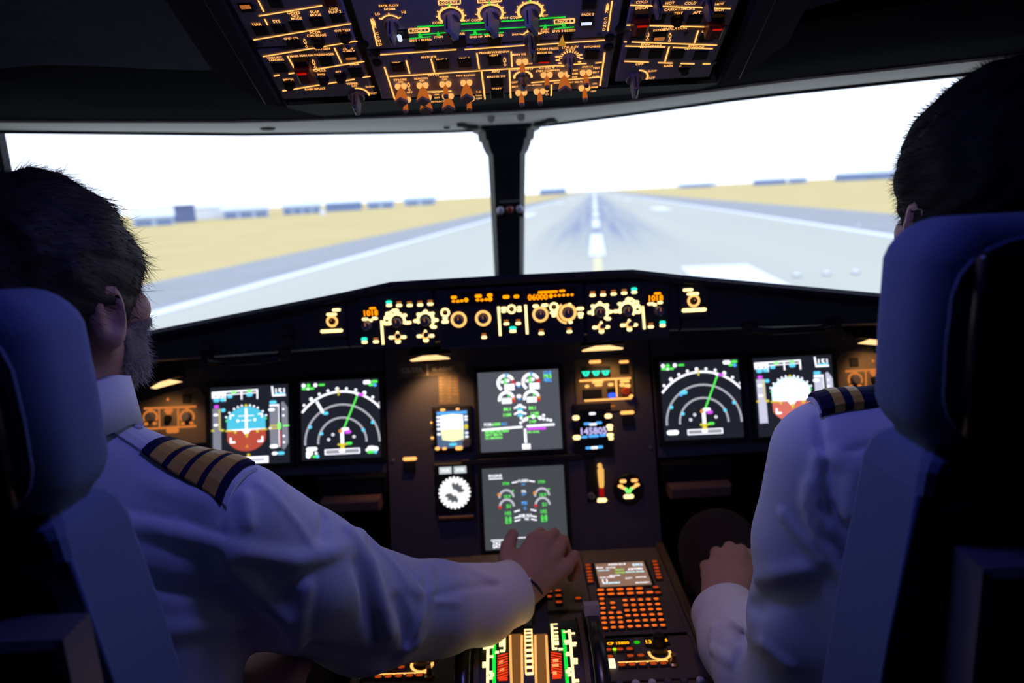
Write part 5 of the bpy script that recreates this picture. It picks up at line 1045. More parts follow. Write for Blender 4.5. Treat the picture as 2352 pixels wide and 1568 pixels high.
# ---- audio strips below the radios
for m, lab in ((1, 'row of small audio knobs with white caps below the radio panel with the white button'), (-1, 'row of small audio knobs below the radio panel under the sleeve')):
    r = thing('audio_selector_panel', lab, 'control panel', ZF.P(m * .19, -.14)); b = MB(); b.box(ZF, m * .19 - .073, m * .19 + .073, -.20, -.080, -.004, .003, PEDP, .0015); b.build('faceplate', PEDP, r)
    for i in range(6):
        for j in range(2):
            wc = mat('white_cap', (.65, .68, .7), .4) if (i, j) in ((1, 0), (2, 0), (5, 0)) else KNOB
            u, v = m * .19 - .06 + .024 * i, -.092 - .03 * j; k = MB(); k.lathe(ZF, u, v, [(.007, .002), (.006, .012), (.004, .014)], wc, 12); k.build('audio_knob', wc, r)
b = MB(); b.box(ZF, -.115, .115, -.355, -.21, -.006, .003, PEDP, .002); b.box(ZF, -.265, -.117, -.355, -.205, -.006, .003, PEDP, .002); b.box(ZF, .117, .265, -.355, -.205, -.006, .003, PEDP, .002); b.build('rear_plate', PEDP, PD)
# ---- thrust lever quadrant: a drum with its axis across the cockpit
DC = np.array((0, .98, .53)); DR = .135
def cyl(px, py, w=0.0):
    """where the line of sight meets the drum: lateral position and angle from the top (positive towards the rear)"""
    r = ray(px, py); R = DR + w; a = r[1] ** 2 + r[2] ** 2; o = CAM - DC; bq = 2 * (o[1] * r[1] + o[2] * r[2]); c = o[1] ** 2 + o[2] ** 2 - R * R; dsc = bq * bq - 4 * a * c
    t = (-bq - math.sqrt(max(0, dsc))) / (2 * a); p = CAM + r * t
    return float(p[0]), math.atan2(-(p[1] - DC[1]), p[2] - DC[2])
def CP(u, a, w=0.0): return np.array((u, DC[1] - math.sin(a) * (DR + w), DC[2] + math.cos(a) * (DR + w)))
TQ = thing('throttle_quadrant', 'thrust lever quadrant with lit amber slots, green lines and red hatching', 'throttle quadrant', (0, .9, ZP))
QB = mat('quadrant_black', (.010, .009, .010), .45, .35)
def band(b, u0, u1, a0, a1, w, m, n=24): b.grid([[CP(u0, a0 + (a1 - a0) * i / n, w), CP(u1, a0 + (a1 - a0) * i / n, w)] for i in range(n + 1)], m)
A0, A1 = -1.0, 1.15
b = MB(); band(b, -.079, .079, A0, A1, 0, QB)
for u in (-.079, .079):
    vs = [CP(u, A0 + (A1 - A0) * i / 24) for i in range(25)] + [(u, DC[1], .50)]; b.add(vs, [tuple(range(26))], QB)
b.build('drum', QB, TQ, smooth=True)
def strip(b, pts, wpx, m, w=.0012, n=10):
    """a stripe laid on the drum through photo points"""
    P = [cyl(*p) for p in pts]; L = []
    for (ua, aa), (ub, ab) in zip(P, P[1:]):
        for i in range(n): L.append((ua + (ub - ua) * i / n, aa + (ab - aa) * i / n))
    L.append(P[-1]); hw = wpx * .5 * .00078
    b.grid([[CP(u - hw, a, w), CP(u + hw, a, w)] for u, a in L], m)
c5 = lambda X, Y: (1040 + .153 * X, 1380 + .153 * Y)
SLOT = mat('slot_brass', (.42, .27, .12), .5, .3)
SG = emi('slot_backlight', (170, 110, 55), .5, True); SGE = emi('slot_edge_light', (250, 180, 100), 1.1)
for i, (xa, xb) in enumerate((((850, 1050), (868, 1055)), ((1225, 1415), (1240, 1445)))):
    b = MB(); strip(b, [c5((xa[0] + xa[1]) / 2, 500), c5((xb[0] + xb[1]) / 2, 1226), c5((xb[0] + xb[1]) / 2 + 6, 1500)], 26, SG, .0008); s = b.build('lever_slot', SG, TQ)
    for xx in (0, 1):
        b = MB(); strip(b, [c5(xa[xx] + (12 if xx == 0 else -12), 520), c5(xb[xx] + (12 if xx == 0 else -12), 1226), c5(xb[xx] + (12 if xx == 0 else -12) + 6, 1500)], 5, SGE, .0012); b.build('slot_edge_light', SGE, s)
b = MB(); strip(b, [c5(540, 505), c5(528, 800), c5(524, 1226), c5(522, 1500)], 5.5, AMBW); b.build('scale_line', AMBW, TQ); b = MB(); strip(b, [c5(785, 395), c5(778, 755)], 4, AMBW); b.build('scale_line', AMBW, TQ); b = MB(); strip(b, [c5(1485, 350), c5(1508, 735)], 5, AMBW); b.build('scale_line', AMBW, TQ); b = MB(); strip(b, [c5(1748, 440), c5(1790, 900), c5(1812, 1226), c5(1820, 1500)], 5.5, AMBW); b.build('scale_line', AMBW, TQ)
b = MB(); strip(b, [c5(637, 470), c5(620, 850), c5(622, 1226), c5(622, 1500)], 7, emi('quadrant_green', (20, 220, 60), 1.2)); b.build('green_line', MATS['quadrant_green'], TQ)
b = MB(); strip(b, [c5(1655, 440), c5(1690, 800), c5(1720, 1226), c5(1735, 1500)], 7, MATS['quadrant_green']); b.build('green_line', MATS['quadrant_green'], TQ)
b = MB()
def blobq(X, Y, wx, hx, m=AMBW, rot=0.0):
    u, a = cyl(*c5(X, Y)); hw, ha = wx * .153 * .00078 / 2, hx * .153 * .0009 / 2 / DR; b.grid([[CP(u - hw, a + ha * s + rot * ha, .0013), CP(u + hw, a + ha * s - rot * ha, .0013)] for s in (-1, 1)], m)
for i, Y in enumerate((440, 490, 545, 600, 670, 745, 825, 910, 1000, 1095)): blobq(1132 + i * 2.4, Y, 95, 32)
strip(b, [c5(1085, 430), c5(1098, 1100)], 3.5, AMB); strip(b, [c5(1185, 430), c5(1208, 1100)], 3.5, AMB); b.build('trim_scale', AMBW, TQ)
b = MB()
for Y in (405, 460, 515, 560, 600, 640, 675): blobq(732, Y, 62, 36)
b.build('scale_mark', AMBW, TQ); b = MB()
for Y in (355, 420, 480, 530, 575, 620, 650): blobq(1540 + (Y - 355) * .06, Y, 60, 36)
b.build('scale_mark', AMBW, TQ)
MK = ((745, 755, 60), (665, 775, 50), (1530, 725, 70), (1620, 730, 55), (500, 565, 60), (570, 545, 70), (490, 690, 60), (490, 715, 60), (585, 660, 70), (580, 700, 60), (575, 840, 55), (480, 940, 60), (480, 985, 60), (570, 1075, 50), (590, 1110, 50), (570, 1155, 50), (1690, 470, 60), (1800, 495, 60), (1705, 610, 60), (1720, 645, 60), (1820, 640, 70), (1815, 670, 60), (1735, 790, 55), (1730, 810, 60), (1840, 880, 60), (1840, 930, 60), (1755, 1025, 50), (1730, 1060, 60), (1760, 1110, 60), (1860, 1200, 60))
for sd in (0, 1):
    b = MB()
    for X, Y, w in MK:
        if (X > 1100) == bool(sd): blobq(X, Y, w, 34)
    if sd == 0: b.build('scale_mark', AMBW, TQ)
b.build('scale_mark', AMBW, TQ)
RH = emi('red_hatching', (235, 60, 25), 1.1)
b = MB()
for i in range(9): blobq(748, 815 + 40 * i, 135, 20, RH, 1.6)
blobq(725, 925, 50, 40, emi('hatch_text', (255, 160, 90), 1.3)); blobq(735, 1040, 60, 34, MATS['hatch_text']); blobq(755, 1172, 110, 40, RH); b.build('hatching', RH, TQ)
b = MB()
for i in range(9): blobq(1550 + i, 790 + 38 * i, 135, 20, RH, -1.6)
blobq(1545, 900, 70, 34, MATS['hatch_text']); blobq(1540, 970, 80, 30, MATS['hatch_text']); blobq(1530, 1085, 50, 34, MATS['hatch_text']); blobq(1562, 1140, 110, 44, RH); b.build('hatching', RH, TQ)
for s, x in ((-1, -.083), (1, .083)):
    b = MB(); b.grid([[CP(x - .004, a, .004), CP(x + .004, a, .004)] for a in frange(A0, A1, 24)], MATS['worn_edge']); b.grid([[CP(x + .004 * s, a, .004), CP(x + .004 * s, a, -.06)] for a in frange(A0, A1, 24)], QB); b.build('side_rail', MATS['worn_edge'], TQ)
# two thrust levers
LEVTOP = []
for i, (px, lab) in enumerate(((1184, 'black thrust lever nearer the sleeve, under the palm'), (1241, 'black thrust lever under the fingers of the reaching hand'))):
    u, a = cyl(px, 1450)
    r = thing('thrust_lever', lab, 'lever', CP(u, a, -.01)); b = MB(); top = np.array((u + .004, DC[1] - math.sin(-.56) * (DR + .095), DC[2] + math.cos(-.56) * (DR + .095)))
    b.grid([[CP(u + dx, a + da, w_) if t == 0 else top + np.array((dx, da * .08, 0)) for dx, da in ((-.013, -.16), (.013, -.16), (.013, .12), (-.013, .12))] for t, w_ in ((0, -.004), (1, 0))], BLACKP, closed=True); b.build('shaft', BLACKP, r)
    b = MB(); b.tube([top + np.array((-.024, 0, .004)), top + np.array((-.020, 0, .006)), top + np.array((.020, 0, .006)), top + np.array((.024, 0, .004))], [.012, .017, .017, .012], BLACKP, 14); b.build('grip', BLACKP, r, smooth=True); LEVTOP.append(top)
b = MB(); u, a = cyl(1212, 1430)
for k, Y in enumerate((150, 205, 300, 380)): blobq(1115 + k * 6, Y, 120, 50, mat('grey_pad', (.12, .11, .11), .6))
b.build('centre_pad', MATS['grey_pad'], TQ)
# trim wheels either side
for s, lab in ((-1, 'black trim wheel between the sleeve and the quadrant'), (1, 'black trim wheel with a pale grip beside the keypad')):
    cx = s * .103; wc = np.array((cx, .975, .53)); R = .152
    r = thing('trim_wheel', lab, 'wheel', (cx, .975, ZP)); b = MB(); rows = []
    for i in range(49):
        t = 2 * math.pi * i / 48; rows.append([wc + np.array((dx, math.cos(t) * (R + dr), math.sin(t) * (R + dr))) for dx, dr in ((-.010, -.03), (-.012, -.004), (-.009, .0), (.009, .0), (.012, -.004), (.010, -.03))])
    b.grid(rows, mat('wheel_black', (.012, .012, .018), .25, .5)); b.build('rim', MATS['wheel_black'], r, smooth=True)
    b = MB(); fr = Frame(wc, (0, 1, 0), (0, 0, 1)); b.lathe(fr, 0, 0, [(R - .02, -.006), (R - .02, .006)], QB, 32); b.build('disc', QB, r)
    t = math.radians(72); c = wc + np.array((0, math.cos(t) * (R + .004), math.sin(t) * (R + .004)))
    b = MB(); fr = Frame(c, (1, 0, 0), (0, -math.sin(t), math.cos(t))); b.box(fr, -.012, .012, -.012, .012, -.012, .010, mat('pale_grip', (.5, .45, .45), .4), .004); b.build('fold_out_grip', MATS['pale_grip'], r)
# ================================================================== pilot seats
BLUEF = mat('seat_blue_fabric', (.15, .19, .34), .95, .1, noise=.18, nscale=500, bump=.25)
SHELL = mat('seat_shell_black', (.010, .010, .014), .3, .5)
SHELL2 = mat('seat_shell_grey', (.10, .10, .14), .35, .45)
TANV = mat('armrest_vinyl', (.60, .33, .26), .6, .25, noise=.1, nscale=60)
def rbox(b, c, h, r, m=None, n=6, M=None, sq=None):
    """box of half sizes h with all edges rounded by r"""
    c = np.array(c, float); h = np.array(h, float); M = np.eye(3) if M is None else M; K = 4 * n; rows = []
    lat = [(-math.pi / 2 + math.pi * i / (2 * n) * 1.0) for i in range(2 * n + 1)]
    for i, la in enumerate(lat):
        row = []
        for j in range(K):
            lo = 2 * math.pi * (j + .5) / K; d = np.array((math.cos(la) * math.cos(lo), math.cos(la) * math.sin(lo), math.sin(la)))
            core = (h - r) * np.array((np.sign(d[0]), np.sign(d[1]), 1 if i > n else (-1 if i < n else 0)))
            row.append(c + M @ (core + d * r))
        rows.append(row)
        if i == n:
            rows[-1] = [c + M @ np.array(((h[0] - r) * np.sign(math.cos(2 * math.pi * (j + .5) / K)) + math.cos(2 * math.pi * (j + .5) / K) * r, (h[1] - r) * np.sign(math.sin(2 * math.pi * (j + .5) / K)) + math.sin(2 * math.pi * (j + .5) / K) * r, 0)) for j in range(K)]
    b.grid(rows, m, closed=True)
    b.add(rows[0], [tuple(range(K - 1, -1, -1))], m); b.add(rows[-1], [tuple(range(K))], m)
def make_seat(s, label, dz, cx):
    S_ = thing('pilot_seat', label, 'seat', (cx, .62, 0), 'pilot seats')
    inn = cx - s * .165                     # inboard face
    f = lambda x: cx + s * x                # x measured outboard from seat centre
    # headrest
    b = MB(); rbox(b, (cx, .512, 1.232 + dz), (.168, .052, .086), .040, BLUEF, 7); h = b.build('headrest', BLUEF, S_, smooth=True)
    b = MB()
    for yy in (.464, ):
        P = []
        for i in range(33):
            t = 2 * math.pi * i / 32; P.append((cx + (.156) * np.sign(math.cos(t)) * abs(math.cos(t)) ** .45, yy, 1.232 + dz + .076 * np.sign(math.sin(t)) * abs(math.sin(t)) ** .45))
        b.tube(P, .0022, BLUEF, 6, False)
    b.build('piping', BLUEF, h, smooth=True)
    b = MB(); rbox(b, (cx, .458, 1.232 + dz), (.146, .010, .066), .009, SHELL, 3); b.build('headrest_back', SHELL, h, smooth=True)
    for q in (-.06, .06): b = MB(); b.tube([(cx + q, .49, 1.06), (cx + q, .49, 1.18 + dz)], .009, mat('steel_post', (.3, .3, .33), .3, .5, 1.0), 10); b.build('headrest_post', MATS['steel_post'], S_)
    # backrest: cushion (blue side border) and dark shell behind it
    top = 1.152 + dz
    b = MB(); rows = []
    for z, hw, yf, yr in ((.46, .185, .60, .50), (.60, .190, .60, .49), (.80, .186, .585, .485), (1.0, .176, .565, .470), (top - .03, .166, .555, .465), (top - .006, .160, .55, .470), (top, .148, .54, .482)):
        rows.append([(cx - hw, yf, z), (cx - hw, yr, z), (cx + hw, yr, z), (cx + hw, yf, z)])
    b.grid(rows, BLUEF, closed=True); b.add(rows[-1], [(0, 1, 2, 3)], BLUEF); b.add(rows[0], [(3, 2, 1, 0)], BLUEF); bc = b.build('back_cushion', BLUEF, S_, bevel=.008)
    for q in (-1, 1):
      b = MB(); b.tube([(cx + q * hw * 1.0, yr + .004, z) for z, hw, yf, yr in ((.46, .185, .60, .50), (.80, .186, .585, .485), (1.0, .176, .565, .470), (top - .03, .166, .555, .465))], .003, BLUEF, 6); b.build('seam', BLUEF, bc, smooth=True)
    b = MB(); rows = []
    for z, hw, y0, y1 in ((.44, .172, .50, .47), (.62, .176, .49, .455), (.9, .172, .475, .447), (1.03, .160, .468, .447), (1.11 + dz, .148, .466, .452), (1.135 + dz, .13, .468, .46)):
        rows.append([(cx - hw, y0, z), (cx - hw + .012, y1 + .014, z), (cx - hw + .03, y1, z), (cx + hw - .03, y1, z), (cx + hw - .012, y1 + .014, z), (cx + hw, y0, z)])
    b.grid(rows, SHELL); b.add(rows[-1], [tuple(range(6))], SHELL); b.build('back_shell', SHELL, S_, smooth=False, bevel=.006)
    # stowed armrest block behind the shell
    x0 = cx - s * (.118 if s > 0 else .155); b = MB()
    b.box(Frame((x0, .452, 0), (1, 0, 0), (0, 0, 1)), -.030, .030, .40, 1.090 + dz, 0, .036, SHELL2, .005); b.build('stowed_armrest', SHELL2, S_)
    b = MB(); b.box(Frame((x0 + s * .085, .452, 0), (1, 0, 0), (0, 0, 1)), -.045, .045, .45, 1.075 + dz, 0, .02, SHELL2, .005); b.build('back_pocket', SHELL2, S_)
    # inboard armrest, folded down, tan vinyl pad
    if s < 0:
        xa = f(-.182); b = MB(); rbox(b, (xa, .69, .785), (.040, .10, .018), .014, TANV, 4); a = b.build('armrest', TANV, S_, smooth=True)
        b = MB(); b.box(WORLD, xa - .012, xa + .012, .60, .63, .50, .79, SHELL); b.box(WORLD, min(xa, inn), max(xa, inn), .60, .63, .50, .53, SHELL); b.build('armrest_bracket', SHELL, a)
    xo = f(.225); b = MB(); rbox(b, (xo, .70, .70), (.030, .15, .018), .014, TANV, 4); a = b.build('armrest', TANV, S_, smooth=True)
    b = MB(); b.box(WORLD, xo - .012, xo + .012, .57, .60, .50, .69, SHELL); b.box(WORLD, min(xo, f(.165)), max(xo, f(.165)), .57, .60, .50, .53, SHELL); b.build('armrest_bracket', SHELL, a)
    b = MB(); rbox(b, (cx, .82, .405), (.158, .26, .055), .04, BLUEF, 6); b.build('seat_cushion', BLUEF, S_, smooth=True)
    b = MB(); b.box(WORLD, cx - .155, cx + .155, .48, 1.04, .30, .355, SHELL, .01); b.build('seat_pan', SHELL, S_)
    b = MB(); b.box(WORLD, cx - .14, cx + .14, .56, .96, .0, .30, SHELL, .01); b.build('pedestal_base', SHELL, S_)
    # shoulder harness over the top of the back cushion
    b = MB(); q = f(-.06); P = [(q, .462, 1.02), (q, .458, top - .03), (q, .470, top + .004), (q, .50, top + .006), (q, .55, top - .002), (q, .568, top - .06), (q, .575, .95)]
    b.grid([[(p[0] - .022, p[1], p[2]), (p[0] + .022, p[1], p[2])] for p in P], mat('harness_webbing', (.02, .025, .09), .8)); b.build('harness', MATS['harness_webbing'], S_)
make_seat(-1, 'pilot seat with blue headrest behind the grey-bearded pilot', -.018, -.500)
make_seat(1, 'pilot seat with blue headrest behind the dark-haired pilot', .0, .452)
# ================================================================== people: smooth implicit bodies meshed by surface nets
def A(*p): return np.array(p, np.float32)
def cap(P, a, b, ra, rb):
    a = np.array(a, np.float32); b = np.array(b, np.float32); ba = b - a; pa = P - a; h = np.clip((pa @ ba) / (ba @ ba + 1e-9), 0, 1)
    return np.linalg.norm(pa - h[..., None] * ba, axis=-1) - (ra + (rb - ra) * h)
def ell(P, c, r, R=None):
    q = P - np.array(c, np.float32)
    if R is not None: q = q @ np.array(R, np.float32).T
    r = np.array(r, np.float32); k0 = np.linalg.norm(q / r, axis=-1); k1 = np.linalg.norm(q / (r * r), axis=-1) + 1e-6
    return k0 * (k0 - 1) / k1
def smin(a, b, k): h = np.clip(.5 + .5 * (b - a) / k, 0, 1); return b + (a - b) * h - k * h * (1 - h)
def smax(a, b, k): return -smin(-a, -b, k)
def chain(P, pts, rad, k=.0):
    d = None
    for i in range(len(pts) - 1):
        c = cap(P, pts[i], pts[i + 1], rad[i], rad[i + 1]); d = c if d is None else (smin(d, c, k) if k else np.minimum(d, c))
    return d
def nets(fn, lo, hi, h):
    lo = np.array(lo, float); hi = np.array(hi, float); N = np.ceil((hi - lo) / h).astype(int) + 1
    ax = [lo[i] + h * np.arange(N[i]) for i in range(3)]; D = np.empty(N, np.float32)
    Y, Zz = np.meshgrid(ax[1], ax[2], indexing='ij')
    for s in range(0, N[0], 12):
        e = min(N[0], s + 12); P = np.empty((e - s, N[1], N[2], 3), np.float32); P[..., 0] = ax[0][s:e, None, None]; P[..., 1] = Y; P[..., 2] = Zz; D[s:e] = fn(P)
    ins = D < 0; c = [ins[i:N[0] - 1 + i, j:N[1] - 1 + j, k:N[2] - 1 + k] for i in (0, 1) for j in (0, 1) for k in (0, 1)]
    cnt = sum(x.astype(np.int8) for x in c); act = (cnt > 0) & (cnt < 8); idx = np.argwhere(act); num = -np.ones(act.shape, np.int64); num[act] = np.arange(len(idx))
    offs = np.array([(i, j, k) for i in (0, 1) for j in (0, 1) for k in (0, 1)]); vals = np.stack([D[idx[:, 0] + o[0], idx[:, 1] + o[1], idx[:, 2] + o[2]] for o in offs], 1)
    acc = np.zeros((len(idx), 3)); n = np.zeros(len(idx))
    for p in range(8):
        for q in range(p + 1, 8):
            if np.abs(offs[p] - offs[q]).sum() != 1: continue
            a, b = vals[:, p], vals[:, q]; m = (a < 0) != (b < 0); t = np.where(m, a / np.where(m, a - b, 1), 0)
            acc += np.where(m[:, None], offs[p] + (offs[q] - offs[p]) * t[:, None], 0); n += m
    V = lo + h * (idx + acc / n[:, None]); F = []
    for d in range(3):
        s0 = [slice(None)] * 3; s1 = [slice(None)] * 3; s0[d] = slice(0, N[d] - 1); s1[d] = slice(1, N[d]); a, b = ins[tuple(s0)], ins[tuple(s1)]
        e = np.argwhere(a != b); o1, o2 = [(1, 2), (2, 0), (0, 1)][d]
        ok = (e[:, o1] > 0) & (e[:, o2] > 0) & (e[:, o1] < N[o1] - 1) & (e[:, o2] < N[o2] - 1); e = e[ok]
        def g(i, j): f = e.copy(); f[:, o1] -= i; f[:, o2] -= j; return num[f[:, 0], f[:, 1], f[:, 2]]
        Q4 = np.stack([g(1, 1), g(0, 1), g(0, 0), g(1, 0)], 1); fl = ~a[tuple(e.T)]; Q4[fl] = Q4[fl][:, ::-1]; F.append(Q4)
    F = np.concatenate(F); F = F[(F >= 0).all(1)]
    return V, F
def mesh_obj(name, V, F, m, parent=None, loc=(0, 0, 0), smooth=True):
    me = bpy.data.meshes.new(name); V = V - np.array(loc); me.vertices.add(len(V)); me.vertices.foreach_set('co', V.astype(np.float32).ravel()); me.loops.add(F.size); me.loops.foreach_set('vertex_index', F.astype(np.int32).ravel()); me.polygons.add(len(F)); me.polygons.foreach_set('loop_start', np.arange(0, F.size, F.shape[1], dtype=np.int32)); me.polygons.foreach_set('loop_total', np.full(len(F), F.shape[1], np.int32))
    me.polygons.foreach_set('use_smooth', np.ones(len(F), bool)) if smooth else None
    me.update(calc_edges=True); me.validate()
    for q in (m if isinstance(m, list) else [m]): me.materials.append(q)
    o = bpy.data.objects.new(name, me); COL.objects.link(o)
    if parent is not None: o.parent = parent
    return o
def trace(fn, px, py, t0=.3, n=70):
    r = ray(px, py); t = t0
    for _ in range(n):
        d = float(fn(np.array([CAM + r * t], np.float32))[0]); t += d * .8
        if abs(d) < 2e-4: break
    return CAM + r * t if t < 2.5 else None
def poly_dist(P, pts):
    d = None
    for a, b in zip(pts, pts[1:]): c = cap(P, a, b, 0, 0); d = c if d is None else np.minimum(d, c)
    return d
def with_folds(base, folds):
    """folds: (pixel polyline, height, width) laid on the base surface; a ridge (or crease, if negative)"""
    L = []
    for pts, amp, wd in folds:
        Q3 = [trace(base, *p) for p in pts]; Q3 = [q for q in Q3 if q is not None]
        if len(Q3) > 1: L.append((Q3, amp, wd))
    def fn(P):
        d = base(P); sh = d.shape; df = d.ravel(); m = np.abs(df) < .035
        if m.any():
            Pm = P.reshape(-1, 3)[m]; dm = df[m].copy()
            for Q3, amp, wd in L: x = poly_dist(Pm, Q3); dm -= amp * 1.5 * np.exp(-(x / (wd * .68)) ** 2)
            dm += .0011 * np.sin(Pm[:, 0] * 46 + Pm[:, 2] * 31 + 3 * np.sin(Pm[:, 1] * 19)) * np.sin(Pm[:, 2] * 37 - Pm[:, 1] * 23 + 2 * np.sin(Pm[:, 0] * 27))
            df[m] = dm
        return df.reshape(sh)
    return fn
SKIN = mat('skin', (.48, .27, .20), .55, .3, noise=.10, nscale=60, bump=.1)
SHIRT = mat('white_shirt_cotton', (.74, .74, .80), .9, .1, noise=.05, nscale=500, bump=.12)
TROU = mat('dark_trousers', (.030, .022, .020), .9, .1, noise=.1, nscale=300)
NAVYC = mat('epaulette_navy', (.012, .012, .05), .8, .1); GOLD = mat('epaulette_gold', (.66, .38, .06), .5, .4, noise=.15, nscale=600)
HAIR = mat('brown_grey_hair', (.040, .032, .027), .6, .2, noise=.4, nscale=90); HAIRD = mat('black_hair', (.006, .006, .007), .75, .1); BEARD = mat('grey_beard', (.40, .37, .36), .55, .3, noise=.3, nscale=80)
class Head:
    def __init__(s, c, yaw, k=1.0):
        s.c = np.array(c); s.r = np.array((math.cos(yaw), -math.sin(yaw), 0)); s.f = np.array((math.sin(yaw), math.cos(yaw), 0)); s.u = np.array((0, 0, 1.)); s.k = k; s.R = np.array([s.r, s.f, s.u])
    def p(s, x, y, z): return s.c + (s.r * x + s.f * y + s.u * z) * s.k
    def skull(s, P):
        k = s.k; R = s.R
        d = ell(P, s.p(0, -.008, .022), np.array((.077, .096, .090)) * k, R)
        d = smin(d, ell(P, s.p(0, .035, -.045), np.array((.062, .062, .078)) * k, R), .03)
        d = smin(d, ell(P, s.p(0, .062, -.098), np.array((.030, .028, .026)) * k, R), .03)                     # chin
        d = smin(d, cap(P, s.p(-.058, .0, -.06), s.p(-.022, .072, -.100), .018 * k, .016 * k), .025); d = smin(d, cap(P, s.p(.058, .0, -.06), s.p(.022, .072, -.100), .018 * k, .016 * k), .025)  # jaw
        d = smin(d, cap(P, s.p(-.032, .086, .012), s.p(.032, .086, .012), .011 * k, .011 * k), .02)            # brow
        d = smin(d, cap(P, s.p(0, .092, .002), s.p(0, .118, -.036), .009 * k, .013 * k), .014)                 # nose
        d = smin(d, ell(P, s.p(-.048, .064, -.030), np.array((.018, .018, .016)) * k), .025); d = smin(d, ell(P, s.p(.048, .064, -.030), np.array((.018, .018, .016)) * k), .025)  # cheek bones
        for q in (-1, 1): d = smax(d, -ell(P, s.p(q * .033, .096, -.006), np.array((.017, .012, .011)) * k, R), .010)   # eye sockets
        d = smin(d, cap(P, s.p(-.022, .094, -.070), s.p(.022, .094, -.070), .006 * k, .006 * k), .010)         # lips
        d = smax(d, -cap(P, s.p(-.020, .103, -.0705), s.p(.020, .103, -.0705), .0015, .0015), .004)
        for q in (-1, 1):                                                                                       # ears
            e = s.p(q * .083, -.014, -.024); RR = np.array([s.r * math.cos(.45) - s.f * q * math.sin(.45), s.f * math.cos(.45) + s.r * q * math.sin(.45), s.u])
            ea = ell(P, e, np.array((.009, .022, .036)) * k, RR); ea = smax(ea, -ell(P, e + (s.r * q * .007 + s.f * .004) * k, np.array((.006, .012, .022)) * k, RR), .004); ea = smin(ea, ell(P, e + (-s.u * .028 + s.f * .006) * k, np.array((.006, .009, .011)) * k, RR), .006)
            d = smin(d, ea, .006)
        return d
def strands(name, V, N, m, parent, loc, count, length, lay, rad=.0005, curl=.3, seed=1, jit=.35, lift=.35):
    """thin tapered hairs rooted on surface points V with normals N; lay(p) gives the combing direction"""
    rg = np.random.RandomState(seed); ids = rg.randint(0, len(V), count); vs = []; fs = []
    for q, i in enumerate(ids):
        p = V[i] + rg.randn(3) * .001; nn = N[i]; t = lay(p, nn) + rg.randn(3) * jit; t = t / (np.linalg.norm(t) + 1e-9); L = length * rg.uniform(.5, 1.3); b0 = len(vs); cd = rg.randn(3) * curl
        d = _n(t + nn * lift); pts = [p - nn * .002]
        for k in range(3): d = _n(d + (t - d) * .35 + cd * .35); pts.append(pts[-1] + d * L / 3)
        sx = _n(np.cross(d, nn + 1e-3)); sy = np.cross(d, sx)
        for k, pt in enumerate(pts):
            r = rad * (1 - .28 * k)
            for a in (0, 2.1, 4.2): vs.append(pt + (sx * math.cos(a) + sy * math.sin(a)) * r)
        for k in range(3):
            for j in range(3): j2 = (j + 1) % 3; fs.append((b0 + 3 * k + j, b0 + 3 * k + j2, b0 + 3 * k + 3 + j2, b0 + 3 * k + 3 + j))
    return mesh_obj(name, np.array(vs), np.array(fs), m, parent, loc)
def normals(fn, V):
    e = .002; V = V.astype(np.float32); g = np.stack([fn(V + A(*(e if i == j else 0 for j in range(3)))) - fn(V - A(*(e if i == j else 0 for j in range(3)))) for i in range(3)], -1); return g / (np.linalg.norm(g, axis=-1, keepdims=True) + 1e-9)
def hand_fn(spec):
    """spec: wrist chain, list of metacarpal/finger chains in pixels+depth with radii"""
    ch = [([atd(*p[:3]) for p in c], [p[3] for p in c]) for c in spec]
    def fn(P):
        d = None
        for pts, rad in ch[:spec_n]: q = chain(P, pts, rad, .004); d = q if d is None else smin(d, q, .012)
        for pts, rad in ch[spec_n:]: q = chain(P, pts, rad, .003); d = smin(d, q, .004)
        return d
    spec_n = 6
    return fn, ch
def drape(fn, x, y, ztop, n=60):
    z = ztop
    for _ in range(n):
        d = float(fn(np.array([(x, y, z)], np.float32))[0])
        if d < 3e-4: break
        z -= d * .7
    return z
def person(label, head, hairm, shirt_base, folds, skin_extra, hand_spec, lo, hi, legs, hair_cut, pid):
    pass
# ------------------------------------------------------------------ captain
HC = Head((-.506, .757, 1.272), math.radians(12))
sho = atd(552, 1195, .785); arm = [sho, atd(680, 1322, .87), atd(840, 1400, .97), atd(1000, 1396, 1.05), atd(1100, 1388, 1.10), atd(1182, 1358, 1.145)]
armr = [.062, .083, .080, .066, .058, .048]
wr = arm[-1]; wdir = _n(arm[-1] - arm[-2])
def cap_shirt(P):
    d = cap(P, (-.675, .70, 1.005), (-.365, .715, 1.005), .066, .064)
    d = smin(d, cap(P, (-.495, .725, 1.09), (-.365, .725, 1.025), .052, .050), .03); d = smin(d, cap(P, (-.51, .725, 1.09), (-.65, .71, 1.02), .052, .052), .03)
    d = smin(d, ell(P, (-.505, .705, .90), (.18, .125, .21)), .06); d = smin(d, ell(P, (-.498, .675, .66), (.18, .140, .22)), .06)
    a = chain(P, arm, armr, .02); d = smin(d, a, .035)
    d = smin(d, cap(P, (-.67, .70, 1.0), (-.73, .80, .76), .066, .066), .04); d = smin(d, cap(P, (-.73, .80, .76), (-.61, 1.0, .68), .066, .055), .03)
    d = smax(d, (P - wr.astype(np.float32)) @ wdir.astype(np.float32), .004)
    return smax(d, .50 - P[..., 2], .01)
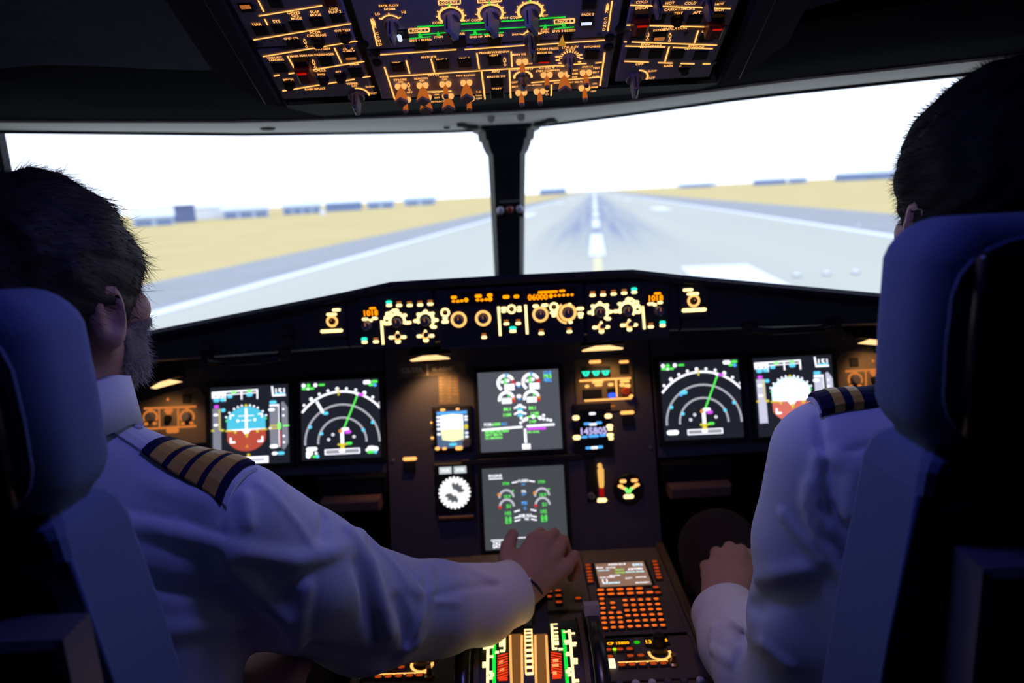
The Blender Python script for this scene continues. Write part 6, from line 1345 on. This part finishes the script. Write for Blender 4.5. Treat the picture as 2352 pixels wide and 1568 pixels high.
folds = [([(300, 1205), (420, 1232), (560, 1270), (680, 1288), (760, 1268), (830, 1228)], .010, .013), ([(520, 1290), (600, 1370), (655, 1425), (680, 1478)], .011, .014), ([(700, 1350), (688, 1420), (680, 1478)], .009, .011), ([(800, 1222), (848, 1290), (876, 1390), (892, 1452)], .018, .012), ([(822, 1300), (850, 1400), (868, 1470)], -.008, .014), ([(835, 1230), (905, 1300), (935, 1345), (957, 1362)], .007, .010), ([(900, 1275), (945, 1335), (960, 1360)], .008, .009), ([(985, 1300), (988, 1360), (955, 1480)], .013, .009), ([(962, 1330), (965, 1420), (938, 1490)], .010, .008), ([(930, 1300), (968, 1345)], -.006, .008), ([(915, 1380), (940, 1480)], -.010, .012), ([(990, 1370), (1060, 1352), (1115, 1343), (1145, 1344)], -.0045, .006), ([(995, 1380), (1050, 1385)], .004, .006), ([(1010, 1290), (1080, 1310), (1130, 1330)], .005, .010), ([(620, 1440), (760, 1500), (900, 1520)], -.006, .02), ([(330, 1215), (460, 1262), (540, 1300)], -.005, .014), ([(560, 1095), (528, 1150), (500, 1235)], -.0025, .0035), ([(295, 1172), (420, 1195), (520, 1228)], -.0025, .004), ([(595, 1110), (640, 1150), (690, 1210), (735, 1285)], .0025, .006), ([(560, 1140), (570, 1200)], .005, .010), ([(380, 1120), (470, 1150)], .004, .02), ([(735, 1150), (745, 1185), (740, 1230)], -.006, .010), ([(300, 1330), (430, 1360), (540, 1350)], -.005, .012), ([(330, 1450), (450, 1440), (560, 1420)], .005, .014)]
cap_sh2 = with_folds(cap_shirt, folds)
ROOT1 = (-.486, .70, .0)
# right hand on the levers: five palm rays then fingers, thumb last of the palm group
P1 = [[(1182, 1356, 1.145, .026), (1215, 1322, 1.158, .026)],
      [(1190, 1325, 1.15, .024), (1226, 1240, 1.19, .0135)], [(1200, 1330, 1.15, .024), (1256, 1238, 1.20, .0135)], [(1208, 1345, 1.148, .023), (1282, 1262, 1.198, .013)], [(1212, 1362, 1.14, .021), (1300, 1302, 1.188, .013)],
      [(1180, 1335, 1.15, .020), (1166, 1285, 1.175, .0150), (1166, 1258, 1.19, .0125), (1177, 1228, 1.205, .0105)],
      [(1226, 1240, 1.19, .0125), (1240, 1225, 1.225, .0105), (1252, 1252, 1.245, .0095), (1246, 1282, 1.235, .0085)], [(1256, 1238, 1.20, .0125), (1272, 1226, 1.24, .0105), (1280, 1256, 1.255, .0095), (1270, 1288, 1.24, .0085)],
      [(1282, 1262, 1.198, .012), (1293, 1242, 1.235, .0108), (1304, 1272, 1.25, .0095), (1294, 1302, 1.235, .0085)], [(1300, 1302, 1.188, .0115), (1318, 1276, 1.222, .0095), (1326, 1304, 1.235, .0085), (1312, 1326, 1.225, .0075)]]
h1, _ = hand_fn(P1)
def cap_skin(P):
    d = HC.skull(P)
    d = smin(d, cap(P, HC.p(0, -.018, -.045), (-.500, .722, 1.075), .056, .060), .03)
    t = cap(P, (-.64, .71, .99), (-.38, .715, .99), .05, .05); t = smin(t, ell(P, (-.503, .70, .87), (.15, .095, .2)), .05); t = smin(t, ell(P, (-.485, .675, .62), (.15, .11, .18)), .05)
    d = smin(d, t, .03); d = smin(d, chain(P, arm, [.045, .048, .045, .040, .034, .028], .01), .02)
    return smin(d, chain(P, [A(-.66, .70, .98), A(-.73, .80, .76), A(-.61, 1.0, .68)], [.045, .045, .035], .01), .02)
V, F = nets(cap_skin, (-.82, .52, .45), (.05, 1.12, 1.42), .0055)
Vh, Fh = nets(h1, atd(1240, 1300, 1.18) - .115, atd(1240, 1300, 1.18) + .115, .0026)
PIL = mesh_obj('person', np.concatenate([V, Vh]), np.concatenate([F, Fh + len(V)]), SKIN, None, ROOT1); PIL.location = ROOT1
tag(PIL, 'grey-bearded pilot in white shirt with four gold stripes, right hand on the thrust levers', 'person', 'pilots')
ROOTLOC[PIL.name] = ROOT1
V, F = nets(cap_sh2, (-.84, .52, .49), (.02, 1.12, 1.19), .0042)
keepv = None
SH1 = mesh_obj('shirt', V, F, SHIRT, PIL, ROOT1); ROOTLOC[SH1.name] = ROOT1
# collar
def collar(hd_c, base_c, tiltx, parent, root, r0=(.066, .070), r1=(.078, .083), h=.046):
    b = MB(); rows = [[], [], [], []]; n = 40
    for i in range(n + 1):
        t = math.radians(-90 + 22) + math.radians(360 - 44) * i / n; t = math.radians(90 + 20) + math.radians(320) * i / n
        cx_, sx_ = math.cos(t), math.sin(t); fr_ = max(0, math.sin(t)) * .018
        rows[0].append((base_c[0] + r0[0] * cx_, base_c[1] + r0[1] * sx_, base_c[2] - .004 - fr_)); rows[1].append((hd_c[0] + (r0[0] - .004) * cx_, hd_c[1] + (r0[1] - .004) * sx_, hd_c[2] + h * .2 - fr_))
        rows[2].append((hd_c[0] + (r0[0] + .003) * cx_, hd_c[1] + (r0[1] + .003) * sx_, hd_c[2] + h * .2 - .002 - fr_)); rows[3].append((base_c[0] + r1[0] * cx_, base_c[1] + r1[1] * sx_, base_c[2] - .002 - fr_ * 1.4))
    b.grid(rows, SHIRT); c = b.build('collar', SHIRT, parent, smooth=True); m_ = c.modifiers.new('thick', 'SOLIDIFY'); m_.thickness = .0025; return c
collar((-.497, .728, 1.172), (-.499, .722, 1.130), 0, PIL, ROOT1)
# shoulder strap and epaulette with four gold stripes, draped on the shoulder
def strap(fn, p0, p1, wd, lift, name, m, parent, t0=0., t1=1., nseg=14, th=.004, ztop=1.25):
    b = MB(); top = []; p0 = np.array(p0, float); p1 = np.array(p1, float); d = _n((p1 - p0) * np.array((1, 1, 0))); s = np.array((-d[1], d[0], 0)); s = -s if s[1] < 0 else s
    for i in range(nseg + 1):
        c = p0 + (p1 - p0) * (t0 + (t1 - t0) * i / nseg); row = []
        for q in np.linspace(-1, 1, 7): x = c + s * wd / 2 * q; row.append((x[0], x[1], drape(fn, x[0], x[1], ztop) + lift * (1 - .25 * abs(q) ** 3)))
        top.append(row)
    bot = [[(p[0], p[1], p[2] - th) for p in r] for r in top]
    b.grid(top, m); b.grid([r[::-1] for r in bot], m); b.grid([top[0][::-1], bot[0][::-1]], m); b.grid([top[-1], bot[-1]], m); b.grid([[r[0] for r in top], [r[0] for r in bot]], m); b.grid([[r[-1] for r in bot], [r[-1] for r in top]], m)
    return b.build(name, m, parent, smooth=False)
e0 = trace(cap_shirt, 345, 1003); e1 = trace(cap_shirt, 600, 1085)
e0 = np.array((-.432, .738, 0)); e1 = np.array((-.300, .702, 0))
strap(cap_shirt, e0, e1, .058, .006, 'shoulder_strap', SHIRT, PIL, .0, 1.0)
EP = strap(cap_shirt, e0, e1, .063, .011, 'epaulette', NAVYC, PIL, .32, .97)
for i in range(4): strap(cap_shirt, e0, e1, .0635, .0122, 'gold_stripe', GOLD, EP, .39 + .145 * i, .39 + .145 * i + .098, 4, .003)
bp = (e0 + (e1 - e0) * .10); z = drape(cap_shirt, bp[0], bp[1], 1.25); fr = Frame((bp[0], bp[1], z + .006), (1, 0, -.2), (0, 1, 0)); b = MB(); b.lathe(fr, 0, 0, [(.0055, 0), (.0055, .002), (.004, .0026), (.0035, .0018)], SHIRT, 14); b.build('strap_button', SHIRT, PIL)
# cuff with buttonhole, bracelet
fr = Frame(wr - wdir * .052, *(lambda a: (a, np.cross(wdir, a)))(_n(np.cross(wdir, (0, 0, 1)))))
b = MB(); b.lathe(fr, 0, 0, [(.0525, -.004), (.0545, .0), (.0530, .026), (.0515, .052), (.0490, .0535), (.047, .050)], SHIRT, 36); b.f = b.f[:-2]; b.m = b.m[:-2]; b.build('cuff', SHIRT, PIL, smooth=True)
def bracelet(c, ax, r, m, parent, tube_r=.0022, beads=0, ry=.8):
    a = _n(np.cross(ax, (0, 0, 1))); bb = np.cross(a, ax); b = MB(); P = [c + (a * math.cos(t) + bb * math.sin(t) * ry) * r for t in np.linspace(0, 2 * math.pi, 37)]; b.tube(P, tube_r, m, 6, False); o = b.build('bracelet', m, parent, smooth=True)
    for k in range(beads):
        t = math.pi / 2 + (k - beads / 2) * .22; q = c + (a * math.cos(t) + bb * math.sin(t) * ry) * r; b = MB(); rbox(b, q, (.0035, .0035, .0035), .003, mat('silver_bead', (.5, .5, .6), .3, .5, .8), 2); b.build('bead', MATS['silver_bead'], o, smooth=True)
hd = _n(atd(1256, 1260, 1.19) - wr)
bracelet(atd(1207, 1338, 1.152), hd, .035, mat('braid_navy', (.02, .02, .06), .6), PIL, .002, 6)
# hair and beard
def hair_fn(H, off, cut):
    def fn(P):
        q = (P - H.c.astype(np.float32)) @ H.R.T.astype(np.float32) / H.k; x, y, z = q[..., 0], q[..., 1], q[..., 2]
        d = ell(P, H.p(0, -.010, .024), np.array((.077 + off, .096 + off, .090 + off)) * H.k, H.R); d = smin(d, ell(P, H.p(0, -.055, -.035), np.array((.060 + off * .6, .045 + off * .6, .060)) * H.k, H.R), .02)
        nz = np.sin(P[..., 0] * 190 + 3 * np.sin(P[..., 2] * 60)) * np.sin(P[..., 2] * 130 + P[..., 1] * 90) * .0022 + np.sin(P[..., 0] * 70 + P[..., 1] * 55) * np.sin(P[..., 2] * 62) * .003
        d = d + nz
        line = cut(x, y, z)                       # > 0 where there is no hair
        return smax(d, line, .006)
    return fn
def cut1(x, y, z):
    yl = np.clip((y + .05) / .12, 0, 1); low = -.085 + .055 * yl + .10 * np.clip((y - .045) / .05, 0, 1)       # nape low, above the ear, then the brow
    side = np.exp(-((y + .014) / .032) ** 2) * .052 * (np.abs(x) > .04)
    return low + side - z
hf1 = hair_fn(HC, .016, cut1); V, F = nets(hf1, HC.c - .16, HC.c + .16, .004)
hr = mesh_obj('hair', V, F, HAIR, PIL, ROOT1)
Nn = normals(hf1, V); sel = (V[:, 2] > HC.c[2] - .05); Vs, Ns = V[sel], Nn[sel]
def lay1(p, nn): q = p - HC.p(0, 0, .10); t = HC.f * .55 - HC.u * (.2 + 3.5 * max(0, -q[2])) + HC.r * (.5 if q @ HC.r > 0 else -.5) * .6; return t - nn * (t @ nn)
s_ = strands('hair_strands', Vs, Ns, HAIR, hr, ROOT1, 11000, .024, lay1, .00034, .22, 3, .18, .02); s_['kind'] = 'stuff'
fl = V[(V[:, 2] > HC.c[2] + .09)]; fn_ = Nn[(V[:, 2] > HC.c[2] + .09)]
s_ = strands('flyaway_hair', fl, fn_, HAIR, hr, ROOT1, 110, .035, lambda p, nn: lay1(p, nn) * .9 + nn * .35, .0003, .6, 5); s_['kind'] = 'stuff'
bm = lambda P: smax(smax(HC.skull(P) - .004, (P @ HC.u.astype(np.float32)) - (HC.c[2] - .040) , .01), -((P - HC.c.astype(np.float32)) @ HC.f.astype(np.float32)) + .012, .01)
bm2 = lambda P: smax(bm(P), (HC.c[2] - .125) - P[..., 2], .01)
V, F = nets(bm2, HC.c + np.array((-.10, -.06, -.16)), HC.c + np.array((.13, .16, .02)), .004); br = mesh_obj('beard', V, F, mat('beard_base', (.16, .13, .12), .7, .2), PIL, ROOT1)
Nn = normals(bm2, V); s_ = strands('beard_strands', V, Nn, BEARD, br, ROOT1, 3600, .013, lambda p, nn: -HC.u * .8 + HC.f * .3, .00045, .5, 7, .5); s_['kind'] = 'stuff'
for q in (-1, 1): b = MB(); rbox(b, HC.p(q * .033, .080, -.006), (.0115,) * 3, .011, mat('eye_white', (.7, .7, .72), .2, .5), 4); eo = b.build('eye', MATS['eye_white'], PIL, smooth=True); b = MB(); rbox(b, HC.p(q * .033, .0895, -.006), (.005, .003, .005), .0028, mat('iris', (.03, .02, .015), .2, .5), 3); b.build('iris', MATS['iris'], eo, smooth=True)
# trousers, shoes
def legs(cx, hipz, knees, feet):
    def fn(P):
        d = ell(P, (cx, .68, hipz), (.18, .15, .11))
        for k, f_, s in zip(knees, feet, (-1, 1)):
            d = smin(d, cap(P, (cx + s * .09, .70, hipz - .01), k, .088, .066), .04); d = smin(d, cap(P, k, f_, .064, .050), .03)
        return smax(d, .09 - P[..., 2], .01)
    return fn
def shoe(c, parent):
    b = MB(); rbox(b, (c[0], c[1] + .07, .045), (.045, .135, .045), .035, mat('black_shoe', (.01, .01, .011), .3, .5), 5); o = b.build('shoe', MATS['black_shoe'], parent, smooth=True); b = MB(); b.box(WORLD, c[0] - .045, c[0] + .045, c[1] - .06, c[1] + .20, .001, .012, BLACKP, .003); b.build('sole', BLACKP, o)
def pants(cx, hipz, knees, feet, parent, root):
    fn = legs(cx, hipz, knees, feet); V, F = nets(fn, (cx - .34, .48, .08), (cx + .34, 1.42, hipz + .25), .009); o = mesh_obj('trousers', V, F, TROU, parent, root)
    for f_ in feet: shoe(f_, parent)
pants(-.48, .56, ((-.59, 1.10, .60), (-.395, 1.10, .60)), ((-.59, 1.26, .10), (-.42, 1.26, .10)), PIL, ROOT1)
# ------------------------------------------------------------------ first officer
HD = Head((.486, .690, 1.318), math.radians(2), 1.04)
sh2 = atd(1912, 1060, .765); arm2 = [sh2, atd(1880, 1240, .79), atd(1862, 1420, .81), atd(1835, 1620, .85)]; fore2 = [arm2[-1], atd(1760, 1560, .92), atd(1700, 1480, 1.0), atd(1662, 1402, 1.07)]
wr2 = fore2[-1]; wd2 = _n(fore2[-1] - fore2[-2])
def fo_shirt(P):
    d = cap(P, (.365, .705, 1.03), (.64, .69, 1.03), .064, .066); d = smin(d, cap(P, (.48, .69, 1.11), (.368, .71, 1.047), .05, .05), .03); d = smin(d, cap(P, (.49, .69, 1.13), (.62, .69, 1.07), .05, .05), .03)
    d = smin(d, ell(P, (.49, .68, .90), (.178, .12, .23)), .06); d = smin(d, ell(P, (.48, .665, .66), (.17, .135, .20)), .06)
    d = smin(d, chain(P, arm2, [.068, .068, .066, .066], .02), .03); d = smin(d, chain(P, fore2, [.066, .062, .056, .046], .02), .02)
    d = smin(d, chain(P, [A(.645, .69, 1.02), A(.70, .74, .76), A(.60, .97, .70)], [.066, .066, .05], .02), .04)
    d = smax(d, (P - wr2.astype(np.float32)) @ wd2.astype(np.float32), .004)
    return smax(d, .50 - P[..., 2], .01)
folds2 = [([(1880, 960), (1895, 1060), (1905, 1180)], -.004, .006), ([(1860, 1110), (1855, 1160), (1880, 1240), (1950, 1330)], .008, .008), ([(1880, 1050), (1872, 1130), (1890, 1190), (1925, 1240), (1935, 1310)], .007, .008), ([(1800, 1180), (1850, 1240), (1890, 1290)], .006, .008), ([(1905, 1170), (1930, 1210), (1940, 1300)], -.008, .010), ([(1910, 1045), (2000, 1025), (2060, 1020)], -.003, .005), ([(1925, 1050), (1960, 1080), (1950, 1180)], .006, .014), ([(1720, 1390), (1740, 1400)], -.006, .01), ([(1690, 1430), (1760, 1480), (1815, 1525)], .009, .009), ([(1640, 1440), (1635, 1490), (1680, 1520), (1695, 1490)], .007, .008), ([(1620, 1450), (1620, 1568)], .004, .008), ([(1740, 1330), (1790, 1320), (1850, 1310)], .005, .014), ([(1735, 1400), (1780, 1370), (1850, 1345)], -.0035, .022)]
fo_sh2 = with_folds(fo_shirt, folds2)
P2 = [[(1662, 1402, 1.07, .025), (1664, 1365, 1.085, .025)],
      [(1680, 1380, 1.075, .022), (1700, 1275, 1.125, .013)], [(1670, 1385, 1.075, .022), (1676, 1268, 1.13, .0135)], [(1655, 1388, 1.075, .021), (1650, 1282, 1.125, .013)], [(1642, 1392, 1.072, .020), (1630, 1308, 1.115, .0125)],
      [(1690, 1378, 1.075, .019), (1712, 1330, 1.10, .014), (1722, 1298, 1.125, .012), (1722, 1275, 1.145, .0105)],
      [(1700, 1275, 1.125, .0125), (1702, 1264, 1.165, .0105), (1700, 1290, 1.185, .0095), (1696, 1315, 1.18, .0085)], [(1676, 1268, 1.13, .0125), (1676, 1258, 1.17, .0105), (1674, 1284, 1.192, .0095), (1672, 1312, 1.185, .0085)],
      [(1650, 1282, 1.125, .012), (1646, 1270, 1.165, .0103), (1646, 1296, 1.186, .0095), (1646, 1322, 1.18, .0085)], [(1630, 1308, 1.115, .0115), (1622, 1300, 1.15, .0095), (1622, 1324, 1.168, .0085), (1624, 1345, 1.16, .0075)]]
h2, _ = hand_fn(P2)
def fo_skin(P):
    d = HD.skull(P); d = smin(d, cap(P, HD.p(0, -.018, -.045), (.486, .69, 1.10), .056, .060), .03)
    t = cap(P, (.38, .70, 1.03), (.62, .69, 1.03), .05, .05); t = smin(t, ell(P, (.49, .68, .88), (.145, .09, .2)), .05); t = smin(t, ell(P, (.48, .665, .62), (.14, .105, .17)), .05); d = smin(d, t, .03)
    d = smin(d, chain(P, arm2 + fore2[1:], [.046, .046, .045, .042, .038, .033, .027], .01), .02); return smin(d, chain(P, [A(.645, .69, 1.0), A(.70, .74, .76), A(.60, .97, .70)], [.045, .045, .033], .01), .02)
ROOT2 = (.486, .68, 0.)
V, F = nets(fo_skin, (.20, .50, .45), (.80, 1.06, 1.46), .0055); Vh, Fh = nets(h2, atd(1670, 1325, 1.12) - .105, atd(1670, 1325, 1.12) + .105, .0026)
PIR = mesh_obj('person', np.concatenate([V, Vh]), np.concatenate([F, Fh + len(V)]), SKIN, None, ROOT2); PIR.location = ROOT2; ROOTLOC[PIR.name] = ROOT2
tag(PIR, 'dark-haired pilot in white shirt with dark epaulettes, left hand resting on the knee', 'person', 'pilots')
V, F = nets(fo_sh2, (.20, .50, .49), (.80, 1.10, 1.21), .0042); SH2 = mesh_obj('shirt', V, F, SHIRT, PIR, ROOT2); ROOTLOC[SH2.name] = ROOT2
collar((.486, .692, 1.205), (.486, .690, 1.165), 0, PIR, ROOT2)
g0 = np.array((.425, .705, 0)); g1 = np.array((.318, .720, 0))
strap(fo_shirt, g0, g1, .050, .007, 'shoulder_strap', SHIRT, PIR); EP2 = strap(fo_shirt, g0, g1, .052, .012, 'epaulette', NAVYC, PIR, .12, .98, 14, .008)
for i in range(2): strap(fo_shirt, g0, g1, .0525, .0128, 'gold_stripe', GOLD, EP2, .60 + .17 * i, .60 + .17 * i + .09, 3, .0085)
fr = Frame(wr2 - wd2 * .052, *(lambda a: (a, np.cross(wd2, a)))(_n(np.cross(wd2, (0, 0, 1)))))
b = MB(); b.lathe(fr, 0, 0, [(.0525, -.004), (.0540, .0), (.0525, .026), (.0505, .052), (.0485, .0535), (.046, .050)], SHIRT, 36); b.f = b.f[:-2]; b.m = b.m[:-2]; b.build('cuff', SHIRT, PIR, smooth=True)
bracelet(wr2 + wd2 * .008, wd2, .033, mat('gold_chain', (.55, .35, .12), .3, .5, .9), PIR, .0028, 0, .85)
def cut2(x, y, z):
    yl = np.clip((y + .05) / .12, 0, 1); low = -.085 + .050 * yl + .075 * np.clip((y - .035) / .05, 0, 1); side = np.exp(-((y + .008) / .030) ** 2) * .028 * (np.abs(x) > .05); return low + side - z
hf2 = hair_fn(HD, .015, cut2); V, F = nets(hf2, HD.c - .17, HD.c + .17, .004); hr2 = mesh_obj('hair', V, F, HAIRD, PIR, ROOT2); Nn = normals(hf2, V)
def lay2(p, nn): t = HD.f * .4 - HD.u * .3; return (t - nn * (t @ nn)) + nn * .7
s_ = strands('hair_strands', V, Nn, HAIRD, hr2, ROOT2, 12000, .009, lay2, .00030, .2, 11, .25, .1); s_['kind'] = 'stuff'
for q in (-1, 1): b = MB(); rbox(b, HD.p(q * .033, .080, -.006), (.0115,) * 3, .011, MATS['eye_white'], 4); eo = b.build('eye', MATS['eye_white'], PIR, smooth=True); b = MB(); rbox(b, HD.p(q * .033, .0895, -.006), (.005, .003, .005), .0028, MATS['iris'], 3); b.build('iris', MATS['iris'], eo, smooth=True)
pants(.48, .56, (tuple(atd(1652, 1262, 1.25)), (.585, 1.12, .66)), ((.38, 1.24, .10), (.58, 1.28, .10)), PIR, ROOT2)
